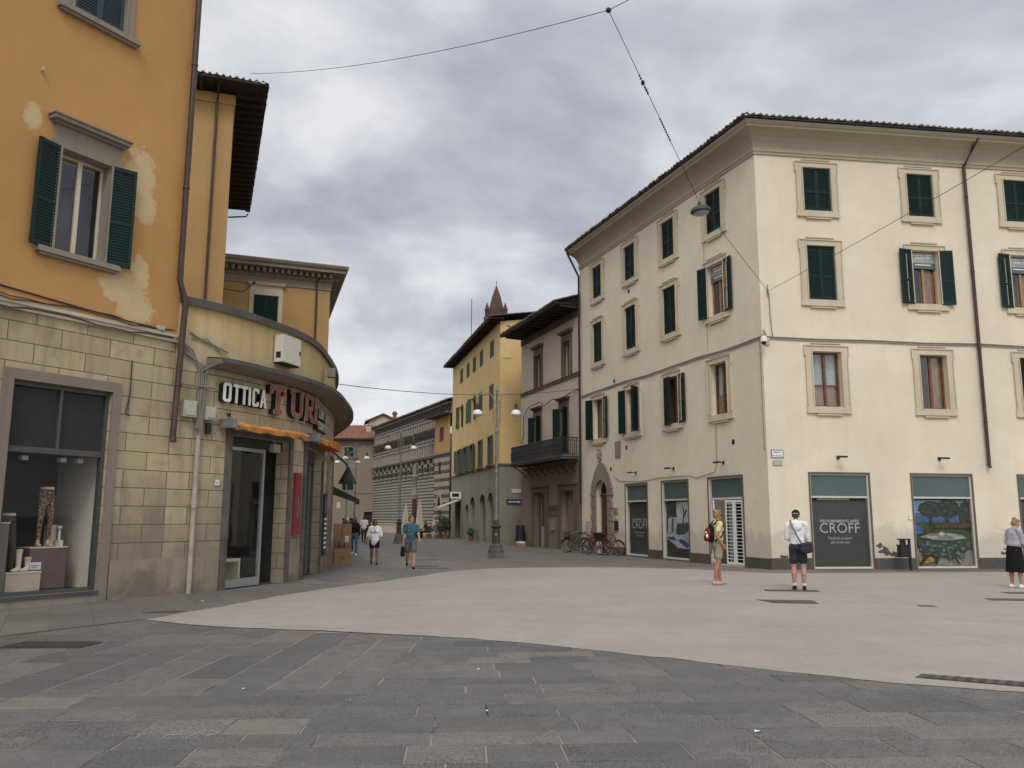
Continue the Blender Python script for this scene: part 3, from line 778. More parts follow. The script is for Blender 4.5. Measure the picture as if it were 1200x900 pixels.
def window(parent, fr, u0, u1, z0, z1, kind, mats, surround=None, depth=0.22, th=(155, 155), label=None, curtain=0, lean_panel=0, mull=1, rails=(), pitch=0.062):
    """kind: 'closed' shutters, 'open' shutters, 'bare'"""
    sm, fm = mats
    b = MB()
    if kind == 'closed':
        # closed leaves fill the opening; the window itself is the fixed outer frame
        b.box(fr, u0, u0 + 0.03, z0, z1, -0.12, -0.012); b.box(fr, u1 - 0.03, u1, z0, z1, -0.12, -0.012)
        b.box(fr, u0 + 0.03, u1 - 0.03, z0, z0 + 0.03, -0.12, -0.014); b.box(fr, u0 + 0.03, u1 - 0.03, z1 - 0.03, z1, -0.12, -0.014)
        b.box(fr, u0 + 0.03, u1 - 0.03, z0 + 0.03, z1 - 0.03, -0.14, -0.10)
    else:
        casement(b, fr, u0 + 0.003, u1 - 0.003, z0 + 0.003, z1 - 0.003, -depth + 0.06, mull=mull, rails=rails)
    w = b.build('window', fm if kind != 'closed' else M['dark'], parent)
    if label: w['label'] = label
    if kind == 'closed':
        h = (u1 - u0) / 2 - 0.03
        for sg, u in ((1, u0 + 0.028), (-1, u1 - 0.028)):
            shutter_leaf(w, Leaf(fr, u, -0.05, sg, 0), h, z0 + 0.02, z1 - 0.02, sm, pitch=pitch)
    else:
        g = MB(); g.flat(fr, [(u0, z0), (u1, z0), (u1, z1), (u0, z1)], -depth + 0.03); g.build('pane', M['mirrorish'], w)
        d = MB(); d.box(fr, u0 - 0.02, u1 + 0.02, z0 - 0.02, z1 + 0.02, -depth - 0.40, -depth - 0.36)
        for q in ((u0 - 0.02, u0), (u1, u1 + 0.02)): d.box(fr, q[0], q[1], z0, z1, -depth - 0.36, -depth)
        d.build('interior', M['dark'], w)
        if curtain:
            c = MB(); n = 26; zc = z0 + (z1 - z0) * (1 - curtain)
            for half in range(2):
                a = u0 + 0.05 + half * (u1 - u0) / 2; e = a + (u1 - u0) / 2 - 0.08
                top = []; bot = []
                for i in range(n + 1):
                    u = a + (e - a) * i / n; ww = -depth - 0.08 + 0.02 * math.sin(i * 1.7)
                    top.append(c.vert(fr.P(u, z1 - 0.05, ww))); bot.append(c.vert(fr.P(u, zc + 0.06 * math.sin(i * 0.5 + half), ww)))
                for i in range(n): c.face((top[i], top[i + 1], bot[i + 1], bot[i]))
            c.build('curtain', M['curtain'], w, True)
        if lean_panel:   # inner timber shutters seen behind the glass
            c = MB(); zt_ = z0 + (z1 - z0) * lean_panel
            for a, e in (((u0 + 0.05, (u0 + u1) / 2 - 0.02), ((u0 + u1) / 2 + 0.02, u1 - 0.05)) if lean_panel < 0.5 else (((u0 + (u1 - u0) * 0.45, u1 - 0.05),) if fr is not fL else ((u0 + 0.05, u1 - (u1 - u0) * 0.35),))):
                c.box(fr, a, e, z0 + 0.05, zt_, -depth - 0.06, -depth - 0.02); c.box(fr, a + 0.08, e - 0.08, z0 + 0.14, zt_ - 0.1, -depth - 0.02, -depth - 0.012)
            c.build('inner_shutter', M['wood_light'], w)
        if kind == 'open':
            h = (u1 - u0) / 2
            for sg, u, a in ((1, u0, th[0]), (-1, u1, th[1])):
                if a is None: continue
                shutter_leaf(w, Leaf(fr, u, 0.06 if surround else 0.02, sg, a), h, z0 - 0.02, z1 + 0.03, sm, pitch=pitch)
    if surround: surround(w, fr, u0, u1, z0, z1)
    return w

def eared(w, fr, u0, u1, z0, z1):
    """eared moulded frame with a stepped head and a stepped apron"""
    b = MB(); e = 0.002; k = 0.25
    b.box(fr, u0 - k, u0, z0, z1, e, 0.05); b.box(fr, u1, u1 + k, z0, z1, e, 0.05)
    b.box(fr, u0 - k, u1 + k, z1, z1 + 0.19, e, 0.052); b.box(fr, u0 + 0.02, u1 - 0.02, z1 + 0.19, z1 + 0.27, e, 0.052)
    b.box(fr, u0 - k - 0.04, u0 - k, z1 - 0.12, z1 + 0.19, e, 0.051); b.box(fr, u1 + k, u1 + k + 0.04, z1 - 0.12, z1 + 0.19, e, 0.051)
    b.box(fr, u0 - k, u1 + k, z0 - 0.21, z0, e, 0.054); b.box(fr, u0 + 0.06, u1 - 0.06, z0 - 0.27, z0 - 0.21, e, 0.054)
    b.box(fr, u0 - k - 0.03, u0 - k, z0 - 0.21, z0 + 0.05, e, 0.051); b.box(fr, u1 + k, u1 + k + 0.03, z0 - 0.21, z0 + 0.05, e, 0.051)
    m = 0.035
    for a, c, d, f in ((u0 - k - 0.045, u1 + k + 0.045, z1 + 0.19, z1 + 0.19 + m), (u0 - 0.01, u1 + 0.01, z1 + 0.27, z1 + 0.27 + m), (u0 - k - 0.045, u0 - k - 0.01, z1 - 0.15, z1 + 0.188), (u1 + k + 0.01, u1 + k + 0.045, z1 - 0.15, z1 + 0.188),
                      (u0 - k - 0.005, u0 - k + m - 0.005, z0 + 0.055, z1 - 0.155), (u1 + k - m + 0.005, u1 + k + 0.005, z0 + 0.055, z1 - 0.155),
                      (u0 - k - 0.035, u1 + k + 0.035, z0 - 0.21 - m * 0.6, z0 - 0.21 + m * 0.4), (u0 + 0.05, u1 - 0.05, z0 - 0.27 - m, z0 - 0.272), (u0 - m, u0 - 0.003, z0, z1), (u1 + 0.003, u1 + m, z0, z1), (u0 - 0.003, u1 + 0.003, z1 + 0.003, z1 + m)):
        b.box(fr, a, c, d, f, 0.03, 0.085)
    b.build('surround', M['cream_trim'], w)

def classic(mat, sill=True, cornice=True, jamb=0.2, proj=0.16, hd=0.34):
    def f(w, fr, u0, u1, z0, z1):
        b = MB(); e = 0.002
        b.box(fr, u0 - jamb, u0, z0, z1, e, 0.055); b.box(fr, u1, u1 + jamb, z0, z1, e, 0.055)
        b.box(fr, u0 - jamb, u1 + jamb, z1, z1 + jamb * 0.9, e, 0.06)
        b.box(fr, u0 - 0.05, u0 - 0.003, z0, z1, 0.05, 0.075); b.box(fr, u1 + 0.003, u1 + 0.05, z0, z1, 0.05, 0.075); b.box(fr, u0 - 0.05, u1 + 0.05, z1 + 0.003, z1 + 0.05, 0.05, 0.075)
        if cornice:
            b.box(fr, u0 - jamb * 0.9, u1 + jamb * 0.9, z1 + jamb * 0.9, z1 + hd, e, 0.05)
            b.box(fr, u0 - jamb - 0.04, u1 + jamb + 0.04, z1 + hd, z1 + hd + 0.05, e, proj * 0.55)
            b.box(fr, u0 - jamb - 0.10, u1 + jamb + 0.10, z1 + hd + 0.05, z1 + hd + 0.13, e, proj)
            b.box(fr, u0 - jamb - 0.13, u1 + jamb + 0.13, z1 + hd + 0.13, z1 + hd + 0.16, e, proj + 0.04)
        if sill:
            b.box(fr, u0 - jamb - 0.14, u1 + jamb + 0.14, z0 - 0.11, z0 - 0.002, e, 0.15); b.box(fr, u0 - jamb - 0.09, u1 + jamb + 0.09, z0 - 0.16, z0 - 0.11, e, 0.10)
        b.box(fr, u0 + 0.001, u0 + 0.016, z0, z1, -0.2, -0.001); b.box(fr, u1 - 0.016, u1 - 0.001, z0, z1, -0.2, -0.001); b.box(fr, u0 + 0.016, u1 - 0.016, z1 - 0.016, z1 - 0.001, -0.2, -0.001)
        b.build('surround', mat, w)
    return f

def tile_roof(parent, fr, u0, u1, w_e, z_e, depth, slope, mat, hip0=None, hip1=None, pitch=0.24, name='roof', under=True, umat=None):
    """rows of barrel tiles running up the slope from the eave"""
    b = MB(); n = max(1, int(round((u1 - u0) / pitch))); p = (u1 - u0) / n
    tan = math.tan(R(slope))
    for i in range(n):
        a = u0 + i * p; c = a + p / 2; D = depth
        if hip0 is not None: D = min(D, max(0.03, (c - u0) * hip0))
        if hip1 is not None: D = min(D, max(0.03, (u1 - c) * hip1))
        j = random.uniform(-0.02, 0.03); zj = random.uniform(-0.008, 0.012)
        xs = [(0.0, 0.0)] + [(p * (0.18 + 0.64 * k / 6), 0.085 * math.sin(pi * k / 6)) for k in range(7)] + [(p, 0.0)]
        rows = []; m = max(1, int(D / 0.42))
        for r_ in range(m + 1):
            y = D * r_ / m
            for lip in ((0, 1) if 0 < r_ < m else (0,)):
                zz_ = z_e + y * tan + (0.018 if lip else 0) + zj
                rows.append([b.vert(fr.P(a + x, zz_ + h, w_e + j - y), (a + x, y)) for x, h in xs])
        for q, s_ in zip(rows, rows[1:]):
            for k in range(len(xs) - 1): b.face((q[k], q[k + 1], s_[k + 1], s_[k]))
        # closed end of the cover tile at the eave
        f = [b.vert(fr.P(a + x, z_e + h + zj, w_e + j), (a + x, 0)) for x, h in xs[1:8]]; b.face(f)
    r = b.build(name, mat, parent)
    if under:
        d = MB(); q0 = 0; D0 = depth if hip0 is None else 0.3; D1 = depth if hip1 is None else 0.3
        hh0 = 0 if hip0 is None else depth / hip0; hh1 = 0 if hip1 is None else depth / hip1
        pl = [(u0, 0), (u1, 0), (u1 - hh1, depth), (u0 + hh0, depth)]
        for dz in (-0.02, -0.07): d.poly([fr.P(u, z_e + y * tan + dz, w_e - 0.02 - y) for u, y in pl])
        d.poly([fr.P(u0, z_e - 0.02, w_e - 0.02), fr.P(u1, z_e - 0.02, w_e - 0.02), fr.P(u1, z_e - 0.07, w_e - 0.02), fr.P(u0, z_e - 0.07, w_e - 0.02)])
        d.build('roof_deck', umat or M['eave'], parent)
    return r

def closed_body(parent, pts, z0, z1, mat, name='rear_wall'):
    """plain rear and party walls; pts is the open plan polyline"""
    b = MB()
    for (x0, y0), (x1, y1) in zip(pts, pts[1:]):
        b.poly([(x0, y0, z0), (x1, y1, z0), (x1, y1, z1), (x0, y0, z1)])
    return b.build(name, mat, parent)

def downpipe(parent, pts, r=0.055, mat=None, brackets=()):
    b = MB(); b.tube(pts, r, 10)
    for p in brackets: b.lathe(p, [(r + 0.008, -0.03), (r + 0.012, -0.02), (r + 0.012, 0.02), (r + 0.008, 0.03)], 10)
    return b.build('downpipe', mat or M['pipe'], parent, True)

def xy(q): return (q.x, q.y)
# ------------------------------------------------------------------ cream corner building
C0 = (8.52, 27.85)
fL = Fr(C0, -19.54, -1); fR = Fr(C0, 82.26, 1)
def cream_building():
    T = thing('corner_building', 'four storey cream corner building with green shutters and a deep coved cornice', 'building', (C0[0], C0[1], 0))
    LL, RR, ZT = 15.0, 14.0, 14.45
    sh_ = M['shutter']; wd = M['wood']
    Lw = [(2.08, 3.13), (5.48, 6.52), (8.90, 9.95), (12.36, 13.40)]
    Rw = [(1.76, 2.80), (5.72, 6.73), (9.55, 10.56)]
    rows = [(12.39, 13.98), (9.16, 11.10), (5.42, 7.32)]
    holesL = [(a, b, c, d) for a, b in Lw for c, d in rows]; holesR = [(a, b, c, d) for a, b in Rw for c, d in rows]
    shopsL = [(8.29, 10.26, 0.06, 3.10), (5.03, 7.03, 0.06, 3.12), (1.46, 3.58, 0.03, 3.12)]
    shopsR = [(1.46, 3.55, 0.03, 3.15), (5.13, 7.33, 0.03, 3.15), (9.12, 11.2, 0.03, 3.15)]
    door = (12.02, 13.28, 0.0, 3.42)
    b = MB(); wall(b, fL, 0, LL, 0, ZT, holesL + shopsL + [door], 0.24); wall(b, fR, 0, RR, 0, ZT, holesR + shopsR, 0.24)
    # round head of the street door
    cu, rr, zs = (door[0] + door[1]) / 2, (door[1] - door[0]) / 2, 2.79
    for sg in (-1, 1):
        pts = [(cu + sg * rr, door[3])] + [(cu + sg * rr * math.cos(t * pi / 16), zs + rr * math.sin(t * pi / 16)) for t in range(9)]
        b.flat(fL, pts, 0.0)
    b.build('wall', M['cream'], T)
    fl, frr = fL.P(LL, 0), fR.P(RR, 0); bk = -fL.n * 10 + fl; bk2 = frr - fR.n * 12
    closed_body(T, [xy(fl), xy(bk), xy(bk2), xy(frr)], 0, ZT, M['cream'])
    # string cable band between first and second floor is a thin moulded fillet
    path = [xy(fL.P(LL, 0)), C0, xy(fR.P(RR, 0))]
    c = MB(); c.sweep(path, [(0, ZT - 0.08), (0.05, ZT - 0.08), (0.05, ZT), (0.085, ZT + 0.03), (0.085, ZT + 0.12), (0.05, ZT + 0.14), (0.06, ZT + 0.2), (0.12, ZT + 0.34), (0.24, ZT + 0.50), (0.42, ZT + 0.62), (0.60, ZT + 0.68), (0.62, ZT + 0.70), (0.62, ZT + 0.75), (0.68, ZT + 0.78), (0.74, ZT + 0.84), (0.74, ZT + 0.88), (0, ZT + 0.89)])
    c.build('cornice', M['cornice'], T)
    cuts = sorted([(12.0 - 0.42, 13.28 + 0.42)] + [(a - 0.06, e + 0.06) for a, e, _, _ in shopsL])
    u = 0.0
    for a, e in cuts + [(LL, LL)]:
        if a > u + 0.05: c = MB(); c.box(fL, u, a, 0, 0.36, 0.002, 0.05); c.build('plinth', M['plinth'], T)
        u = e
    c = MB(); c.box(fR, -0.05, shopsR[0][0] - 0.06, 0, 0.38, 0.002, 0.05); c.build('plinth', M['plinth'], T)
    u = shopsR[0][1] + 0.06
    for a, e in [(s_[0] - 0.06, s_[1] + 0.06) for s_ in shopsR[1:]] + [(RR, RR)]:
        c = MB(); c.box(fR, u, a, 0, 0.37, 0.002, 0.05); c.build('plinth', M['plinth'], T); u = e
    hip = math.tan(R(50.9))
    tile_roof(T, fL, -0.68, LL + 0.1, 0.84, ZT + 0.97, 5.0, 16, M['tile'], hip0=hip)
    tile_roof(T, fR, -0.68, RR, 0.84, ZT + 0.97, 5.0, 16, M['tile'], hip0=hip)
    # windows, row by row
    kL = {(0, 0): 'c', (1, 0): 'c', (2, 0): 'c', (3, 0): 'c', (0, 1): 'o', (1, 1): 'c', (2, 1): 'c', (3, 1): 'c', (0, 2): 'b', (1, 2): 'h', (2, 2): 'o2', (3, 2): 'o2'}
    for (i, r), k in kL.items():
        (a, e), (z0, z1) = Lw[i], rows[r]
        if k == 'c': window(T, fL, a, e, z0, z1, 'closed', (sh_, wd), eared)
        elif k == 'o': win = window(T, fL, a, e, z0, z1, 'open', (sh_, M['wood_light']), eared, th=(175, 167), lean_panel=0.62); agency(win, fL, a, e, z1)
        elif k == 'b': window(T, fL, a, e, z0, z1, 'bare', (sh_, wd), eared, curtain=0.6, lean_panel=0.35)
        elif k == 'h': window(T, fL, a, e, z0, z1, 'open', (sh_, wd), eared, th=(175, 5), label='window with its two shutters half open')
        else: window(T, fL, a, e, z0, z1, 'open', (sh_, wd), eared, th=(122, 163) if i == 2 else (172, 155), lean_panel=0.95)
    kR = {(0, 0): 'c', (1, 0): 'c', (2, 0): 'c', (0, 1): 'c', (1, 1): 'o', (2, 1): 'o', (0, 2): 'b', (1, 2): 'b2', (2, 2): 'c'}
    for (i, r), k in kR.items():
        (a, e), (z0, z1) = Rw[i], rows[r]
        if k == 'c': window(T, fR, a, e, z0, z1, 'closed', (sh_, wd), eared)
        elif k == 'o': win = window(T, fR, a, e, z0, z1, 'open', (sh_, M['wood_light']), eared, th=(170, 168), lean_panel=0.64); agency(win, fR, a, e, z1)
        elif k == 'b': window(T, fR, a, e, z0, z1, 'bare', (sh_, wd), eared, curtain=0.62, lean_panel=0.4, rails=(z0 + 0.75,), label='brown window with white lace curtains')
        else: window(T, fR, a, e, z0, z1, 'bare', (sh_, wd), eared, lean_panel=0.97)
    # shop fronts
    for k, (fr, (a, e, z0, z1)) in enumerate([(fL, shopsL[0]), (fL, shopsL[1]), (fR, shopsR[0]), (fR, shopsR[1]), (fR, shopsR[2])]):
        sf = MB(); zt = 2.38; st = 0.045
        for q0, q1 in ((a + 0.004, a + st), (e - st, e - 0.004)): sf.box(fr, q0, q1, z0, z1 - 0.004, -0.10, -0.03)
        for c0, c1 in ((z0 + 0.004, z0 + 0.06), (zt - 0.03, zt + 0.03), (z1 - st, z1 - 0.004)): sf.box(fr, a + st, e - st, c0, c1, -0.10, -0.032)
        S = sf.build('shop_window', M['white_frame'], T)
        g = MB(); g.box(fr, a + st, e - st, zt + 0.03, z1 - st, -0.085, -0.07); g.build('transom_panel', M['teal'], S)
        g = MB(); g.flat(fr, [(a + st, z0 + 0.06), (e - st, z0 + 0.06), (e - st, zt - 0.03), (a + st, zt - 0.03)], -0.06); g.build('pane', M['shopglass'], S)
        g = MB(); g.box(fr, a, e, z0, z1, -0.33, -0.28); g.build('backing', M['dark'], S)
        g = MB(); 
        for q0, q1 in ((a - 0.055, a), (e, e + 0.055)): g.box(fr, q0, q1, z0 - 0.03, z1 + 0.055, 0.002, 0.03)
        g.box(fr, a, e, z1, z1 + 0.055, 0.002, 0.03); g.box(fr, a - 0.07, e + 0.07, z0 - 0.07, z0 - 0.002, 0.002, 0.055); g.build('reveal', M['mauve_trim'], S)
        poster(k, fr, a + st + 0.01, e - st - 0.01, z0 + 0.06, zt - 0.08)
    # gated shop door
    a, e, z0, z1 = shopsL[2]
    d = MB(); st = 0.05
    for q0, q1 in ((a + 0.004, a + st), (e - st, e - 0.004)): d.box(fL, q0, q1, z0, z1 - 0.004, -0.12, -0.03)
    d.box(fL, a + st, e - st, z1 - st, z1 - 0.004, -0.12, -0.032); d.box(fL, a + st, e - st, 2.33, 2.40, -0.12, -0.03)
    S = d.build('shop_door', M['white_frame'], T)
    g = MB(); g.box(fL, a + st, e - st, 2.40, z1 - st, -0.10, -0.085); g.build('transom_panel', M['teal'], S)
    g = MB(); g.box(fL, a, e, z0, z1, -0.75, -0.70); g.build('backing', M['dark'], S)
    g = MB(); g.box(fL, a - 0.055, a, z0 - 0.03, z1 + 0.055, 0.002, 0.03); g.box(fL, e, e + 0.055, z0 - 0.03, z1 + 0.055, 0.002, 0.03); g.box(fL, a, e, z1, z1 + 0.055, 0.002, 0.03); g.build('reveal', M['mauve_trim'], S)
    def gate(u, sg, th, wdt):
        lf = Leaf(fL, u, -0.06, sg, th); g = MB()
        for c in (0, 0.06, wdt - 0.04): g.box(lf, c, c + 0.035, 0.06, 2.30, 0, 0.04)
        g.box(lf, 0.036, wdt - 0.041, 0.06, 0.14, 0.001, 0.038); g.box(lf, 0.036, wdt - 0.041, 2.22, 2.30, 0.001, 0.038)
        for i in range(17):
            z = 0.24 + i * 0.12
            for c0, c1 in ((0.095, wdt - 0.04),): g.box(lf, c0, c1, z, z + 0.024, 0.012, 0.028)
        g.build('security_gate', M['white'], S)
    gate(a + 0.06, 1, 0, 0.52); gate(a + 0.60, 1, 3, 0.50)
    gate(e - 0.06, -1, 22, 0.50)
    g = MB(); g.box(fL, a + 1.02, e - 0.62, 0.03, 2.3, -0.42, -0.40); g.build('inner_door', M['alu'], S)
    # arched street door
    a, e, z0, z1 = door
    D = MB(); D.box(fL, a, e, 0.02, 2.66, -0.30, -0.25); D.box(fL, cu - 0.03, cu + 0.03, 0.02, 2.62, -0.25, -0.22)
    for sg in (-1, 1):
        for c0, c1 in ((0.15, 0.75), (0.85, 1.35), (1.45, 2.05), (2.15, 2.55)):
            x0, x1 = sorted((cu + sg * 0.09, cu + sg * 0.54)); D.box(fL, x0, x1, c0, c1, -0.25, -0.225); D.box(fL, x0 + 0.06, x1 - 0.06, c0 + 0.06, c1 - 0.06, -0.225, -0.205)
    D.box(fL, a, e, 2.66, 2.76, -0.30, -0.18)
    S = D.build('street_door', M['door_wood'], T)
    g = MB(); g.flat(fL, [(cu + rr * math.cos(t * pi / 12), zs + rr * math.sin(t * pi / 12)) for t in range(13)], -0.24); g.build('fanlight', M['dark'], S)
    g = MB()
    for t in range(1, 8): g.tube([fL.P(cu, zs - 0.02, -0.2), fL.P(cu + rr * math.cos(t * pi / 8), zs + rr * math.sin(t * pi / 8), -0.2)], 0.012, 6)
    for q in (0.35, 0.65): g.tube([fL.P(cu + rr * q * math.cos(t * pi / 12), zs + rr * q * math.sin(t * pi / 12), -0.2) for t in range(13)], 0.01, 6)
    g.build('fanlight_grille', M['black'], S)
    # rusticated stone frame: blocks on the jambs, voussoirs rising to a pointed crown
    g = MB(); k = 0.52
    for sg in (-1, 1):
        for i in range(9):
            zb = i * 0.30; ww = k if i % 2 else k - 0.10
            x0, x1 = sorted((cu + sg * rr, cu + sg * (rr + ww)))
            g.box(fL, x0, x1, zb + 0.012, zb + 0.288, 0.0, 0.085)
            g.box(fL, x0, x1 - (0.02 if sg > 0 else 0), zb - 0.012, zb + 0.012, 0.0, 0.05)
    nv = 17
    for i in range(nv):
        t0, t1 = pi * i / nv + 0.012, pi * (i + 1) / nv - 0.012
        def q(t, f):
            ro = rr + k + 0.36 * max(0, 1 - abs(t - pi / 2) / 0.9) ** 1.3
            r_ = rr if f == 0 else ro
            return (cu + r_ * math.cos(t), zs + r_ * math.sin(t))
        g.prism(fL, [q(t0, 0), q(t0, 1), q(t1, 1), q(t1, 0)], 0.0, 0.085)
    for sg in (-1, 1): 
        x0, x1 = sorted((cu + sg * rr, cu + sg * (rr + k + 0.05))); g.box(fL, x0, x1, 2.70, 2.79, 0.0, 0.11)
    g.build('door_surround', M['sandstone'], T)
    # carved crest over the door, a stone tablet, small wall vents
    g = MB(); c = lambda du, z, w=0.07: fL.P(12.81 + du, z, w)
    g.ell(c(0, 4.62), (0.13, 0.10, 0.22)); g.ell(c(0, 4.86), (0.10, 0.08, 0.09)); g.ell(c(0, 4.38), (0.07, 0.06, 0.12))
    for sg in (-1, 1): g.ell(c(sg * 0.14, 4.70, 0.05), (0.06, 0.05, 0.12)); g.ell(c(sg * 0.1, 4.5, 0.05), (0.05, 0.05, 0.09))
    g.build('crest', M['sandstone'], T, True)
    g = MB(); g.box(fL, 10.66, 11.20, 4.37, 5.12, 0.002, 0.03); g.box(fL, 10.72, 11.14, 4.43, 5.06, 0.03, 0.036); g.build('tablet', M['sandstone'], T)
    for u, z in ((10.1, 4.78), (1.9, 4.35), (11.7, 3.9), (11.2, 7.95), (9.6, 11.86)): g = MB(); g.box(fL, u - 0.07, u + 0.07, z - 0.08, z + 0.08, 0.002, 0.02); g.build('wall_vent', M['black'], T)
    # spotlights over the shop windows
    for fr, u, z in ((fL, 9.25, 3.6), (fL, 6.05, 3.62), (fL, 2.55, 3.65), (fR, 2.5, 3.70), (fR, 6.2, 3.70), (fR, 10.1, 3.70)):
        g = MB(); g.box(fr, u - 0.05, u + 0.05, z - 0.06, z + 0.06, 0.002, 0.03); g.tube([fr.P(u, z, 0.03), fr.P(u, z + 0.01, 0.28)], 0.018, 8); g.box(fr, u - 0.16, u + 0.16, z - 0.025, z + 0.035, 0.26, 0.36)
        g.build('spotlight', M['black'], T)
    # downpipes
    P = fR.P; downpipe(T, [P(8.30, 15.4, 0.70), P(8.16, 15.0, 0.50), P(7.98, 14.35, 0.12), P(7.98, 3.5, 0.12), P(7.98, 3.42, 0.16)], 0.06, brackets=[P(7.98, z, 0.12) for z in (13.2, 10.4, 7.6, 5.0)])
    P = fL.P; downpipe(T, [P(LL - 0.05, 15.45, 0.80), P(LL - 0.12, 15.1, 0.72), P(LL - 0.12, 14.0, 0.12), P(LL - 0.12, 2.3, 0.12)], 0.055, M['black'], [P(LL - 0.12, z, 0.12) for z in (12, 9, 6, 3.5)])
    # wall cables following the storey line, and thin drops
    g = MB(); pts = [fL.P(14.85, 7.74, 0.03)] + [fL.P(u, 7.76 + 0.03 * math.sin(u * 2.1), 0.03) for u in (12, 10, 8, 6, 4, 2)] + [fL.P(0.0, 7.80, 0.03), fR.P(0.04, 7.80, 0.03)] + [fR.P(u, 7.76 + 0.025 * math.sin(u * 1.7), 0.03) for u in (0.4, 2, 4, 6, 8, 10, 12)]
    g.tube(pts, 0.022, 6); g.tube([p_ + Vector((0, 0, -0.07)) for p_ in pts], 0.014, 6)
    g.tube([fR.P(0.30, 9.35, 0.04), fR.P(0.31, 8.6, 0.04), fR.P(0.36, 7.8, 0.04)], 0.016, 6)
    g.tube([fL.P(2.95, 5.0, 0.02), fL.P(2.97, 3.7, 0.02), fL.P(3.1, 3.35, 0.02), fL.P(4.3, 3.18, 0.02), fL.P(5.0, 3.3, 0.02), fL.P(7.2, 3.3, 0.02), fL.P(9, 3.2, 0.02), fL.P(10.9, 3.32, 0.02), fL.P(11.4, 3.6, 0.02)], 0.011, 6)
    g.build('wall_cable', M['cable_grey'], T)
    g = MB(); g.tube([fL.P(3.35, 12.1, 0.02), fL.P(3.36, 11.4, 0.02)], 0.008, 5); g.build('thin_cable', M['cable_grey'], T); g = MB(); g.tube([fL.P(3.3, 9.0, 0.02), fL.P(3.3, 7.85, 0.02)], 0.008, 5); g.build('thin_cable', M['cable_grey'], T); g = MB()
    g.tube([fL.P(0.12, 7.7, 0.02), fL.P(0.12, 3.9, 0.02)], 0.012, 5); g.build('thin_cable', M['cable_grey'], T)
    # letter boxes, intercom and meter beside the street door
    for (u0, u1, z0, z1), m_ in (((11.0, 11.43, 1.84, 2.12), 'sandstone'), ((11.02, 11.36, 1.10, 1.52), 'black'), ((11.1, 11.3, 1.58, 1.74), 'box_grey'), ((13.95, 14.45, 0.85, 1.5), 'box_grey')):
        g = MB(); g.box(fL, u0, u1, z0, z1, 0.002, 0.06); g.box(fL, u0 + 0.04, u1 - 0.04, z0 + 0.04, z1 - 0.04, 0.06, 0.068); g.build('intercom' if m_ == 'black' else 'wall_box', M[m_], T)
    # flaking render patches above the plinth
    random.seed(5)
    g = MB()
    for u, z, s_ in ((4.0, 0.60, 0.2), (4.33, 0.50, 0.14), (3.82, 0.78, 0.12), (8.3, 0.52, 0.09), (8.38, 0.66, 0.05), (0.42, 0.40, 0.12)):
        pts = [(u + s_ * (1 + 0.4 * math.sin(3 * t + u)) * math.cos(t), z + s_ * 0.62 * (1 + 0.35 * math.cos(4 * t + z * 9)) * math.sin(t)) for t in [2 * pi * i / 18 for i in range(18)]]
        g = MB(); g.flat(fR, pts, 0.004 + 0.001 * (s_ < 0.15)); g.build('flaked_patch', M['plinth'], T)

def agency(win, fr, a, e, z1):
    """estate agent's banner hung in the upper part of an open window"""
    g = MB(); g.box(fr, a + 0.03, e - 0.03, z1 - 0.62, z1 - 0.03, -0.12, -0.11); p = g.build('banner', M['alu'], win)
    g = MB(); g.box(fr, a + 0.03, e - 0.03, z1 - 0.62, z1 - 0.40, -0.108, -0.104); g.build('banner_stripe', M['teal'], win)
    g = MB(); cx = (a + e) / 2
    for x0, x1, z in ((-0.36, 0.02, -0.14), (0.08, 0.34, -0.12), (-0.3, 0.05, -0.24), (0.1, 0.3, -0.22), (-0.3, 0.3, -0.49)): g.box(fr, cx + x0, cx + x1, z1 + z, z1 + z + 0.035, -0.109, -0.1025)
    g.build('banner_lettering', M['white'], win)

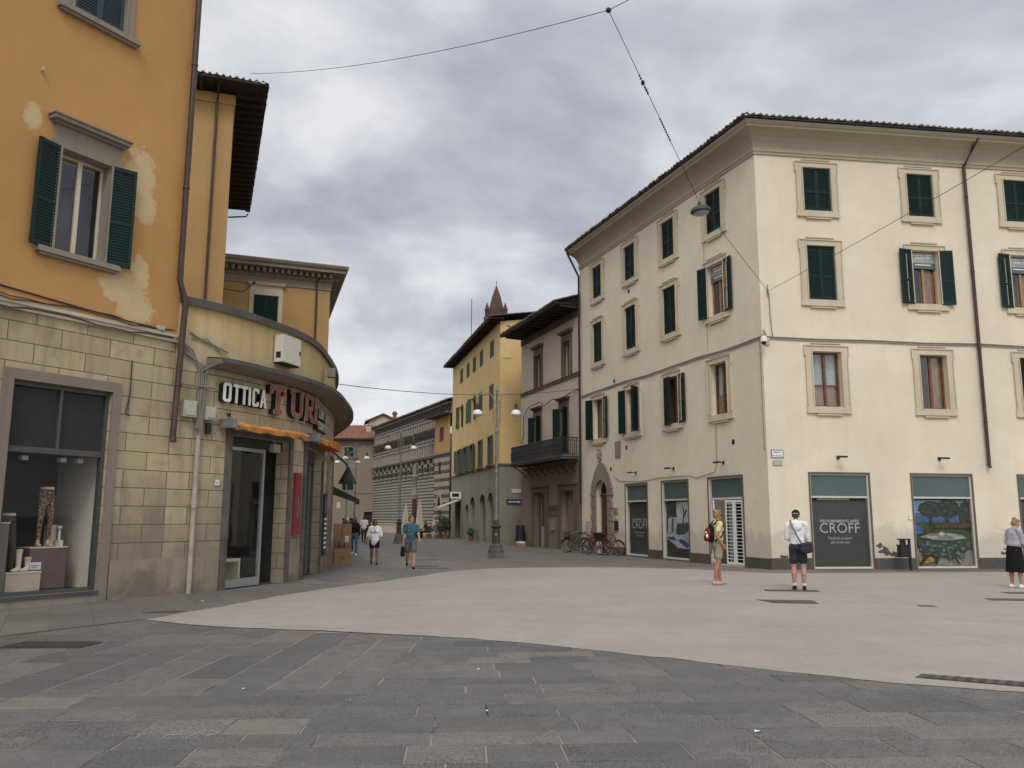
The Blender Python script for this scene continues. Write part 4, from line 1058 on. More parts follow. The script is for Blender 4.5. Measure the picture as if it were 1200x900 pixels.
PK = {}
def pk(n, c):
    if n not in PK: PK[n] = plain('print ' + n, sh(c, 0.85), 0.35, var=0.45, scale=9, bump=0)
    return PK[n]
def poster(k, fr, a, e, z0, z1):
    W, Hh = e - a, z1 - z0; w0 = -0.16
    sx = -1 if fr is fL else 1
    U = (lambda x: a + x * W) if sx > 0 else (lambda x: e - x * W)   # x from the left as seen
    Z = lambda y: z0 + y * Hh
    lay = [0]
    def shape(b, pts):
        lay[0] += 1
        b.flat(fr, [(U(x), Z(y)) for x, y in pts], w0 + 0.0021 * lay[0])
    if k in (0, 2, 4):
        T = thing('shop_banner', {0: 'charcoal shop window banner with pale writing on the narrow face, beside the bicycles', 2: 'charcoal shop window banner with pale writing, facing the piazza behind the man in the hoodie', 4: 'charcoal shop window banner cut off by the right edge of the picture'}[k], 'banner', fr.P((a + e) / 2, z0, w0))
        b = MB(); n = 14; top = 0.985 if k else 1.0
        g0 = [[b.vert(fr.P(U(i / n), Z(top * j / n), w0 + 0.012 * mnoise.noise(Vector((i * 0.35, j * 0.3, k))))) for j in range(n + 1)] for i in range(n + 1)]
        for i in range(n):
            for j in range(n): b.face((g0[i][j], g0[i + 1][j], g0[i + 1][j + 1], g0[i][j + 1]))
        b.build('sheet', M['banner'], T, True)
        tx = MB()
        def line(s, size, y, wt=0.0, spc=1.0):
            m_ = MB(); wdt = text_mesh(m_, s, size, lambda x, y_, t: Vector((0, 0, 0)), 0, wt, spc, 'CENTER')
            text_mesh(tx, s, size, lambda x, y_, t: fr.P((a + e) / 2 + sx * x + 0.0, Z(y) + y_, w0 + 0.016), 0, wt, spc, 'CENTER')
        line('PROSSIMAMENTE APRE', 0.135, 0.655, 0.001, 1.0)
        line('CROFF', 0.47, 0.50, -0.004, 1.02)
        line('Tessile & accessori', 0.115, 0.405); line('per la tua casa', 0.115, 0.345)
        tx.build('lettering', M['print_white'], T)
        if k == 2:
            g = MB(); g.box(fr, U(0.12), U(0.70), Z(0.99), Z(1.03), w0 - 0.01, w0 + 0.01); g.build('tape', pk('tape', (0.5, 0.45, 0.22)), T)
    elif k == 3:
        T = thing('window_poster', 'large photo poster of a garden table laid under trees, in the right shop window', 'poster', fr.P((a + e) / 2, z0, w0))
        def L(nm, col, *polys):
            b = MB()
            for p_ in polys: shape(b, p_)
            return b.build(nm, pk(nm, col), T)
        def blob(cx, cy, rx, ry, n=40, amp=0.16, seed=1):
            return [(min(1, max(0, cx + rx * math.cos(t) * (1 + amp * mnoise.noise(Vector((math.cos(t) * 3, math.sin(t) * 3, seed))) + 0.4 * amp * math.sin(13 * t + seed)))), min(1, max(0, cy + ry * math.sin(t) * (1 + amp * mnoise.noise(Vector((math.cos(t) * 3, math.sin(t) * 3, seed + 5))))))) for t in [2 * pi * i / n for i in range(n)]]
        rect = lambda x0, x1, y0, y1: [(x0, y0), (x1, y0), (x1, y1), (x0, y1)]
        L('printed_sky', (0.17, 0.29, 0.50), rect(0, 1, 0, 1))
        L('printed_sea', (0.06, 0.12, 0.26), rect(0, 1, 0.60, 0.80))
        L('printed_lawn', (0.05, 0.08, 0.025), rect(0, 1, 0.0, 0.66))
        L('printed_paving', (0.26, 0.23, 0.20), [(0, 0), (1, 0), (1, 0.22), (0.75, 0.33), (0.3, 0.30), (0, 0.26)])
        L('printed_tree', (0.020, 0.028, 0.014), blob(0.33, 0.86, 0.23, 0.13, seed=3), blob(0.62, 0.87, 0.22, 0.14, seed=7), blob(0.96, 0.76, 0.16, 0.23, seed=9), rect(0.28, 0.33, 0.6, 0.8), rect(0.56, 0.62, 0.6, 0.8))
        L('printed_leaves', (0.05, 0.06, 0.028), *[blob(x, y, 0.045, 0.02, 14, 0.9, i) for i, (x, y) in enumerate([(0.15, 0.84), (0.25, 0.82), (0.38, 0.92), (0.55, 0.83), (0.76, 0.9), (0.2, 0.9), (0.3, 0.95), (0.42, 0.84), (0.5, 0.93), (0.6, 0.96), (0.72, 0.86), (0.66, 0.8), (0.3, 0.8), (0.92, 0.85), (0.97, 0.7), (0.88, 0.66)])])
        L('printed_hedge', (0.10, 0.045, 0.025), rect(0.35, 1.0, 0.58, 0.65))
        L('printed_blue_chair', (0.06, 0.14, 0.42), [(0, 0.48), (0.16, 0.50), (0.10, 0.60), (0, 0.62)])
        L('printed_table_cloth', (0.04, 0.058, 0.046), [(0.03, 0.42), (0.2, 0.40), (0.55, 0.38), (0.88, 0.42), (0.97, 0.28), (0.86, 0.22), (0.84, 0.12), (0.74, 0.16), (0.6, 0.10), (0.45, 0.15), (0.3, 0.09), (0.12, 0.16), (0.05, 0.3)])
        L('printed_cloth_pattern', (0.12, 0.15, 0.115), *[blob(x, y, 0.03 + 0.012 * (i % 3), 0.02 + 0.012 * (i % 2), 14, 1.1, i) for i, (x, y) in enumerate([(0.08, 0.25), (0.2, 0.34), (0.3, 0.3), (0.48, 0.24), (0.52, 0.34), (0.62, 0.28), (0.75, 0.36), (0.9, 0.33), (0.44, 0.18), (0.58, 0.14), (0.2, 0.18), (0.8, 0.16),(0.12, 0.32), (0.25, 0.25), (0.4, 0.3), (0.55, 0.22), (0.68, 0.31), (0.82, 0.26), (0.33, 0.17), (0.72, 0.2)])])
        L('printed_table_top', (0.21, 0.245, 0.225), [(0.06, 0.44), (0.3, 0.395), (0.6, 0.385), (0.9, 0.42), (0.8, 0.47), (0.55, 0.505), (0.25, 0.50)])
        L('printed_plates', (0.38, 0.36, 0.28), blob(0.28, 0.44, 0.11, 0.018, 18, 0, 1), blob(0.62, 0.47, 0.09, 0.015, 18, 0, 1), blob(0.72, 0.43, 0.08, 0.018, 18, 0, 1), blob(0.45, 0.49, 0.05, 0.03, 12, 0.2, 1))
        L('printed_bowl', (0.12, 0.04, 0.025), blob(0.36, 0.53, 0.06, 0.035, 16, 0.1, 2), blob(0.22, 0.52, 0.05, 0.03, 12, 0.2, 4))
        L('printed_cushion', (0.36, 0.21, 0.06), blob(0.15, 0.10, 0.13, 0.05, 20, 0.1, 2))
        L('printed_chair_leg', (0.06, 0.025, 0.015), [(0.02, 0.02), (0.06, 0.02), (0.2, 0.14), (0.3, 0.16), (0.28, 0.19), (0.1, 0.17)], [(0.28, 0.03), (0.33, 0.02), (0.38, 0.14), (0.34, 0.15)], [(0.70, 0.03), (0.75, 0.02), (0.66, 0.14), (0.62, 0.14)])
    else:
        T = thing('window_poster', 'photo poster of an unmade bed with blue striped pillows, in the middle shop window', 'poster', fr.P((a + e) / 2, z0, w0))
        def L(nm, col, *polys):
            b = MB()
            for p_ in polys: shape(b, p_)
            return b.build(nm, pk(nm, col), T)
        rect = lambda x0, x1, y0, y1: [(x0, y0), (x1, y0), (x1, y1), (x0, y1)]
        L('printed_room', (0.45, 0.46, 0.47), rect(0, 1, 0, 1))
        L('printed_drape', (0.028, 0.065, 0.058), rect(0.0, 0.40, 0.72, 1.0), rect(0.0, 0.1, 0.5, 0.75))
        L('printed_shade', (0.07, 0.075, 0.075), [(0.36, 0.40), (0.70, 0.42), (0.92, 0.5), (0.9, 0.62), (0.42, 0.60)])
        L('printed_wall', (0.62, 0.63, 0.66), rect(0.42, 0.98, 0.64, 1.0))
        L('printed_floor', (0.03, 0.031, 0.03), [(0, 0), (1, 0), (1, 0.28), (0.45, 0.16), (0, 0.34)])
        L('printed_pillow', (0.62, 0.57, 0.44), [(0.03, 0.44), (0.34, 0.43), (0.38, 0.66), (0.3, 0.70), (0.05, 0.69)])
        L('printed_stripe', (0.06, 0.10, 0.27), [(0.18, 0.44), (0.27, 0.44), (0.30, 0.69), (0.22, 0.70)], [(0.0, 0.45), (0.06, 0.45), (0.08, 0.69), (0.0, 0.69)])
        L('printed_sheet', (0.52, 0.54, 0.58), [(0, 0.40), (0.40, 0.42), (0.95, 0.24), (0.90, 0.16), (0.55, 0.17), (0, 0.33)])
        L('printed_blanket', (0.045, 0.085, 0.22), [(0.44, 0.30), (0.60, 0.34), (0.96, 0.24), (0.80, 0.17)], [(0.02, 0.36), (0.3, 0.37), (0.42, 0.30), (0.1, 0.31)])
        L('printed_branch', (0.10, 0.03, 0.05), [(0.66, 0.6), (0.70, 0.6), (0.74, 0.86), (0.64, 0.94), (0.70, 0.82)], [(0.72, 0.72), (0.84, 0.84), (0.80, 0.86), (0.70, 0.75)])
cream_building()
# street name plates, number plates and camera on the cream corner
def plate(name, label, cat, fr, u0, u1, z0, z1, lines, rim, face=None, group=None, ink=None):
    T = thing(name, label, cat, fr.P((u0 + u1) / 2, z0, 0.01), group)
    b = MB(); b.box(fr, u0, u1, z0, z1, 0.003, 0.02); b.build('plate', rim, T)
    d = min(u1 - u0, z1 - z0) * 0.1
    b = MB(); b.box(fr, u0 + d, u1 - d, z0 + d, z1 - d, 0.02, 0.0235); b.build('face', face or M['white'], T)
    if lines:
        b = MB(); n = len(lines); sx = -1 if fr is fL else 1
        hgt = (z1 - z0 - 2 * d) / n
        for i, s in enumerate(lines):      # writing too small to read: a row of short strokes
            x = -s * hgt * 0.19
            for j in range(s):
                ww = hgt * random.uniform(0.16, 0.26); zb = z1 - d - hgt * (i + 0.78)
                b.box(fr, (u0 + u1) / 2 + x, (u0 + u1) / 2 + x + ww, zb, zb + hgt * random.uniform(0.4, 0.52), 0.0236, 0.0245); x += hgt * 0.38
        b.build('lettering', ink or M['black'], T)
    return T
blue_rim = plain('blue enamel rim', (0.10, 0.10, 0.22), 0.3, var=0.05)
plate('street_sign', 'white enamel street name sign with blue rim on the cream corner', 'street sign', fR, 0.13, 0.56, 3.65, 3.93, [6, 8], blue_rim, ink=M['coping'])
plate('information_plate', 'small pale plate just below the street name sign on the cream corner', 'plate', fR, 0.18, 0.50, 3.40, 3.57, [], M['sandstone'], M['box_grey'])
plate('number_plate', 'tiny white number plate left of the garden poster window', 'plate', fR, 4.92, 5.06, 1.63, 1.75, [], M['box_grey'])
plate('number_plate', 'tiny white number plate at the right edge above the woman in the cardigan', 'plate', fR, 8.86, 9.02, 1.44, 1.56, [], M['box_grey'])
T = thing('security_camera', 'white dome security camera on a bracket at the cream corner', 'camera', fR.P(0.05, 7.6, 0.2))
b = MB(); q = fR.P(-0.08, 7.58, 0.30)
b.tube([fR.P(0.12, 7.86, 0.03), fR.P(0.02, 7.98, 0.12), fR.P(-0.08, 7.95, 0.26), q + Vector((0, 0, 0.14))], 0.025, 8); b.box(fR, 0.05, 0.24, 7.5, 7.75, 0.003, 0.06); b.build('bracket', M['box_grey'], T, True)
b = MB(); b.lathe(q, [(0.03, 0.17), (0.09, 0.14), (0.11, 0.05), (0.11, -0.04)], 16); b.build('housing', M['white'], T, True)
b = MB(); b.ell(q + Vector((0, 0, -0.05)), (0.088, 0.088, 0.095), None, 14, 10); b.build('dome', M['black'], T, True)
# ------------------------------------------------------------------ mauve house with the balcony
def mauve_house():
    p0 = fL.P(15.0, 0); T = thing('townhouse', 'mauve townhouse with an iron balcony and dark bracketed eaves beside the cream building', 'building', p0)
    U0, U1, ZT, ZB = 15.03, 23.75, 12.35, 4.55
    up = [(20.42, 21.36), (16.25, 17.22)]
    holes = [(a, b, 9.06, 10.92) for a, b in up] + [(20.6, 21.4, 4.95, 7.33), (16.75, 17.6, 4.95, 7.38)]
    doors = [(19.8, 21.5, 0.02, 3.04), (15.85, 17.55, 0.02, 3.06)]
    b = MB(); wall(b, fL, U0, U1, ZB, ZT, holes, 0.28); b.build('wall', M['mauve'], T)
    b = MB(); wall(b, fL, U0, U1, 0, ZB, doors, 0.40); b.build('ground_floor_wall', M['mauve_low'], T)
    e = fL.P(U1, 0); bk = e - fL.n * 10; bk2 = fL.P(U0, 0) - fL.n * 10
    closed_body(T, [xy(e), xy(bk), xy(bk2)], 0, ZT, M['mauve'])
    b = MB(); b.box(fL, U0, U1, 8.88, 9.02, 0.002, 0.07); b.box(fL, U0, U1, 9.02, 9.05, 0.002, 0.10); b.box(fL, U0, U1, ZT - 0.35, ZT, 0.002, 0.05); b.build('string_course', M['mauve_trim'], T)
    cl = classic(M['mauve_trim'], sill=False, jamb=0.22, hd=0.42, proj=0.2)
    for a, c in up: window(T, fL, a, c, 9.06, 10.92, 'bare', (M['shutter'], M['cream_frame']), cl, curtain=0.97)
    for a, c, z in ((20.6, 21.4, 7.33), (16.75, 17.6, 7.38)): window(T, fL, a, c, 4.97, z, 'open', (M['shutter'], M['cream_frame']), cl, th=(125, 130), curtain=0.95)
    # eaves
    g = MB(); zs = ZT + 0.02
    n = 15; g.box(fL, U0, U1, ZT, zs + 0.17, -0.25, -0.001)
    for i in range(n):
        u = U0 + 0.2 + (U1 - U0 - 0.4) * i / (n - 1)
        g.prism(Leaf(fL, u - 0.07, 0, 1, 90), [(0.0, zs - 0.02), (1.05, zs + 0.02), (1.12, zs + 0.10), (1.12, zs + 0.17), (0.0, zs + 0.17)], -0.07, 0.07)
    g.build('eave_bracket', M['eave'], T)
    g = MB(); g.box(fL, U0, U1 + 0.15, zs + 0.17, zs + 0.22, -0.2, 1.24); g.box(fL, U0, U1 + 0.15, zs + 0.12, zs + 0.24, 1.24, 1.33); g.build('eave_board', M['eave'], T)
    tile_roof(T, fL, U0, U1 + 0.15, 1.38, zs + 0.28, 5.5, 17, M['tile'])
    # balcony
    bz = 4.60; B = MB(); B0, B1, W = 15.35, 23.0, 0.98
    B.box(fL, B0, B1, bz, bz + 0.10, 0.0, W); B.box(fL, B0 - 0.04, B1 + 0.04, bz + 0.10, bz + 0.15, 0.0, W + 0.05)
    S = B.build('balcony', M['mauve_trim'], T)
    B = MB(); top = bz + 1.08
    for z, r_ in ((top, 0.03), (top - 0.14, 0.016), (bz + 0.26, 0.016)): B.tube([fL.P(B0 + 0.04, z, 0), fL.P(B0 + 0.04, z, W - 0.04), fL.P(B1 - 0.04, z, W - 0.04), fL.P(B1 - 0.04, z, 0)], r_, 6)
    pts = [(B0 + 0.04 + i * 0.115, W - 0.04) for i in range(int((B1 - B0 - 0.08) / 0.115) + 1)] + [(B0 + 0.04, 0.1 + 0.115 * i) for i in range(8)] + [(B1 - 0.04, 0.1 + 0.115 * i) for i in range(8)]
    for k, (u, w) in enumerate(pts):
        B.tube([fL.P(u, bz + 0.15, w), fL.P(u, top, w)], 0.021, 5, False)
        if w > W - 0.1:
            for zc, rr_ in ((bz + 0.47, 0.055), (bz + 0.72, 0.055)): B.tube([fL.P(u + 0.057 + rr_ * math.cos(t * pi / 4), zc + rr_ * 1.7 * math.sin(t * pi / 4), w) for t in range(9)], 0.02, 4, False)
    B.build('railing', M['black'], S)
    B = MB()
    for i in range(8):
        u = B0 + 0.3 + i * (B1 - B0 - 0.6) / 7; B = MB()
        B.tube([fL.P(u, bz - 0.62, 0.03), fL.P(u, bz - 0.55, 0.18), fL.P(u, bz - 0.30, 0.42), fL.P(u, bz - 0.12, 0.72), fL.P(u, bz - 0.02, 0.9)], 0.028, 6)
        B.tube([fL.P(u, bz - 0.30 + 0.17 * math.sin(t * pi / 5) * (1 - t / 14), 0.28 + 0.17 * math.cos(t * pi / 5) * (1 - t / 14)) for t in range(12)], 0.022, 6)
        B.tube([fL.P(u, bz - 0.03, 0.0), fL.P(u, bz - 0.03, 0.92)], 0.025, 6)
        B.build('scroll_bracket', M['black'], S)
    # street doors
    for k, (a, c, z0, z1) in enumerate(doors):
        g = MB(); j = 0.42
        g.box(fL, a - j, a, 0, z1, 0.002, 0.08); g.box(fL, c, c + j, 0, z1, 0.002, 0.08); g.box(fL, a - j, c + j, z1, z1 + 0.28, 0.002, 0.085); g.box(fL, a - j - 0.06, c + j + 0.06, z1 + 0.28, z1 + 0.36, 0.002, 0.16)
        g.box(fL, a - 0.1, a - 0.02, 0, z1 + 0.02, 0.08, 0.11); g.box(fL, c + 0.02, c + 0.1, 0, z1 + 0.02, 0.08, 0.11)
        D = g.build('doorway', M['mauve_trim'], T)
        g = MB()
        if k == 0:
            g.box(fL, a, c, 0.02, z1, -0.35, -0.30); g.box(fL, a + 0.15, c - 0.35, 0.15, 1.05, -0.30, -0.285); 
            for i in range(4): g.box(fL, a + 0.2, c - 0.4, 0.22 + i * 0.2, 0.36 + i * 0.2, -0.285, -0.275)
            g.build('door', M['beige_pale'], D)
            g = MB(); g.box(fL, a + 0.12, c - 0.3, 1.15, z1 - 0.1, -0.30, -0.294); g.build('pane', M['mirrorish'], D)
            g = MB(); g.box(fL, a + 0.45, a + 1.15, 1.2, 2.3, -0.293, -0.288); g.build('poster', M['maroon'], D)
            g = MB(); g.box(fL, c - 0.22, c - 0.001, 0.02, z1 - 0.002, -0.29, -0.26); g.build('dark_panel', M['mauve_trim'], D)
        else:
            g.box(fL, a + 0.40, c - 0.12, 0.05, z1 - 0.02, -0.36, -0.30); g.box(fL, a + 0.36, c, 0.0, 0.08, -0.30, -0.1); g.build('door', M['pink_stone'], D)
            g = MB(); g.box(fL, a, a + 0.38, 0.02, z1, -0.39, -0.34); g.box(fL, c - 0.12, c, 0.02, z1, -0.39, -0.34); g.build('dark_panel', M['dark'], D)
    g = MB(); g.box(fL, 18.15, 19.45, 1.75, 2.32, 0.002, 0.04); S = g.build('name_panel', M['mauve_trim'], T)
    g = MB(); [g.box(fL, 18.28 + i * 0.13, 18.28 + i * 0.13 + random.uniform(0.07, 0.1), 2.02, 2.02 + random.choice((0.15, 0.19)), 0.04, 0.045) for i in range(8)]; g.build('lettering', M['black'], S)
    g = MB(); g.box(fL, 18.55, 19.0, 1.0, 1.55, 0.002, 0.10); g.build('wall_box', M['sandstone'], T)
    P = fL.P; g = MB(); g.tube([P(15.2, 8.15, 0.05), P(15.95, 8.1, 0.08), P(17.0, 7.9, 0.24), P(18.3, 8.0, 0.24), P(19.8, 7.85, 0.08), P(20.2, 8.1, 0.24), P(22, 8.0, 0.24), P(23.2, 7.6, 0.06), P(23.2, 6.4, 0.06), P(23.7, 6.1, 0.06)], 0.022, 5); g.build('wall_cable', M['cable'], T)
mauve_house()

# ------------------------------------------------------------------ yellow corner house
Y0 = (-0.76, 52.56); fY = Fr(Y0, -13.6, -1); fYs = Fr(Y0, 76.4, 1)
def yellow_house():
    T = thing('corner_house', 'yellow corner house with a grey ground floor and faded green shutters', 'building', (Y0[0], Y0[1], 0))
    LN, ZB, ZT = 18.2, 4.92, 14.15
    wins = []
    for c in (2.53, 6.05, 8.65, 11.2, 14.0): wins.append((c - 0.62, c + 0.62, 12.25, 13.42, 'closed'))
    for c, k in ((2.63, 'closed'), (6.25, 'closed'), (9.1, 'open'), (11.3, 'closed'), (14.2, 'open')): wins.append((c - (0.7 if k == 'closed' else 0.62), c + (0.7 if k == 'closed' else 0.62), 8.72, 10.42, k))
    for c, k in ((2.72, 'closed'), (6.05, 'closed'), (9.15, 'open'), (11.85, 'open'), (14.5, 'open')): wins.append((c - 0.66, c + 0.66, 5.08, 6.88, k))
    b = MB(); wall(b, fY, 0, LN, ZB, ZT, [w[:4] for w in wins], 0.24)
    g = [fYs.P(0, ZB), fYs.P(9, ZB), fYs.P(9, ZT + 0.9), fYs.P(0, ZT)]
    wall(b, fYs, 0, 9, ZB, ZT, (), 0.2); b.poly([fYs.P(0, ZT), fYs.P(9, ZT), fYs.P(9, ZT + 1.3)])
    b.build('wall', M['yellow'], T)
    arch = [(1.8, 3.6, 0.02, 3.25), (4.3, 6.3, 0.02, 3.2), (8.0, 9.75, 0.02, 3.12), (10.45, 11.7, 0.02, 2.62), (13.8, 16.0, 0.02, 2.75)]
    b = MB(); wall(b, fY, 0, LN, 0, ZB, arch, 0.4); wall(b, fYs, 0, 9, 0, ZB, (), 0.2)
    for a, c, z0, z1 in arch[:4]:
        m_, r_ = (a + c) / 2, (c - a) / 2; ry = min(r_, 0.75)
        for sg in (-1, 1): b.flat(fY, [(m_ + sg * r_, z1)] + [(m_ + sg * r_ * math.cos(t * pi / 16), z1 - ry + ry * math.sin(t * pi / 16)) for t in range(9)], 0.0)
    b.build('ground_floor_wall', M['grey_render'], T)
    b = MB(); b.box(fY, -0.05, LN, ZB - 0.06, ZB + 0.08, 0.002, 0.06); b.box(fYs, 0.0, 1.2, ZB - 0.06, ZB + 0.08, 0.002, 0.06); b.build('string_course', M['mauve_trim'], T)
    e = fY.P(LN, 0); closed_body(T, [xy(e), xy(e + fYs.d * 9), xy(fYs.P(9, 0))], 0, ZT, M['yellow'])
    sur = classic(M['mauve_trim'], sill=True, cornice=False, jamb=0.13)
    for a, c, z0, z1, k in wins:
        window(T, fY, a, c, z0, z1, k, (M['shutter_green'], M['cream_frame']), sur if z0 < 6 else None, th=(165, 165), pitch=0.09)
    for i, (a, c, z0, z1) in enumerate(arch):
        m_, r_ = (a + c) / 2, (c - a) / 2
        g = MB(); g.box(fY, a, c, 0.02, z1, -0.42, -0.36)
        if i == 3: g.box(fY, a + 0.1, m_ - 0.03, 0.2, 2.0, -0.36, -0.33); g.box(fY, m_ + 0.03, c - 0.1, 0.2, 2.0, -0.36, -0.33)
        D = g.build('door', M['door_wood'] if i == 3 else M['dark'], T)
        if i in (0, 1, 2):
            g = MB(); g.box(fY, a + 0.04, c - 0.04, z1 - 0.80, z1 - 0.06, -0.35, -0.33); g.build('fanlight_sign', M['box_grey'], D)
            g = MB(); g.box(fY, a + 0.06, m_ - 0.03, 0.1, z1 - 0.85, -0.36, -0.33); g.box(fY, m_ + 0.03, c - 0.06, 0.1, z1 - 0.85, -0.36, -0.33); g.build('shop_glass', M['mirrorish'], D)
            g = MB(); g.box(fY, m_ - 0.5, m_ + 0.5, z1 - 0.62, z1 - 0.36, -0.33, -0.325); g.build('sign_panel', M['black'], D)
    # awning and shop sign at the far bay
    g = MB(); a, c = 13.5, 16.3
    q = [fY.P(a, 3.0, 0.02), fY.P(c, 3.0, 0.02), fY.P(c, 2.45, 1.55), fY.P(a, 2.45, 1.55)]
    g.poly(q); g.poly([p_ + Vector((0, 0, -0.03)) for p_ in q]); g.poly([q[2], q[3], q[3] + Vector((0, 0, -0.22)), q[2] + Vector((0, 0, -0.22))]); g.poly([q[0], q[3], q[3] - Vector((0, 0, .03)), q[0] - Vector((0, 0, .03))]); g.build('awning', M['umbrella'], T)
    g = MB(); g.box(fY, 13.6, 13.72, 3.1, 3.6, 0.0, 0.85); S = g.build('shop_sign', M['white'], T)
    g = MB(); g.box(fY, 13.592, 13.6, 3.22, 3.48, 0.15, 0.7); g.build('sign_mark', M['black'], S)
    # roof
    g = MB(); zs = ZT; g.box(fY, 0, LN, ZT + 0.001, ZT + 0.15, -0.3, -0.001)
    for i in range(24): g.box(fY, 0.1 + i * 0.76, 0.22 + i * 0.76, zs + 0.0, zs + 0.12, -0.1, 0.62)
    g.build('eave_rafter', M['eave'], T)
    g = MB(); g.box(fY, -0.35, LN + 0.3, zs + 0.12, zs + 0.16, -0.2, 0.70); g.box(fY, -0.35, LN + 0.3, zs + 0.08, zs + 0.20, 0.70, 0.78); g.build('eave_board', M['eave'], T)
    tile_roof(T, fY, -0.35, LN + 0.3, 0.80, zs + 0.22, 10.2, 8, M['tile'])
    # side wall: downpipe, blind arch, small fittings
    P = fYs.P; downpipe(T, [P(-0.2, 14.1, -0.1), P(2.3, 13.3, 0.1), P(2.48, 12.9, 0.1), P(2.48, 3.2, 0.1), P(2.75, 2.8, 0.1), P(2.75, 0.1, 0.1)], 0.06, M['black'], [P(2.48, z, 0.1) for z in (11.5, 8.5, 5.5)])
    g = MB(); m_ = 3.15; g.prism(fYs, [(m_ - 0.42, 8.3), (m_ + 0.42, 8.3)] + [(m_ + 0.42 * math.cos(t * pi / 10), 10.5 + 0.42 * math.sin(t * pi / 10)) for t in range(11)], 0.002, 0.02); B = g.build('blind_window', M['grey_render'], T)
    g = MB()
    for i in range(20): g.box(fYs, m_ - 0.34, m_ + 0.34, 8.42 + i * 0.11, 8.47 + i * 0.11, 0.02, 0.035)
    g.build('louvre', M['mauve_trim'], B)
    g = MB(); g.box(fYs, 0.15, 0.7, 11.75, 11.79, 0.002, 0.03); g.box(fYs, 2.55, 2.95, 2.6, 3.05, 0.002, 0.05); g.build('wall_box', M['box_grey'], T)
yellow_house()
plate('street_sign', 'pair of white street name plates on the grey side wall of the yellow house', 'street sign', fYs, 0.75, 1.65, 3.15, 3.45, [], M['sandstone'], M['box_white'])
T = thing('one_way_sign', 'blue one way sign with white arrow on the side wall of the yellow house', 'road sign', fYs.P(1.0, 2.5, 0.05))
b = MB(); b.box(fYs, 0.45, 1.45, 2.45, 2.78, 0.02, 0.05); b.build('plate', M['blue_sign'], T)
b = MB(); b.box(fYs, 0.55, 1.18, 2.585, 2.645, 0.05, 0.054); b.flat(fYs, [(1.18, 2.53), (1.36, 2.615), (1.18, 2.70)], 0.0545); b.build('arrow', M['white'], T)

# ------------------------------------------------------------------ brick bell tower
def spire():
    x, y = -1.57, 80.0; T = thing('bell_tower', 'brown brick bell tower with a pyramid spire showing above the yellow roof', 'tower', (x, y, 0))
    t = NT('old brick'); ob = t.mapping('Object', (1, 1, 1))
    br = t.n('ShaderNodeTexBrick'); t.l(t.mapping('UV'), br.inputs['Vector']); br.inputs['Scale'].default_value = 2.2
    br.inputs['Color1'].default_value = (0.10, 0.05, 0.036, 1); br.inputs['Color2'].default_value = (0.085, 0.045, 0.034, 1); br.inputs['Mortar'].default_value = (0.12, 0.085, 0.065, 1)
    mt = t.fin(t.mix(t.math('MULTIPLY', t.noise(ob, 1.2, 5), 0.5), br.outputs[0], (0.05, 0.03, 0.025)), 0.95, t.bump(t.noise(ob, 5, 4), 0.5, 0.05))
    f = Fr((x, y), 90, 1); b = MB()
    b.box(f, -1.05, 1.05, 0, 20.6, -1.05, 1.05); b.box(f, -1.2, 1.2, 20.6, 20.8, -1.2, 1.2); b.build('shaft', mt, T)
    b = MB(); b.lathe((x, y, 0), [(0.95, 20.8), (0.80, 21.6), (0.40, 23.2), (0.06, 24.2)], 8); S = b.build('spire', mt, T)
    b = MB()
    for sx in (-1, 1):
        for sy in (-1, 1): b.lathe((x + sx * 0.88, y + sy * 0.88, 0), [(0.22, 20.8), (0.22, 21.5), (0.27, 21.55), (0.03, 22.3)], 4); b.build('pinnacle', mt, T); b = MB()
        b.prism(f, [(sx * 0.35 - 0.34, 20.8), (sx * 0.35 + 0.34, 20.8), (sx * 0.35, 21.9)], 0.75, 1.0); b.build('gablet', mt, T); b = MB()
    b = MB(); b.tube([(x, y, 24.1), (x, y, 24.75)], 0.03, 6); b.build('finial', M['black'], T)
    g = MB(); g.tube([(-2.9, 58, 14.4), (-2.9, 58, 17.1)], 0.025, 5); tag(g.build('roof_aerial', M['black'], None, loc=(-2.9, 58, 14.4)), 'thin aerial mast on the roof of the yellow house', 'aerial')
spire()

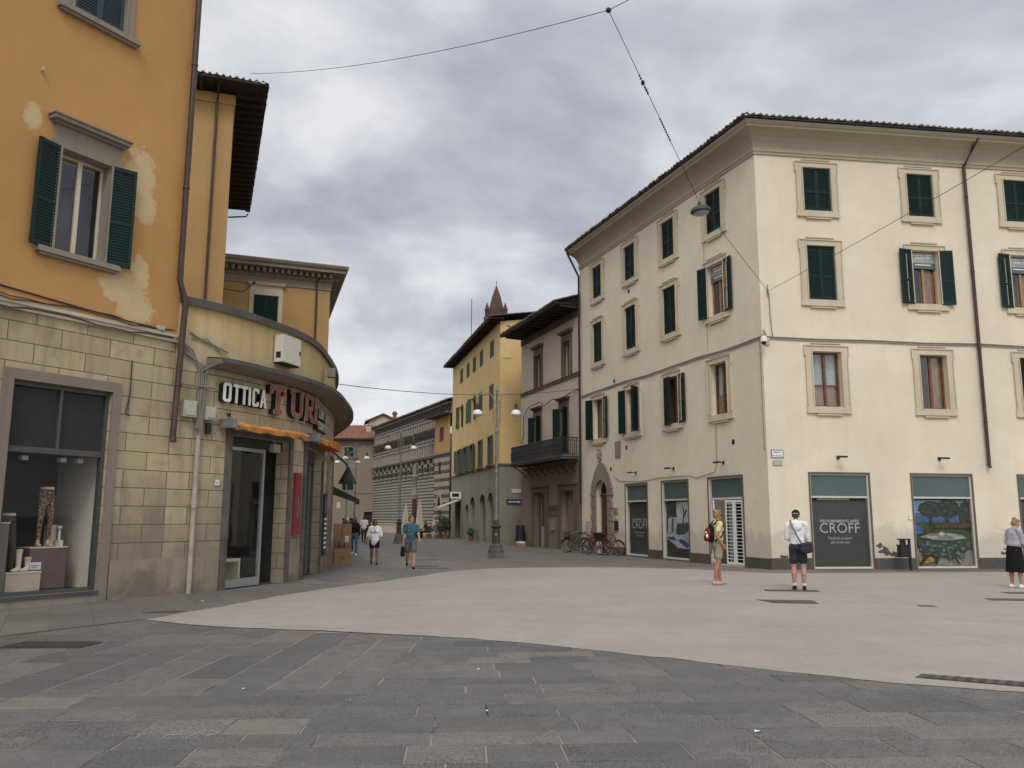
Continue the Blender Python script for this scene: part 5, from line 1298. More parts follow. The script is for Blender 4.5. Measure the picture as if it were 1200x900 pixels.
# ------------------------------------------------------------------ striped church
KC = 1.13
class Fr2(Fr):
    def P(s, u, z, w=0): return Fr.P(s, u * KC, 1.68 + (z - 1.68) * KC, w * KC)
aC = -23.5; dC = Vector((math.sin(R(aC)), math.cos(R(aC)), 0)); pC = (Vector((-14.07, 85.55, 0)) - dC * 23.75) * KC
fC = Fr2((pC.x, pC.y), aC, -1)
def church():
    T = thing('church', 'striped green and white marble church flank with blind arcades under a tiled roof', 'church', (pC.x, pC.y, 0))
    def marble(name, per, bias, c1, c2, z0=0.0):
        t = NT(name); ob = t.mapping('Object'); s = t.n('ShaderNodeSeparateXYZ'); t.l(ob, s.inputs[0])
        w = t.math('FRACT', t.math('DIVIDE', t.math('SUBTRACT', s.outputs[2], z0), per))
        k = t.math('GREATER_THAN', w, bias)
        c = t.mix(k, c2, c1); n = t.noise(ob, 2.5, 6, 0.65)
        c = t.mix(t.math('MULTIPLY', t.ramp(n, [(0.35, 0), (0.7, 1)]), 0.5), c, t.mix(0.6, c, (0.16, 0.13, 0.10)))
        bl = t.noise(t.mapping('Object', (1, 1, 3)), 1.1, 4, 0.6)
        c = t.mix(t.math('MULTIPLY', t.ramp(bl, [(0.45, 0), (0.7, 1)]), 0.45), c, sh(c1, 0.55))
        return t.fin(c, 0.75, t.bump(n, 0.2, 0.02))
    W1, D1 = (0.37, 0.335, 0.275), (0.03, 0.031, 0.028)
    st = marble('striped marble', 0.262 * KC, 0.47, W1, D1, 1.68 - 0.63 * KC); pale = marble('weathered white marble', 0.4, 0.06, (0.37, 0.33, 0.27), (0.24, 0.21, 0.17)); grey = marble('grey marble', 0.33, 0.3, (0.25, 0.22, 0.175), (0.13, 0.115, 0.095)); drk = marble('serpentine', 0.5, 0.05, (0.045, 0.045, 0.038), (0.03, 0.03, 0.026))
    N0, LN = 0.0, 23.75; HU = 3.05
    b = MB(); wall(b, fC, HU, LN, 1.05, 4.85, ()); b.build('striped_wall', st, T)
    b = MB(); b.box(fC, HU, LN, 0, 1.05, 0.0, 0.14); b.box(fC, HU, LN, 0.98, 1.07, 0.14, 0.2); b.build('plinth', M['beige_pale'], T)
    b = MB(); wall(b, fC, HU, LN, 4.85, 6.38, (), w=-0.10); wall(b, fC, HU, LN, 6.6, 8.6, (), w=-0.10); b.build('arcade_wall', grey, T)
    # tall blind arches with alternating voussoirs
    n = 13; p = (LN - HU) / n
    L_, D_ = MB(), MB()
    for i in range(n):
        c = HU + p * (i + 0.5); r0_, r1_ = p * 0.27, p * 0.46
        zc = 5.45
        for k in range(9):
            t0, t1 = pi * k / 9, pi * (k + 1) / 9
            (L_ if k % 2 else D_).prism(fC, [(c + r0_ * math.cos(t0), zc + r0_ * 1.2 * math.sin(t0)), (c + r1_ * math.cos(t0), zc + r1_ * 1.2 * math.sin(t0)), (c + r1_ * math.cos(t1), zc + r1_ * 1.2 * math.sin(t1)), (c + r0_ * math.cos(t1), zc + r0_ * 1.2 * math.sin(t1))], -0.1, 0.10)
        for j, z in enumerate([4.85 + 0.15 * q for q in range(4)]):
            for sg in (-1, 1):
                x0, x1 = sorted((c + sg * r0_, c + sg * r1_)); (D_ if j % 2 else L_).box(fC, x0, x1, z, z + 0.15, -0.1, 0.10)
        D_.prism(fC, [(c, 4.95), (c + 0.22, 5.28), (c, 5.6), (c - 0.22, 5.28)], -0.1, -0.04)
    # two tiers of colonnettes
    for (z0, z1, m_) in ((6.62, 7.62, 30), (8.85, 9.55, 34)):
        q = (LN - HU - (0 if z0 < 8 else -HU + 0.3)) / m_; s0 = HU if z0 < 8 else 0.3
        for i in range(m_):
            u = s0 + q * (i + 0.5); k_ = MB()
            k_.box(fC, u - 0.075, u + 0.075, z0, z1 - 0.12, -0.08, 0.10); k_.box(fC, u - 0.17, u + 0.17, z1 - 0.12, z1, -0.08, 0.14); k_.build('colonnette', pale, T)
            D_.box(fC, u + 0.09, u + q - 0.09, z0 + 0.03, z1 - 0.2, -0.099, -0.085)
            for k in range(6):
                t0, t1 = pi * k / 6, pi * (k + 1) / 6; cc = u + q / 2
                (D_ if k % 2 else L_).prism(fC, [(cc + q * 0.3 * math.cos(t0), z1 + q * 0.3 * math.sin(t0)), (cc + q * 0.5 * math.cos(t0), z1 + q * 0.55 * math.sin(t0)), (cc + q * 0.5 * math.cos(t1), z1 + q * 0.55 * math.sin(t1)), (cc + q * 0.3 * math.cos(t1), z1 + q * 0.3 * math.sin(t1))], -0.1, 0.07)
    # row of dark inlaid squares and lozenges
    for i in range(40):
        u = HU + (LN - HU) * (i + 0.5) / 40; D_.box(fC, u - 0.16, u + 0.16, 8.06, 8.44, -0.1, -0.05)
    for i in range(34):
        u = 0.4 + (LN - 0.4) * (i + 0.5) / 34; D_.prism(fC, [(u - 0.27, 10.05), (u, 9.84), (u + 0.27, 10.05), (u, 10.26)], -0.04, 0.06)
    L_.build('arcade', pale, T); D_.build('inlay', drk, T)
    b = MB(); wall(b, fC, 0.0, LN, 8.8, 10.5, (), w=-0.05); b.build('upper_wall', grey, T)
    b = MB(); 
    b.box(fC, HU, LN + 0.05, 6.38, 6.50, -0.15, 0.24); b.box(fC, HU, LN + 0.05, 6.50, 6.60, -0.15, 0.34)
    b.box(fC, 0.3, LN + 0.05, 8.60, 8.70, -0.15, 0.20); b.box(fC, 0.3, LN + 0.05, 8.70, 8.80, -0.15, 0.34)
    b.box(fC, 0.0, LN + 0.05, 10.35, 10.5, -0.15, 0.25); b.build('cornice', M['sandstone'], T)
    b = MB(); b.box(fC, 0, LN + 0.1, 10.5, 10.57, -0.2, 0.42); b.build('eave_board', M['eave'], T)
    e0, e1 = fC.P(0, 0), fC.P(LN, 0); closed_body(T, [xy(e0), xy(e0 - fC.n * 9), xy(e1 - fC.n * 9), xy(e1)], 0, 11.5, M['sandstone'])
    tile_roof(T, fC, 5.3, LN + 0.15, 0.45, 10.60, 6.0, 17, M['tile'], pitch=0.4)
    tile_roof(T, fC, -0.2, 5.3, 0.45, 10.60, 2.0, 15, M['tile'], pitch=0.4)
    # low plastered house built against the near end of the flank
    H = thing('small_house', 'narrow house with striped lower wall, yellow plaster and a gothic doorway against the church', 'building', fC.P(1.5, 0))
    f2 = Fr2(xy(fC.P(0, 0, 0.35)), aC, -1)
    b = MB(); wall(b, f2, -0.6, HU, 0, 6.5, [(1.2, 2.1, 0.02, 3.35)], 0.5); b.poly([f2.P(HU, 0, 0), f2.P(HU, 6.5, 0), f2.P(HU, 6.5, -0.4), f2.P(HU, 0, -0.4)]); b.build('striped_wall', marble('broad striped stone', 0.7, 0.45, (0.38, 0.32, 0.225), (0.05, 0.047, 0.04)), H)
    b = MB(); wall(b, f2, -0.6, HU, 6.5, 9.35, [(0.9, 1.9, 7.45, 8.6)], 0.2); b.poly([f2.P(HU, 6.5, 0), f2.P(HU, 9.35, 0), f2.P(HU, 9.35, -0.4), f2.P(HU, 6.5, -0.4)]); b.build('upper_wall', M['ochre3'], H)
    window(H, f2, 0.9, 1.9, 7.45, 8.6, 'closed', (M['shutter_brown'], M['wood']), None, pitch=0.09)
    g = MB(); g.box(f2, -0.6, HU, 6.45, 6.6, 0.002, 0.10); g.build('string_course', M['sandstone'], H)
    g = MB(); g.box(f2, -0.6, HU + 0.3, 9.35, 9.5, -0.3, 0.75); g.build('eave_board', M['eave'], H)
    g = MB(); g.prism(f2, [(1.2, 0.02), (2.1, 0.02), (2.1, 2.6), (1.65, 3.4), (1.2, 2.6)], -0.5, -0.4); g.build('doorway', M['dark'], H)
    g = MB()
    for k in range(8):
        for sg in (-1, 1):
            t0, t1 = k / 8, (k + 1) / 8; f_ = lambda t, e: (1.65 + sg * (0.45 + e) * (1 - t ** 1.6), 2.4 + (1.0 + e) * t)
            g.prism(f2, [f_(t0, 0), f_(t0, 0.3), f_(t1, 0.3), f_(t1, 0)], 0.002, 0.06 + 0.01 * (k % 2))
    g.build('gothic_arch', pale, H)
    g = MB(); g.box(f2, 1.5, 1.9, 5.0, 5.9, 0.002, 0.03); g.build('lancet_window', M['dark'], H)
church()

# ------------------------------------------------------------------ far end of the street
def far_end():
    f = Fr((-28.0, 97.0), 90, 1)   # faces the camera; u = x + 28
    T = thing('apartment_house', 'plain beige house closing the street beside the church, with a red tiled roof', 'building', (-22, 97, 0))
    ws = [(8.55, 9.65, 8.5, 9.62, 'closed'), (8.45, 9.75, 4.68, 6.2, 'closed')]
    b = MB(); wall(b, f, 3, 12.6, 0, 10.45, [w[:4] for w in ws] + [(8.6, 9.75, 0.02, 1.5), (11.05, 12.0, 0.02, 2.2)], 0.25); b.build('wall', M['beige'], T)
    for w in ws: window(T, f, *w, (M['shutter'], M['wood']), classic(M['sandstone'], True, False, 0.12), pitch=0.09)
    b = MB(); b.box(f, 3, 12.6, 4.36, 4.5, 0.002, 0.07); b.build('string_course', M['sandstone'], T)
    b = MB(); b.box(f, 8.6, 9.75, 0.02, 1.5, -0.3, -0.25); b.box(f, 11.05, 12.0, 0.02, 2.2, -0.3, -0.25); b.build('door', M['dark'], T)
    b = MB(); b.box(f, 2.6, 12.9, 10.42, 10.54, -0.2, 0.7); b.build('eave_board', M['eave'], T)
    tile_roof(T, f, 2.6, 12.9, 0.75, 10.6, 7.5, 17, M['tile_red'], pitch=0.36)
    b = MB(); b.box(f, 10.5, 11.1, 11.2, 12.5, -3.4, -2.8); b.box(f, 10.42, 11.18, 12.5, 12.6, -3.48, -2.72); b.build('chimney', M['beige_pale'], T)
    closed_body(T, [(-15.4, 97), (-15.4, 106.5), (-25, 106.5), (-25, 97)], 0, 10.45, M['beige'])
    b = MB(); b.box(f, 7.9, 8.3, 2.6, 3.3, 0.002, 0.03); b.build('wall_sign', M['box_grey'], T)
    T = thing('tiled_house', 'house with a plain red tiled roof rising behind the beige house', 'building', (-22, 108, 0))
    g = Fr((-28, 109.0), 90, 1)
    b = MB(); wall(b, g, 3, 10.0, 0, 11.3, ()); b.build('wall', M['beige'], T); closed_body(T, [(-18, 109), (-18, 118), (-25, 118), (-25, 109)], 0, 11.3, M['beige'])
    tile_roof(T, g, 2.8, 10.0, 0.8, 11.4, 7, 18, M['tile_red'], pitch=0.36)
    T = thing('roof_turret', 'small pale turret house with a low gable roof behind the church roof', 'building', (-17, 104, 0))
    b = MB(); h = Fr((-18.5, 107.5), 78, 1); z = 13.9
    wall(b, h, 0, 3.6, 10, z, [(1.5, 2.4, 12.5, 13.5)], 0.2); b.poly([h.P(0, z), h.P(3.6, z), h.P(1.8, z + 0.85)]); wall(b, Fr(xy(h.P(0, 0)), 78 - 90, -1), 0, 4, 10, z, [(1.6, 2.4, 12.3, 13.5)], 0.2)
    b.build('wall', M['beige_pale'], T); closed_body(T, [xy(h.P(3.6, 0)), xy(h.P(3.6, 0, -4)), xy(h.P(0, 0, -4))], 10, z, M['beige_pale'])
    b = MB(); b.box(h, 1.5, 2.4, 12.5, 13.5, -0.24, -0.2); k = Fr(xy(h.P(0, 0)), -12, -1); b.box(k, 1.6, 2.4, 12.3, 13.5, -0.24, -0.2); b.build('window', M['dark'], T)
    b = MB()
    for sg in (-1, 1):
        b.prism(h, [(1.8, z + 0.9), (1.8 + sg * 2.3, z - 0.15), (1.8 + sg * 2.3, z - 0.02), (1.8, z + 1.04)], -4.3, 0.4)
    b.build('roof', M['tile_red'], T)
    b = MB(); b.box(h, 3.1, 3.6, z + 0.1, z + 1.1, -1.2, -0.7); b.box(h, 3.0, 3.7, z + 1.1, z + 1.25, -1.3, -0.6); b.box(h, 3.15, 3.55, z + 1.25, z + 1.45, -1.15, -0.75); b.build('chimney', M['tile_red'], T)
    b = MB(); b.box(h, 0, 3.6, 0, 10, -4, 0); b.build('base_wall', M['beige'], T)
far_end()
# ------------------------------------------------------------------ orange corner building on the left
fO = Fr((-8.24, 16.79), 31.24, 1)
KN = [(-7.431, 18.124), (-6.66, 19.23), (-5.85, 21.3), (-5.58, 23.0), (-5.70, 25.16), (-6.03, 28.0), (-6.65, 30.8), (-8.0, 35.0), (-9.4, 39.0)]
cS = Curve(KN)
def blob_poly(cu, cz, ru, rz, seed, n=46, amp=0.35):
    r = []
    for i in range(n):
        t = 2 * pi * i / n; k = 1 + amp * mnoise.noise(Vector((math.cos(t) * 1.6, math.sin(t) * 1.6, seed))) + 0.5 * amp * mnoise.noise(Vector((math.cos(t) * 5, math.sin(t) * 5, seed + 9)))
        r.append((cu + ru * k * math.cos(t), cz + rz * k * math.sin(t)))
    return r
def orange_building():
    T = thing('corner_building', 'tall orange ochre corner building with green shutters above a stone block ground floor', 'building', (-8.24, 16.79, 0))
    U0, U1, ZS, ZT = -7.5, 1.56, 5.56, 17.5
    w1 = (-1.37, -0.33, 6.78, 8.86); w2 = (-1.40, -0.28, 11.86, 13.9); ws = [w1, w2, (-5.4, -4.3, 6.78, 8.86), (-5.4, -4.3, 11.86, 13.9)]
    shop = (-1.86, 0.12, 0.22, 4.17)
    b = MB(); wall(b, fO, U0, U1, ZS, ZT, ws, 0.26); b.build('wall', M['ochre'], T)
    b = MB(); wall(b, fO, U0, U1, 0, ZS, [shop], 0.3); b.build('ground_floor_wall', M['ashlar'], T)
    e, s0 = fO.P(U1, 0), fO.P(U0, 0); closed_body(T, [xy(e), xy(e - fO.n * 9), xy(s0 - fO.n * 9), xy(s0)], 0, ZT, M['ochre'])
    b = MB(); b.box(fO, U0, U1, 5.46, 5.56, 0.002, 0.07); b.box(fO, U0, U1, 5.56, 5.63, 0.002, 0.11); b.build('string_course', M['cream_trim'], T)
    b = MB(); b.box(fO, U0, U1 + 0.3, ZT, ZT + 0.2, -0.2, 1.1); b.build('eave_board', M['eave'], T)
    tile_roof(T, fO, U0, U1 + 0.3, 1.15, ZT + 0.24, 5, 17, M['tile'])
    cl = classic(M['sandstone'], jamb=0.20, hd=0.46, proj=0.22)
    for i, (a, c, z0, z1) in enumerate(ws):
        if i % 2 == 0: window(T, fO, a, c, z0, z1, 'open', (M['shutter'], M['cream_frame']), cl, depth=0.26, th=(168, 163), curtain=0)
        else: window(T, fO, a, c, z0, z1, 'closed', (M['shutter_blue'], M['cream_frame']), cl)
    downpipe(T, [fO.P(1.44, ZT, 0.13), fO.P(1.44, 6.85, 0.13), fO.P(1.50, 6.62, 0.15), fO.P(1.58, 6.40, 0.2), fO.P(1.56, 6.1, 0.2), fO.P(1.50, 3.4, 0.16), fO.P(1.49, 3.26, 0.2)], 0.066, M['pipe'], [fO.P(1.44, z, 0.13) for z in (15, 12, 9.0)] + [fO.P(1.53, 4.5, 0.18)])
    # cables along the string course, a small hook and junction boxes
    g = MB(); P = fO.P
    for dz, w, ph in ((5.72, 0.04, 0), (5.66, 0.13, 1), (5.50, 0.09, 2)):
        g.tube([P(u * 0.35 - 3.5, dz + 0.035 * math.sin(u * 0.9 + ph) + 0.015 * math.sin(u * 2.7), w) for u in range(15)], 0.012, 5)
    g.tube([P(-3.5, 5.95, 0.02), P(-2.3, 5.86, 0.02), P(-1, 5.78, 0.02), P(0.4, 5.70, 0.03), P(1.4, 5.62, 0.05)], 0.016, 5)
    g.tube([P(0.50, 4.9, 0.03), P(0.50, 4.2, 0.03), P(0.44, 3.8, 0.03), P(0.42, 3.75, 0.07), P(0.52, 3.72, 0.05)], 0.012, 5); g.build('wall_cable', M['cable'], T)
    g = MB(); g.box(fO, 0.98, 1.14, 5.64, 5.74, 0.06, 0.14); g.box(fO, -1.92, -1.90, 10.25, 10.33, 0.002, 0.12); g.build('junction_box', M['box_grey'], T)
    # fashion shop window
    a, c, z0, z1 = shop; f = MB(); st = 0.075
    for q0, q1 in ((a + 0.003, a + st), (c - st, c - 0.003)): f.box(fO, q0, q1, z0, z1 - 0.003, -0.2, -0.08)
    for q0, q1 in ((z0 + 0.003, z0 + 0.07), (2.84, 2.95), (z1 - 0.085, z1 - 0.003)): f.box(fO, a + st, c - st, q0, q1, -0.2, -0.082)
    f.box(fO, -0.90, -0.84, 2.95, z1 - 0.085, -0.19, -0.085); f.box(fO, a, c, z0 - 0.06, z0 - 0.001, 0.02, 0.07)
    S = f.build('shop_window', M['steel'], T)
    g = MB(); g.flat(fO, [(a + st, z0 + 0.07), (c - st, z0 + 0.07), (c - st, 2.84), (a + st, 2.84)], -0.14); g.build('pane', M['shopglass'], S)
    g = MB(); n = 60
    for half in ((a + st, -0.90), (-0.84, c - st)):
        n = 34; 
        for i in range(n):
            u = half[0] + (half[1] - half[0]) * (i + 0.5) / n; du = (half[1] - half[0]) / n * 0.46
            g.box(Leaf(fO, u, -0.17, 1, 24), -du, du, 2.96, z1 - 0.09, -0.004, 0.004)
    g.build('vertical_blind', M['black'], S)
    g = MB(); g.box(fO, a - 0.2, a - 0.001, 0, z1 + 0.2, 0.002, 0.05); g.box(fO, c + 0.001, c + 0.18, 0, z1 + 0.2, 0.002, 0.05); g.box(fO, a - 0.001, c + 0.001, z1, z1 + 0.2, 0.002, 0.05)
    g.build('stone_frame', M['pink_stone'], T)
    g = MB(); g.box(fO, a, c, 0.0, z0 - 0.06, 0.002, 0.04); g.build('shop_sill', M['sandstone'], T)
    # the room behind the glass
    D = 1.7; g = MB()
    g.box(fO, a - 0.35, c + 0.25, z0 - 0.02, z0 + 0.03, -D, -0.22); g.box(fO, a - 0.35, c + 0.25, 2.9, 2.95, -D, -0.3); g.box(fO, a - 0.4, a - 0.35, z0, 2.9, -D, -0.3); g.box(fO, a - 0.35, c + 0.25, z0, 2.9, -D - 0.05, -D)
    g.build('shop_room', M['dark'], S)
    g = MB(); g.box(fO, c + 0.02, c + 0.06, z0 + 0.03, 2.85, -D, -0.24); g.build('side_panel', M['room_pale'], S)
    g = MB()
    for u in (-1.7, -1.3, -0.55, -0.2): g.box(fO, u - 0.06, u + 0.06, 2.72, 2.80, -0.5, -0.38)
    g.build('ceiling_light', M['box_white'], S)
    # low block courses at the foot of the pier
    g = MB(); g.box(fO, 0.335, 1.56, 0.0, 0.78, 0.002, 0.03); g.build('base_block', M['base_stone'], T)
orange_building()

def shop_display():
    P = fO.P; z0 = 0.25
    leop = NT('leopard print'); v = leop.n('ShaderNodeTexVoronoi'); leop.l(leop.mapping('Object'), v.inputs['Vector']); v.inputs['Scale'].default_value = 26
    leopard = leop.fin(leop.mix(leop.math('GREATER_THAN', v.outputs[0], 0.5), (0.022, 0.016, 0.012), (0.30, 0.18, 0.10)), 0.8)
    form = plain('pale display form', (0.58, 0.44, 0.28), 0.5, var=0.08); olive = plain('dark trouser cloth', (0.085, 0.078, 0.06), 0.9, var=0.3); sock = plain('pale sock', (0.62, 0.56, 0.45), 0.9, var=0.12, scale=30)
    def plinth(label, u0, u1, w0, w1, h, mat):
        T = thing('display_plinth', label, 'plinth', P((u0 + u1) / 2, z0 + 0.03, (w0 + w1) / 2), 'plinths in the fashion shop window')
        b = MB(); b.box(fO, u0, u1, z0 + 0.03, z0 + h, w0, w1); b.build('block', mat, T)
        b = MB(); b.box(fO, u0 - 0.012, u1 + 0.012, z0 + h + 0.001, z0 + h + 0.022, w0 - 0.012, w1 + 0.012); b.build('top', M['room_pale'], T)
        return z0 + h + 0.022
    brn = plain('mauve brown plinth', (0.15, 0.095, 0.09), 0.7, var=0.1); gry = plain('grey plinth', (0.20, 0.17, 0.14), 0.7, var=0.1); crm = plain('cream plinth', (0.50, 0.41, 0.30), 0.7, var=0.08)
    t1 = plinth('mauve brown plinth carrying the leopard leggings', -0.95, -0.22, -1.0, -0.55, 0.80, brn)
    t2 = plinth('tall grey plinth with a pale sock at the left of the fashion window', -1.84, -1.52, -0.60, -0.28, 1.28, gry)
    t3 = plinth('low cream plinth with two socks in front of the dark trousers', -1.50, -0.86, -0.50, -0.28, 0.36, crm)
    T = thing('price_card', 'small white price card on the mauve brown plinth', 'card', P(-0.86, 0.7, -0.54)); b = MB(); b.box(fO, -0.93, -0.72, z0 + 0.40, z0 + 0.54, -0.545, -0.535); b.build('card', M['paper'], T)
    b = MB(); b.box(fO, -0.90, -0.75, z0 + 0.47, z0 + 0.482, -0.535, -0.5335); b.box(fO, -0.90, -0.80, z0 + 0.44, z0 + 0.450, -0.535, -0.5335); b.build('print', M['coping'], T)
    def legs(label, u, w, zb, cloth_, feet, k=1.0, spread=0.10):
        T = thing('mannequin_legs', label, 'mannequin', P(u, zb, w))
        b = MB(); q = lambda du, dz, dw=0: P(u + du, zb + dz * k, w + dw)
        b.ell(q(0, 0.96), (0.145, 0.125, 0.12))
        for sg in (-1, 1):
            b.cap(q(sg * 0.07, 0.92), q(sg * spread, 0.50, 0.03), 0.088, 0.058); b.cap(q(sg * spread, 0.50, 0.03), q(sg * spread, 0.14), 0.057, 0.040)
        me = voxel(b, 0.012, 2, 0.004); o = link_mesh('leggings', me, cloth_, None); me.transform(Matrix.Translation(-base_of(T))); o.parent = T
        b = MB(); b.lathe(q(0, 1.03), [(0.135, 0.0), (0.13, 0.05)], 20, 1, 0.85); b.build('waist', M['room_pale'], T, True)
        if feet:
            b = MB()
            for sg in (-1, 1): b.cap(q(sg * spread, 0.17), q(sg * spread, 0.045), 0.036, 0.034); b.cap(q(sg * spread, 0.04, -0.02), q(sg * (spread + 0.01), 0.025, 0.11), 0.038, 0.026)
            me = voxel(b, 0.01, 2); o = link_mesh('feet', me, form, None); me.transform(Matrix.Translation(-base_of(T))); o.parent = T
    legs('headless mannequin legs in leopard leggings standing on the mauve brown plinth', -0.60, -0.76, t1, leopard, True, 1.08)
    legs('half mannequin in loose dark trousers on the window floor', -1.22, -0.92, z0 + 0.04, olive, False, 1.34, 0.13)
    def sockform(label, u, w, zb, h=0.42, sg=-1):
        T = thing('sock_form', label, 'sock', P(u, zb, w), 'socks on display forms in the shop window')
        b = MB(); q = lambda du, dz, dw=0: P(u + du, zb + dz, w + dw)
        b.cap(q(0, h - 0.05), q(0, 0.07), 0.055, 0.042); b.cap(q(0, 0.05), q(sg * 0.13, 0.035, 0.06), 0.045, 0.032)
        me = voxel(b, 0.009, 2); o = link_mesh('sock', me, sock, None); me.transform(Matrix.Translation(-base_of(T))); o.parent = T
        b = MB(); b.lathe(q(0, h - 0.06), [(0.060, 0), (0.062, 0.03), (0.058, 0.06)], 14); b.build('cuff', form, T, True)
    sockform('pale sock standing on the tall grey plinth', -1.68, -0.42, t2); sockform('patterned pale sock on the low cream plinth, left one', -1.24, -0.38, t3, 0.42); sockform('plain short sock on the low cream plinth, right one', -1.06, -0.40, t3, 0.27)
    T = thing('display_stand', 'small pale stepped stand behind the leopard leggings', 'stand', P(-0.32, t1, -0.9)); b = MB(); b.box(fO, -0.46, -0.26, t1, t1 + 0.42, -0.98, -0.9); b.box(fO, -0.30, -0.22, t1, t1 + 0.12, -0.88, -0.7); b.lathe(P(-0.26, t1 + 0.121, -0.79), [(0.03, 0), (0.02, 0.2), (0.045, 0.24), (0.045, 0.28)], 12); b.build('stand', M['room_pale'], T)
shop_display()

# ------------------------------------------------------------------ low curved optician's building
def optician():
    T = thing('shop_building', 'low curved yellow shop building with a concrete canopy over stone block walls', 'building', (-5.7, 22.5, 0))
    LN = cS.L[-1] - 0.2; ZC, ZP = 5.0, 6.42
    d1 = (1.60, 3.88, 0.0, 3.56); d2 = (5.0, 7.36, 0.0, 3.55); d3 = (8.9, 11.1, 0.0, 3.6)
    b = MB(); wall(b, cS, 0, LN, 0, 5.2, [d1, d2, d3], 0.35); b.build('wall', M['ashlar'], T, True)
    b = MB(); wall(b, cS, 0, LN, 5.2, ZP, ()); p_ = cS.P(0, 5.2), cS.P(0, ZP); b.poly([p_[0], p_[1], p_[1] - fO.n * 1.2 , p_[0] - fO.n * 1.2]); b.build('parapet', M['parapet'], T, True)
    path = cS.path(0, LN, 0.3)
    b = MB(); b.sweep(path, [(-0.25, ZP - 0.02), (0.09, ZP - 0.02), (0.11, ZP - 0.05), (0.11, ZP + 0.12), (0.0, ZP + 0.16), (-0.25, ZP + 0.14)], True); b.build('coping', M['coping'], T, True)
    cp = cS.path(0.75, LN, 0.3)
    b = MB(); b.sweep(cp, [(0, ZC), (0.12, ZC), (0.53, ZC + 0.07), (0.53, ZC + 0.06), (0.62, ZC + 0.06), (0.62, ZC + 0.16), (0.0, ZC + 0.24)], True); S = b.build('canopy', M['slab'], T)
    b = MB(); b.sweep(cp, [(0.55, ZC + 0.075), (0.66, ZC + 0.075), (0.66, ZC + 0.18), (0.02, ZC + 0.27), (0.02, ZC + 0.245), (0.55, ZC + 0.19)], True); b.build('canopy_flashing', M['coping'], S)
    e = cS.P(LN, 0); b = MB(); b.f = []; 
    b = MB(); pts = [cS.P(LN * i / 40, 6.2, -0.05) for i in range(41)] + [Vector((-16, 34, 6.2)), Vector((-13, 20, 6.2))]; b.poly(pts); b.build('flat_roof', M['slab'], T)
    # plinth course
    for q0, q1 in ((0.0, d1[0] - 0.2), (d1[1] + 0.2, d2[0] - 0.22), (d2[1] + 0.2, d3[0] - 0.25), (d3[1] + 0.25, LN)): b = MB(); b.box(cS, q0, q1, 0, 0.78, 0.002, 0.03); b.build('base_block', M['base_stone'], T)
    # shop doors
    for k, (a, c, z0, z1) in enumerate((d1, d2, d3)):
        jm = M['dark_jamb'] if k < 2 else M['pink_stone']
        g = MB(); j = 0.17 if k < 2 else 0.24
        g.box(cS, a - j, a - 0.001, 0, z1 + 0.16, 0.002, 0.06); g.box(cS, c + 0.001, c + j, 0, z1 + 0.16, 0.002, 0.06); g.box(cS, a - 0.001, c + 0.001, z1, z1 + 0.16, 0.002, 0.06); D = g.build('doorway', jm, T)
        split = a + (c - a) * 0.66 if k == 0 else a + 0.05
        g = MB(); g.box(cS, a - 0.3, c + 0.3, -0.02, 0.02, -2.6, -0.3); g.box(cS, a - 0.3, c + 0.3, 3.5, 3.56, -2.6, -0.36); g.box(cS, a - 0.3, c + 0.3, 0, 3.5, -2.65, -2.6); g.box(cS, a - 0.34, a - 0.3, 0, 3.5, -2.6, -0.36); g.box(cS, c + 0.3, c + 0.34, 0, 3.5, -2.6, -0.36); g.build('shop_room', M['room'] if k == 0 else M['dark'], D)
        if k == 0:
            g = MB(); st = 0.07; w0, w1 = -0.26, -0.18
            for q0, q1 in ((a + 0.01, a + st + 0.01), (split - st, split)): g.box(cS, q0, q1, 0.03, z1 - 0.25, w0, w1)
            g.box(cS, a + 0.01 + st, split - st, 0.03, 0.22, w0, w1); g.box(cS, a + 0.01 + st, split - st, z1 - 0.33, z1 - 0.25, w0, w1); g.build('glass_front', M['alu'], D)
            g = MB(); g.box(cS, a + st, split - st, 0.22, z1 - 0.33, -0.225, -0.215); g.build('pane', M['shopglass'], D)
            g = MB(); g.box(cS, split, split + 0.05, 0.02, z1 - 0.02, -1.4, -0.2); g.box(cS, split + 0.05, c, 0.02, z1 - 0.02, -1.45, -1.38); g.box(cS, a, c, z1 - 0.25, z1 - 0.01, -0.3, -0.2); g.build('recess_panel', M['black'], D)
        else:
            g = MB(); g.box(cS, a, c, z1 - 0.35, z1 - 0.01, -0.3, -0.2)
            m_ = a + (c - a) * (0.6 if k == 1 else 0.5)
            g.box(cS, a + 0.01, a + 0.08, 0.02, z1 - 0.35, -0.3, -0.22); g.box(cS, m_, m_ + 0.08, 0.02, z1 - 0.35, -0.3, -0.22); g.box(cS, c - 0.08, c - 0.01, 0.02, z1 - 0.35, -0.3, -0.22); g.build('glass_front', M['steel'], D)
            g = MB(); g.box(cS, a + 0.08, c - 0.08, 0.05, z1 - 0.35, -0.265, -0.255); g.build('pane', M['mirrorish'], D)
        if k == 0:   # fittings of the shop seen through the glass
            g = MB(); g.box(cS, 1.75, 2.75, 0.03, 0.10, -1.0, -0.5); g.box(cS, 1.75, 1.81, 0.10, 0.60, -1.0, -0.5); g.box(cS, 2.69, 2.75, 0.10, 0.60, -1.0, -0.5); g.box(cS, 1.75, 2.75, 0.60, 0.67, -1.0, -0.5); g.build('counter', M['cream_frame'], D)
            for z in (1.15, 1.5, 1.85, 2.2): g = MB(); g.box(cS, 2.2, 3.3, z, z + 0.02, -1.5, -1.2); g.build('shelf', M['alu'], D)
            g = MB(); g.box(cS, 2.0, 2.05, 0.67, 2.2, -1.2, -1.15); g.build('display_column', M['cream_frame'], D)
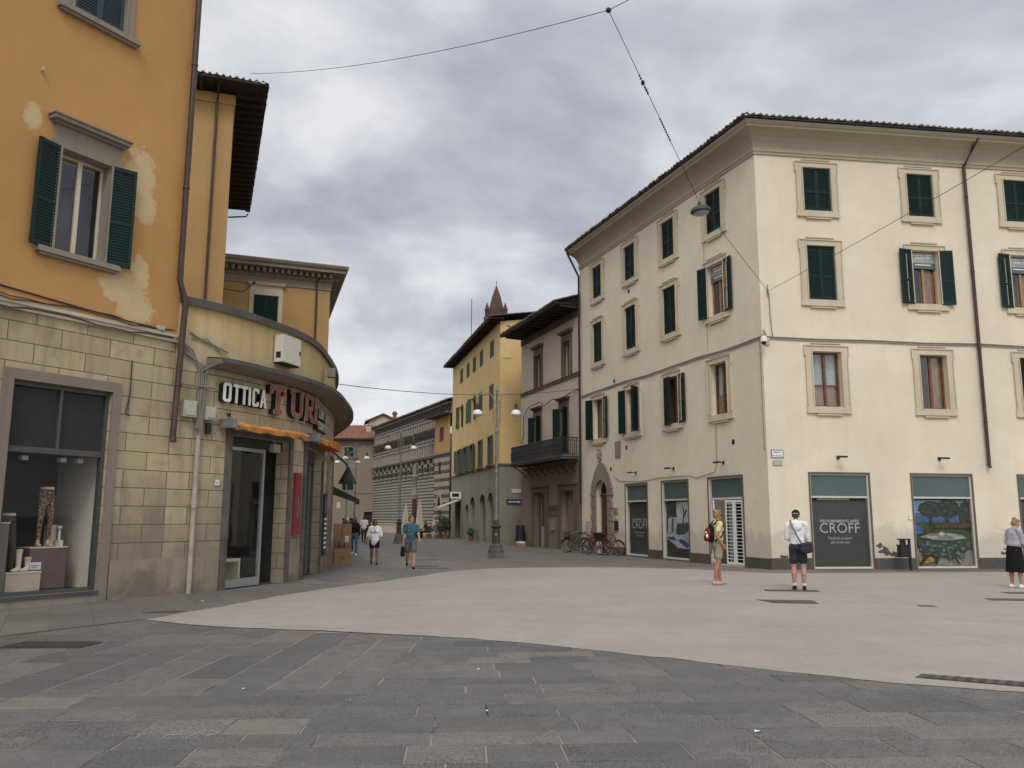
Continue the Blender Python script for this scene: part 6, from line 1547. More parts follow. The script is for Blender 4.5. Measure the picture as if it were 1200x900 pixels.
        # floodlight under the lintel
        if k < 2:
            u = a + 1.35; g = MB(); g.tube([cS.P(u, z1 + 0.02, 0.06), cS.P(u, z1 - 0.12, 0.22)], 0.02, 6); g.box(cS, u - 0.13, u + 0.13, z1 - 0.33, z1 - 0.13, 0.14, 0.27); g.build('floodlight', M['sandstone'], T)
    # rolled up awnings on their arms
    for k, (a, c) in enumerate(((1.28, 4.02), (4.72, 7.55))):
        g = MB(); n = 40; rings = []
        for i in range(n + 1):
            u = a + (c - a) * i / n; sag = 0.05 * mnoise.noise(Vector((u * 2.3, k * 5, 0))) ; fold = 0.015 * math.sin(u * 9 + k) + 0.03 * mnoise.noise(Vector((u * 4, k, 8)))
            cr = 0.02 * mnoise.noise(Vector((u * 7, k * 3, 5))); pr = [(0.05, 3.77 + sag * 0.4), (0.22, 3.81 + sag + cr), (0.40, 3.79 + sag), (0.47 + cr, 3.73 + cr), (0.44 + cr, 3.63 + fold + sag), (0.40, 3.65 + fold), (0.38, 3.70), (0.08, 3.70)]
            rings.append([g.vert(cS.P(u, z, w + 0.02), (u, z)) for w, z in pr])
        for q, s_ in zip(rings, rings[1:]):
            for j in range(8): g.face((q[j], s_[j], s_[(j + 1) % 8], q[(j + 1) % 8]))
        g.face(rings[0]); g.face(rings[-1][::-1]); A = g.build('awning', M['orange'], T, True)
        if k == 1:
            A['label'] = 'second awning, its far half redder and torn'
            g = MB(); g.box(cS, 6.2, 7.6, 3.60, 3.82, 0.03, 0.52); g.build('awning_end', M['orange_red'], A)
        g = MB()
        for u in (a + 0.05, c - 0.05): g.tube([cS.P(u, 3.78, 0.05), cS.P(u, 3.70, 0.55)], 0.03, 6)
        g.box(cS, a - 0.12, a - 0.01, 3.66, 3.88, 0.05, 0.5); g.tube([cS.P(a + (c - a) * i / 16, 3.66, 0.36) for i in range(17)], 0.035, 8); g.build('awning_roller', M['iron'], A)
    # cabinet and floodlight on the parapet
    g = MB(); g.box(cS, 2.95, 3.75, 5.52, 6.22, 0.04, 0.30); X = g.build('cabinet', M['box_white'], T)
    g = MB(); g.box(cS, 2.945, 2.95, 5.62, 5.78, 0.10, 0.24); g.box(cS, 3.68, 3.72, 5.8, 5.9, 0.30, 0.32); g.box(cS, 2.98, 3.72, 5.48, 5.52, 0.06, 0.28); g.build('cabinet_latch', M['black'], X)
    g = MB(); g.tube([cS.P(6.6, 5.55, 0.02), cS.P(6.6, 5.75, 0.1), cS.P(6.8, 5.85, 0.18)], 0.02, 6); g.box(cS, 6.78, 7.02, 5.78, 6.05, 0.15, 0.36); g.build('floodlight', M['sandstone'], T)
    # conduits, boxes and cables at the joint with the orange building
    P = cS.P; g = MB(); g.tube([P(0.62, 0, 0.07), P(0.62, 1.9, 0.07), P(0.62, 3.45, 0.07)], 0.055, 8); g.lathe(P(0.62, 1.95, 0.07), [(0.07, -0.1), (0.07, 0.1)], 10); g.build('conduit', M['pipe_grey'], T, True)
    g = MB()
    for i in range(4): g.tube([P(0.56 + i * 0.045, 3.4, 0.06), P(0.57 + i * 0.04, 4.4, 0.07 + 0.02 * (i % 2)), P(0.55 + i * 0.05, 5.0, 0.08), P(0.35 - i * 0.12, 5.35, 0.08), P(0.05, 5.5, 0.08)], 0.022, 6)
    g.tube([P(0.6, 4.9, 0.08), P(0.9, 5.15, 0.3), P(1.2, 5.22, 0.3)], 0.018, 6); g.tube([P(0.05, 4.55, 0.14), P(1.0, 4.55, 0.12)], 0.022, 6)
    g.tube([P(0.38, 3.85, 0.1), P(0.42, 3.65, 0.12), P(0.58, 3.6, 0.1)], 0.012, 5)
    g.tube([P(0.3, 5.75, 0.03), P(0.6, 5.62, 0.05), P(1.0, 5.52, 0.05), P(1.3, 5.45, 0.05)], 0.02, 5); g.tube([P(0.35, 5.62, 0.03), P(0.7, 5.66, 0.05), P(1.1, 5.42, 0.05)], 0.016, 5)
    g.build('wall_cable', M['cable_grey'], T, True)
    for u0, u1, z0, z1 in ((0.18, 0.50, 3.84, 4.20), (0.74, 0.98, 3.82, 4.12)):
        g = MB(); g.box(cS, u0, u1, z0, z1, 0.03, 0.15); g.box(cS, u0 + 0.03, u1 - 0.03, z0 + 0.04, z1 - 0.03, 0.15, 0.17); g.build('meter_box', M['box_grey'], T)
    g = MB(); g.box(cS, 0.80, 0.9, 3.5, 3.75, 0.03, 0.12); g.box(cS, 1.42, 1.5, 3.98, 4.04, 0.002, 0.05); g.build('junction_box', M['black'], T)
    # flag-like folded green awning and a dark one beyond, both past the last door
    g = MB(); q = lambda u, z, w: cS.P(u, z, w)
    g.tube([q(9.1, 3.75, 0.1), q(9.3, 3.35, 0.55), q(9.4, 3.1, 0.62)], [0.03, 0.03, 0.02], 6); g.lathe(q(9.35, 2.72, 0.6), [(0.30, 0.0), (0.26, 0.1), (0.10, 0.42), (0.04, 0.55)], 10); g.build('folded_awning', M['green_cloth'], T)
    g = MB(); v = [q(12.2, 2.75, 0.03), q(13.8, 2.75, 0.03), q(13.8, 2.28, 1.0), q(12.2, 2.28, 1.0)]; g.poly(v); g.poly([p_ - Vector((0, 0, 0.05)) for p_ in v]); g.poly([v[0], v[3], v[3] - Vector((0, 0, 0.16)), v[0] - Vector((0, 0, 0.3))]); g.poly([v[2], v[3], v[3] - Vector((0, 0, 0.16)), v[2] - Vector((0, 0, 0.16))]); g.build('dark_awning', M['black'], T)
optician()

def shop_signs():
    P = cS.P
    T = thing('shop_sign', 'white block letters OTTICA on black backs over the first shop door', 'sign', P(1.85, 4.28, 0.1))
    s = MB(); w = 0; 
    xs = [(1.13, 'O'), (1.41, 'T'), (1.66, 'T'), (1.91, 'I'), (2.06, 'C'), (2.34, 'A')]
    H = 0.44
    def stroke(m, u, kind, wd, w0, w1, grow=0.0):
        t = 0.068 + grow; z0, z1 = 4.28 - grow * 0.5, 4.28 + H + grow * 0.5; u0, u1 = u - grow * 0.5, u + wd + grow * 0.5
        if kind == 'O': m.prism(cS, [(u0 + 0.04, z0), (u1 - 0.04, z0), (u1, z0 + 0.05), (u1, z0 + t), (u0, z0 + t), (u0, z0 + 0.05)], w0, w1); m.prism(cS, [(u0 + 0.04, z1), (u1 - 0.04, z1), (u1, z1 - 0.05), (u1, z1 - t), (u0, z1 - t), (u0, z1 - 0.05)], w0, w1); m.box(cS, u0, u0 + t, z0 + t, z1 - t, w0, w1); m.box(cS, u1 - t, u1, z0 + t, z1 - t, w0, w1)
        if kind == 'C': m.prism(cS, [(u0 + 0.04, z0), (u1 - 0.04, z0), (u1, z0 + 0.05), (u1, z0 + t * 1.7), (u1 - t, z0 + t * 1.7), (u1 - t, z0 + t), (u0, z0 + t), (u0, z0 + 0.05)], w0, w1); m.prism(cS, [(u0 + 0.04, z1), (u1 - 0.04, z1), (u1, z1 - 0.05), (u1, z1 - t * 1.7), (u1 - t, z1 - t * 1.7), (u1 - t, z1 - t), (u0, z1 - t), (u0, z1 - 0.05)], w0, w1); m.box(cS, u0, u0 + t, z0 + t, z1 - t, w0, w1)
        if kind == 'T': c = (u0 + u1) / 2; m.box(cS, u0, u1, z1 - t, z1, w0, w1); m.box(cS, c - t / 2, c + t / 2, z0, z1 - t, w0, w1)
        if kind == 'I': c = (u0 + u1) / 2; m.box(cS, c - t / 2, c + t / 2, z0, z1, w0, w1)
        if kind == 'A':
            c = (u0 + u1) / 2
            for sg in (-1, 1): m.prism(cS, [(c + sg * (u1 - c), z0), (c + sg * (u1 - c - t), z0), (c - sg * 0.0, z1 - t * 1.2), (c, z1), (c + sg * t * 0.5, z1)], w0, w1)
            m.box(cS, c - 0.07, c + 0.07, z0 + 0.12, z0 + 0.12 + t * 0.8, w0, w1 - 0.003)
    a, d = MB(), MB()
    for u, k in xs:
        wd = 0.10 if k == 'I' else 0.23
        stroke(a, u, k, wd, 0.15, 0.17); stroke(d, u, k, wd, 0.01, 0.149, 0.012)
    a.build('lettering', M['sign_white'], T); d.build('letter_back', M['black'], T)
    # the four big faded red slab serif letters
    T = thing('shop_sign', 'four large faded red slab serif letters TURI on the curved wall', 'sign', P(4.0, 4.2, 0.1))
    def slab(m, k, u, wd, i, w0, w1):
        z0, z1 = 4.19 + i, 4.91 - i; a, b_ = u + i, u + wd - i; s_ = 0.17 - 2 * i; v = 0.12 - i
        if k == 'T':
            c = (a + b_) / 2; m.box(cS, a, b_, z1 - v, z1, w0, w1); m.box(cS, a, a + 0.11 - i, z1 - v - 0.10 + i, z1 - v, w0, w1); m.box(cS, b_ - 0.11 + i, b_, z1 - v - 0.10 + i, z1 - v, w0, w1); m.box(cS, c - s_ / 2, c + s_ / 2, z0 + v, z1 - v, w0, w1); m.box(cS, c - s_ / 2 - 0.09, c + s_ / 2 + 0.09, z0, z0 + v, w0, w1)
        if k == 'U':
            s2 = s_ * 0.8
            m.box(cS, a, a + s2, z0 + 0.18, z1, w0, w1); m.box(cS, b_ - s2, b_, z0 + 0.18, z1, w0, w1); m.box(cS, a - 0.05, a, z1 - v, z1, w0, w1); m.box(cS, b_, b_ + 0.05, z1 - v, z1, w0, w1)
            c = (a + b_) / 2; ro, ri = (b_ - a) / 2, (b_ - a) / 2 - s2; n = 8
            for q in range(n):
                t0, t1 = pi + pi * q / n, pi + pi * (q + 1) / n
                m.prism(cS, [(c + ri * math.cos(t0), z0 + 0.18 + 0.06 * math.sin(t0)), (c + ro * math.cos(t0), z0 + 0.18 + 0.18 * math.sin(t0)), (c + ro * math.cos(t1), z0 + 0.18 + 0.18 * math.sin(t1)), (c + ri * math.cos(t1), z0 + 0.18 + 0.06 * math.sin(t1))], w0, w1)
        if k == 'R':
            s2 = s_ * 0.85; zm = z0 + (z1 - z0) * 0.42
            m.box(cS, a, a + s2, z0, z1, w0, w1); m.box(cS, a - 0.04, a, z0, z0 + v, w0, w1); m.box(cS, a + s2, b_ - 0.05, z1 - v * 0.9, z1, w0, w1); m.box(cS, a + s2, b_ - 0.05, zm, zm + v * 0.9, w0, w1); m.box(cS, b_ - s2 * 0.8, b_, zm + 0.06, z1 - 0.05, w0, w1 - 0.001)
            m.prism(cS, [(a + s2 + 0.02, zm), (a + s2 + 0.17, zm), (b_ + 0.02, z0 + v), (b_ + 0.04, z0), (b_ - 0.13, z0)], w0, w1)
        if k == 'I':
            c = (a + b_) / 2; m.box(cS, c - s_ / 2, c + s_ / 2, z0, z1, w0, w1); m.box(cS, a, b_, z0, z0 + v, w0, w1 - 0.001); m.box(cS, a, b_, z1 - v, z1, w0, w1 - 0.001)
    L_, E_, K_ = MB(), MB(), MB()
    for k, u, wd in (('T', 2.72, 0.66), ('U', 3.66, 0.58), ('R', 4.42, 0.56), ('I', 5.10, 0.34)):
        slab(L_, k, u, wd, 0.025, 0.17, 0.185); slab(E_, k, u, wd, 0.0, 0.14, 0.169); slab(K_, k, u, wd, 0.003, 0.01, 0.139)
    L_.build('lettering', M['sign_red'], T); E_.build('letter_edge', M['sign_edge'], T); K_.build('letter_back', M['black'], T)
    T = thing('shop_sign', 'two short lines of small white letters on black at the end of the red letters', 'sign', P(6.4, 4.1, 0.1))
    m = MB()
    for s_, u, z, sp in (('LENTI A', 5.72, 4.44, 0.185), ('CONTATTO', 5.64, 4.12, 0.185)):
        for i, ch in enumerate(s_):
            if ch != ' ': text_mesh(m, ch, 0.30, lambda x, y, t, i=i: P(u + i * sp + x, z + y, 0.135), 0, 0.004)
    m.build('lettering', M['sign_white'], T)
    m = MB(); m.box(cS, 5.66, 6.98, 4.41, 4.68, 0.01, 0.13); m.box(cS, 5.58, 7.18, 4.09, 4.36, 0.01, 0.13); m.build('letter_back', M['black'], T)
    T = thing('wall_panel', 'tall narrow crimson panel between the two shop doors', 'panel', P(4.37, 1.2, 0.05)); m = MB(); m.box(cS, 4.20, 4.55, 1.19, 2.80, 0.01, 0.09); m.build('board', M['maroon'], T)
    m = MB(); m.box(cS, 4.30, 4.45, 1.62, 2.15, 0.09, 0.094); m.build('inset', M['teal'], T)
    T = thing('display_case', 'dark framed notice case with purple and white stripes beside the second shop door', 'case', P(7.9, 0.6, 0.05)); m = MB(); m.box(cS, 7.66, 8.28, 0.52, 2.35, 0.005, 0.10); m.build('frame', M['black'], T)
    stripe = plain('purple print', (0.12, 0.09, 0.18), 0.6, var=0.1)
    m = MB()
    for i in range(7): m.box(cS, 7.70, 8.24, 0.72 + i * 0.14, 0.79 + i * 0.14, 0.10, 0.104)
    m.build('stripes', M['curtain'], T); m = MB(); m.box(cS, 7.70, 8.24, 1.78, 2.28, 0.10, 0.104); m.build('picture', stripe, T)
    plate('number_plate', 'small white house number plate beside the first shop door', 'plate', cS, 1.16, 1.30, 2.36, 2.50, [1], M['box_grey'])
    T = thing('paper_notice', 'yellowish paper notice on the wall above the cardboard boxes', 'notice', P(11.75, 1.5, 0.05)); m = MB(); m.box(cS, 11.45, 12.1, 1.5, 2.05, 0.004, 0.012); m.build('sheet', pk('notice', (0.5, 0.42, 0.2)), T)
shop_signs()

# ------------------------------------------------------------------ tall ochre house and palazzo behind
def tall_house():
    B = (-10.75, 30.1); T = thing('townhouse', 'tall ochre house with wide dark eaves behind the low curved building', 'building', (*B, 0))
    f = Fr(B, 70, 1); s = Fr(B, -20, -1); ZT = 17.72
    # the side frame looks towards the street
    s = Fr(B, -20, 1)
    b = MB(); wall(b, f, -7, 0, 0, ZT, ()); wall(b, s, 0, 13, 0, ZT, ()); b.build('wall', M['ochre2'], T)
    e = f.P(-7, 0); h = s.P(13, 0); closed_body(T, [xy(h), xy(h + (e - f.P(0, 0))), xy(e)], 0, ZT, M['ochre2'])
    b = MB(); b.box(f, -7, 0.04, ZT - 0.42, ZT - 0.02, 0.002, 0.05); b.box(s, 0, 13, ZT - 0.42, ZT - 0.02, 0.002, 0.05); b.build('frieze', M['ochre3'], T)
    b = MB()
    for i in range(22): u = 0.0 + i * 0.6; b.prism(Leaf(s, u, 0, 1, 90), [(0.02, ZT - 0.06), (1.1, ZT - 0.02), (1.18, ZT + 0.12), (0.02, ZT + 0.12)], -0.06, 0.06)
    for i in range(11): u = -6.8 + i * 0.62; b.prism(Leaf(f, u, 0, 1, 90), [(0.02, ZT - 0.06), (0.7, ZT - 0.02), (0.78, ZT + 0.12), (0.02, ZT + 0.12)], -0.06, 0.06)
    b.build('eave_rafter', M['eave'], T)
    b = MB(); b.sweep([xy(e), B, xy(h)], [(-0.2, ZT + 0.12), (0.95, ZT + 0.12), (0.95, ZT + 0.19), (-0.2, ZT + 0.19)], True) ; b.box(s, -0.9, 13.2, ZT + 0.10, ZT + 0.20, 0.96, 1.2); b.build('eave_board', M['eave'], T)
    tile_roof(T, f, -7.0, 1.1, 0.98, ZT + 0.22, 5, 15, M['tile'], hip1=1.0); tile_roof(T, s, -0.95, 13.2, 1.20, ZT + 0.22, 5, 15, M['tile'], hip0=1.0)
    P = f.P; downpipe(T, [P(-0.55, ZT + 0.1, 0.85), P(-0.62, ZT - 0.35, 0.12), P(-0.62, 6.2, 0.12)], 0.05, M['pipe'], [P(-0.62, 13.3, 0.12)])
    b = MB(); b.tube([s.P(12.9, ZT - 0.1, 1.1), s.P(13.1, ZT - 0.2, 1.0), s.P(13.1, ZT - 0.35, 0.1)], 0.04, 6); b.build('gutter_outlet', M['black'], T)
    b = MB(); q = s.P(6, 11.6, 0.0); b.tube([q, q + Vector((0.9, 0, -0.15)), q + Vector((1.4, 0, 0.25))], 0.02, 5); b.lathe(q + Vector((1.4, 0, 0.25)), [(0.08, -0.02), (0.08, 0.05)], 8); b.build('wall_aerial', M['black'], T)
def palazzo():
    B = (-10.12, 45.0); T = thing('palazzo', 'ochre palazzo with a moulded stone cornice seen over the curved parapet', 'building', (*B, 0))
    f = Fr(B, 69, 1); s = Fr(B, -17, 1); ZT = 14.6
    b = MB(); wall(b, f, -9, 0, 0, ZT, [(-4.05, -2.75, 11.6, 13.45)], 0.2); wall(b, s, 0, 14, 0, ZT, ()); b.build('wall', M['ochre2'], T)
    e = f.P(-9, 0); h = s.P(14, 0); closed_body(T, [xy(h), xy(h + (e - f.P(0, 0))), xy(e)], 0, ZT, M['ochre2'])
    b = MB(); path = [xy(e), B, xy(h)]
    b.sweep(path, [(0.0, ZT - 0.55), (0.06, ZT - 0.55), (0.06, ZT - 0.15), (0.14, ZT - 0.1), (0.14, ZT + 0.25), (0.75, ZT + 0.30), (0.75, ZT + 0.45), (0.85, ZT + 0.5), (0.92, ZT + 0.62), (0.92, ZT + 0.68), (-0.3, ZT + 0.9)]); b.build('cornice', M['sandstone'], T)
    b = MB()
    for i in range(28): u = -8.8 + i * 0.32; b.box(f, u, u + 0.17, ZT + 0.05, ZT + 0.27, 0.14, 0.5)
    for i in range(40): u = 0.1 + i * 0.34; b.box(s, u, u + 0.17, ZT + 0.05, ZT + 0.27, 0.14, 0.5)
    b.build('dentil', M['sandstone'], T)
    window(T, f, -4.05, -2.75, 11.6, 13.45, 'closed', (M['shutter'], M['wood']), classic(M['cream_trim'], True, True, 0.22, 0.2, 0.5))
    P = f.P; downpipe(T, [P(-0.3, ZT + 0.3, 0.5), P(-0.75, ZT - 0.1, 0.15), P(-0.75, 6, 0.12)], 0.055); downpipe(T, [P(-8.6, ZT - 0.5, 0.12), P(-8.6, 6, 0.12)], 0.05)
tall_house(); palazzo()
# ------------------------------------------------------------------ ground
def slabs(name, bw, bh, rot, stops, joint, chisel, jcol, rough=0.75, offset=0.5, pit=(30, 64)):
    t = NT(name); mp = t.mapping('Object', rot=(0, 0, R(rot))); ob = t.mapping('Object')
    wob = t.n('ShaderNodeVectorMath', operation='ADD')
    nz = t.n('ShaderNodeTexNoise'); t.l(ob, nz.inputs['Vector']); nz.inputs['Scale'].default_value = 0.7; nz.inputs['Detail'].default_value = 2
    sc_ = t.n('ShaderNodeVectorMath', operation='SCALE'); t.l(nz.outputs[1], sc_.inputs[0]); sc_.inputs['Scale'].default_value = 0.10
    t.l(mp, wob.inputs[0]); t.l(sc_.outputs[0], wob.inputs[1]); vec = wob.outputs[0]
    br = t.n('ShaderNodeTexBrick'); t.l(vec, br.inputs['Vector'])
    for k, v in (('Scale', 1.0), ('Mortar Size', joint), ('Mortar Smooth', 0.2), ('Bias', 0.0), ('Brick Width', bw), ('Row Height', bh)): br.inputs[k].default_value = v
    br.inputs['Color1'].default_value = (0, 0, 0, 1); br.inputs['Color2'].default_value = (1, 1, 1, 1); br.offset = offset; br.offset_frequency = 2; br.squash = 1.35; br.squash_frequency = 3
    br.inputs['Mortar'].default_value = (0.5, 0.5, 0.5, 1)
    c = t.ramp(br.outputs[0], stops)
    a = t.noise(ob, 0.45, 5, 0.6, 0.4); f = t.noise(ob, 6, 7, 0.7)
    c = t.mix(t.math('MULTIPLY', t.ramp(a, [(0.35, 0), (0.7, 1)]), 0.35), c, stops[-1][1])
    c = t.mix(t.math('MULTIPLY', t.ramp(f, [(0.4, 0), (0.7, 1)]), 0.4), c, sh(stops[0][1], 0.75))
    # scattered pale scuffs and spots of dirt
    s = t.noise(ob, 1.7, 8, 0.72, 0.5); c = t.mix(t.math('MULTIPLY', t.ramp(s, [(0.58, 0), (0.72, 1)]), 0.4), c, sh(stops[-1][1], 1.25))
    jn = t.noise(ob, 2.0, 4, 0.6)
    c = t.mix(br.outputs[1], c, t.mix(t.ramp(jn, [(0.42, 0), (0.6, 1)]), jcol[0], jcol[1]))
    inv = t.math('SUBTRACT', 1.0, br.outputs[1])
    n = t.bump(inv, 0.5, 0.008)
    # each stone sits at a slightly different height and tilt
    if chisel:
        v = t.n('ShaderNodeTexVoronoi'); vm = t.mapping('Object', (pit[0], pit[1], 1), (0, 0, R(rot + 9)))
        wv = t.n('ShaderNodeVectorMath', operation='ADD'); t.l(vm, wv.inputs[0]); s2 = t.n('ShaderNodeVectorMath', operation='SCALE'); t.l(nz.outputs[1], s2.inputs[0]); s2.inputs['Scale'].default_value = 5.0; t.l(s2.outputs[0], wv.inputs[1])
        t.l(wv.outputs[0], v.inputs['Vector']); v.inputs['Scale'].default_value = 1.0
        pitd = t.ramp(v.outputs[0], [(0.05, 0.0), (0.5, 1.0)])
        wear = t.ramp(t.noise(ob, 1.1, 3), [(0.35, 0.25), (0.65, 1.0)])
        c = t.mix(t.math('MULTIPLY', t.math('MULTIPLY', t.math('SUBTRACT', 1.0, pitd), wear), chisel), c, sh(stops[0][1], 0.4))
        n = t.bump(pitd, 0.9, 0.012, n)
    n = t.bump(t.noise(ob, 30, 5, 0.7), 0.25, 0.006, n)
    r = t.ramp(t.noise(ob, 1.3, 5, 0.6), [(0.3, rough - 0.14), (0.7, rough + 0.1)])
    return t.fin(c, r, n, 0.3)
g_dark = (0.088, 0.084, 0.079); g_mid = (0.110, 0.104, 0.096); g_lite = (0.135, 0.126, 0.112); g_tan = (0.185, 0.165, 0.132)
def slab_stone(name, stops, pit, rot, chisel=1.0):
    t = NT(name); ob = t.mapping('Object'); geo = t.n('ShaderNodeNewGeometry'); rnd = geo.outputs['Random Per Island']
    c = t.ramp(rnd, stops)
    f = t.noise(ob, 5, 8, 0.72); a = t.noise(ob, 0.5, 5, 0.6, 0.4)
    c = t.mix(t.math('MULTIPLY', t.ramp(f, [(0.42, 0), (0.7, 1)]), 0.35), c, sh(stops[0][1], 0.7))
    c = t.mix(t.math('MULTIPLY', t.ramp(a, [(0.4, 0), (0.75, 1)]), 0.35), c, sh(stops[-2][1], 1.1))
    sc_ = t.noise(ob, 1.9, 8, 0.74, 0.6); c = t.mix(t.math('MULTIPLY', t.ramp(sc_, [(0.58, 0), (0.70, 1)]), 0.35), c, (0.21, 0.195, 0.17))
    # tooth-chisel dashes, turned a little from stone to stone
    rt_ = t.n('ShaderNodeVectorRotate', rotation_type='Z_AXIS'); t.l(ob, rt_.inputs[0]); t.l(t.math('ADD', t.math('MULTIPLY', rnd, 0.5), R(rot)), rt_.inputs['Angle'])
    sc2 = t.n('ShaderNodeVectorMath', operation='MULTIPLY'); t.l(rt_.outputs[0], sc2.inputs[0]); sc2.inputs[1].default_value = (pit[0], pit[1], 1)
    nz = t.n('ShaderNodeTexNoise'); t.l(ob, nz.inputs['Vector']); nz.inputs['Scale'].default_value = 2.0
    sw = t.n('ShaderNodeVectorMath', operation='SCALE'); t.l(nz.outputs[1], sw.inputs[0]); sw.inputs['Scale'].default_value = 2.5
    ad = t.n('ShaderNodeVectorMath', operation='ADD'); t.l(sc2.outputs[0], ad.inputs[0]); t.l(sw.outputs[0], ad.inputs[1])
    v = t.n('ShaderNodeTexVoronoi'); t.l(ad.outputs[0], v.inputs['Vector']); v.inputs['Scale'].default_value = 1.0; v.inputs['Randomness'].default_value = 0.5
    pitd = t.ramp(v.outputs[0], [(0.1, 0.0), (0.45, 1.0)])
    wear = t.math('MULTIPLY', t.ramp(t.noise(ob, 1.2, 4), [(0.35, 0.2), (0.6, 1.0)]), t.ramp(t.math('FRACT', t.math('MULTIPLY', rnd, 7.3)), [(0.1, 0.25), (0.5, 1.0)]))
    c = t.mix(t.math('MULTIPLY', t.math('MULTIPLY', t.math('SUBTRACT', 1.0, pitd), wear), chisel), c, sh(stops[0][1], 0.38))
    n = t.bump(pitd, 0.8, 0.010); n = t.bump(f, 0.5, 0.01, n)
    r = t.ramp(t.noise(ob, 1.3, 5, 0.6), [(0.3, 0.55), (0.7, 0.85)])
    return t.fin(c, r, n, 0.35)
SL = [(0.0, (0.100, 0.098, 0.095)), (0.35, (0.125, 0.121, 0.115)), (0.7, (0.148, 0.141, 0.130)), (0.9, (0.168, 0.157, 0.139)), (1.0, (0.195, 0.177, 0.148))]
M['paving'] = slab_stone('chiselled dark stone slabs', SL, (38, 23), -4, 0.8)
M['paving_left'] = slab_stone('dark stone slabs in long runs', SL, (23, 38), 3, 0.7)
def joint_mat():
    t = NT('sandy paving joints'); ob = t.mapping('Object')
    c = t.mix(t.ramp(t.noise(ob, 1.1, 5, 0.65), [(0.36, 0), (0.5, 1)]), (0.06, 0.055, 0.048), (0.27, 0.245, 0.205)); return t.fin(c, 0.95, t.bump(t.noise(ob, 60, 3), 0.4, 0.005), 0.1)
M['joint'] = joint_mat()
M['pavement'] = slabs('smooth grey stone pavement', 1.3, 0.62, 62, [(0.0, (0.128, 0.122, 0.108)), (0.6, (0.155, 0.147, 0.130)), (1.0, (0.19, 0.178, 0.152))], 0.006, 0, ((0.07, 0.065, 0.058), (0.17, 0.16, 0.14)), 0.7)
M['street'] = slabs('grey street slabs', 1.1, 0.55, 20, [(0.0, (0.118, 0.114, 0.104)), (0.6, (0.145, 0.139, 0.126)), (1.0, (0.175, 0.166, 0.148))], 0.007, 0, ((0.07, 0.066, 0.06), (0.15, 0.14, 0.125)), 0.7)
def asphalt():
    t = NT('pale chip seal asphalt'); ob = t.mapping('Object')
    a = t.noise(ob, 0.22, 5, 0.6, 0.4); c = t.mix(t.ramp(a, [(0.3, 0), (0.7, 1)]), (0.345, 0.312, 0.270), (0.400, 0.361, 0.314))
    st = t.noise(t.mapping('Object', (0.5, 1.2, 1), (0, 0, R(40))), 0.8, 7, 0.66, 1.2); c = t.mix(t.math('MULTIPLY', t.ramp(st, [(0.46, 0), (0.66, 1)]), 0.6), c, (0.31, 0.275, 0.235))
    st2 = t.noise(t.mapping('Object', (1.0, 0.45, 1), (0, 0, R(25))), 0.7, 6, 0.62, 1.0); c = t.mix(t.math('MULTIPLY', t.ramp(st2, [(0.5, 0), (0.7, 1)]), 0.3), c, (0.50, 0.445, 0.38))
    v = t.n('ShaderNodeTexVoronoi'); t.l(ob, v.inputs['Vector']); v.inputs['Scale'].default_value = 75
    g = t.noise(ob, 95, 3, 0.8)
    c = t.mix(t.math('MULTIPLY', t.ramp(g, [(0.35, 1), (0.5, 0)]), 0.45), c, (0.15, 0.135, 0.12)); c = t.mix(t.math('MULTIPLY', t.ramp(v.outputs[0], [(0.0, 1), (0.3, 0)]), 0.3), c, (0.55, 0.50, 0.44))
    gr = t.noise(ob, 22, 6, 0.8); c = t.mix(t.math('MULTIPLY', t.ramp(gr, [(0.35, 1), (0.62, 0)]), 0.36), c, (0.2, 0.177, 0.15)); gm = t.noise(t.mapping('Object', (1, 1, 1), (0, 0, 0.4), (4, 9, 0)), 0.9, 8, 0.75, 1.5); c = t.mix(t.math('MULTIPLY', t.ramp(gm, [(0.5, 0), (0.66, 1)]), 0.3), c, (0.24, 0.212, 0.182))
    sp = t.noise(ob, 3.2, 7, 0.75); c = t.mix(t.math('MULTIPLY', t.ramp(sp, [(0.62, 0), (0.72, 1)]), 0.35), c, (0.2, 0.175, 0.155))
    return t.fin(c, 0.92, t.bump(g, 0.5, 0.006), 0.2)
M['asphalt'] = asphalt()
def sheet(name, pts, z, mat, sub=0):
    b = MB(); P = []
    n = len(pts)
    for i in range(n):
        p, q = Vector(pts[i]), Vector(pts[(i + 1) % n]); L = (q - p).length
        m = max(1, int(L / sub)) if sub and L < 30 else 1
        for k in range(m):
            r_ = p + (q - p) * k / m
            if sub: r_ = r_ + Vector((mnoise.noise(Vector((r_.x * 1.7, r_.y * 1.7, 2))), mnoise.noise(Vector((r_.x * 1.7, r_.y * 1.7, 8))))) * 0.07 + Vector((0, mnoise.noise(Vector((r_.x * 9, r_.y * 9, 3))))) * 0.03
            P.append((r_.x, r_.y, z))
    b.poly(P); o = b.build(name, mat); o['kind'] = 'structure'; return o
def crs(pts, n=6):
    K = [Vector(p) for p in pts]; P = [2 * K[0] - K[1]] + K + [2 * K[-1] - K[-2]]; r = []
    for i in range(1, len(P) - 2):
        a, b, c, d = P[i - 1:i + 3]
        for k in range(n):
            t = k / n; r.append(tuple(0.5 * (2 * b + (c - a) * t + (2 * a - 5 * b + 4 * c - d) * t * t + (3 * b - a - 3 * c + d) * t ** 3)))
    r.append(tuple(K[-1])); return r
b = MB(); b.poly([(-700, -700, 0), (700, -700, 0), (700, 700, 0), (-700, 700, 0)]); o = b.build('ground', M['street']); o['kind'] = 'structure'
low = crs([(-5.95, 14.0), (-4.55, 13.19), (-2.51, 12.66), (0.01, 11.70), (2.03, 10.27), (3.6, 9.15), (4.99, 8.49), (8.0, 7.2), (14, 4.6)])
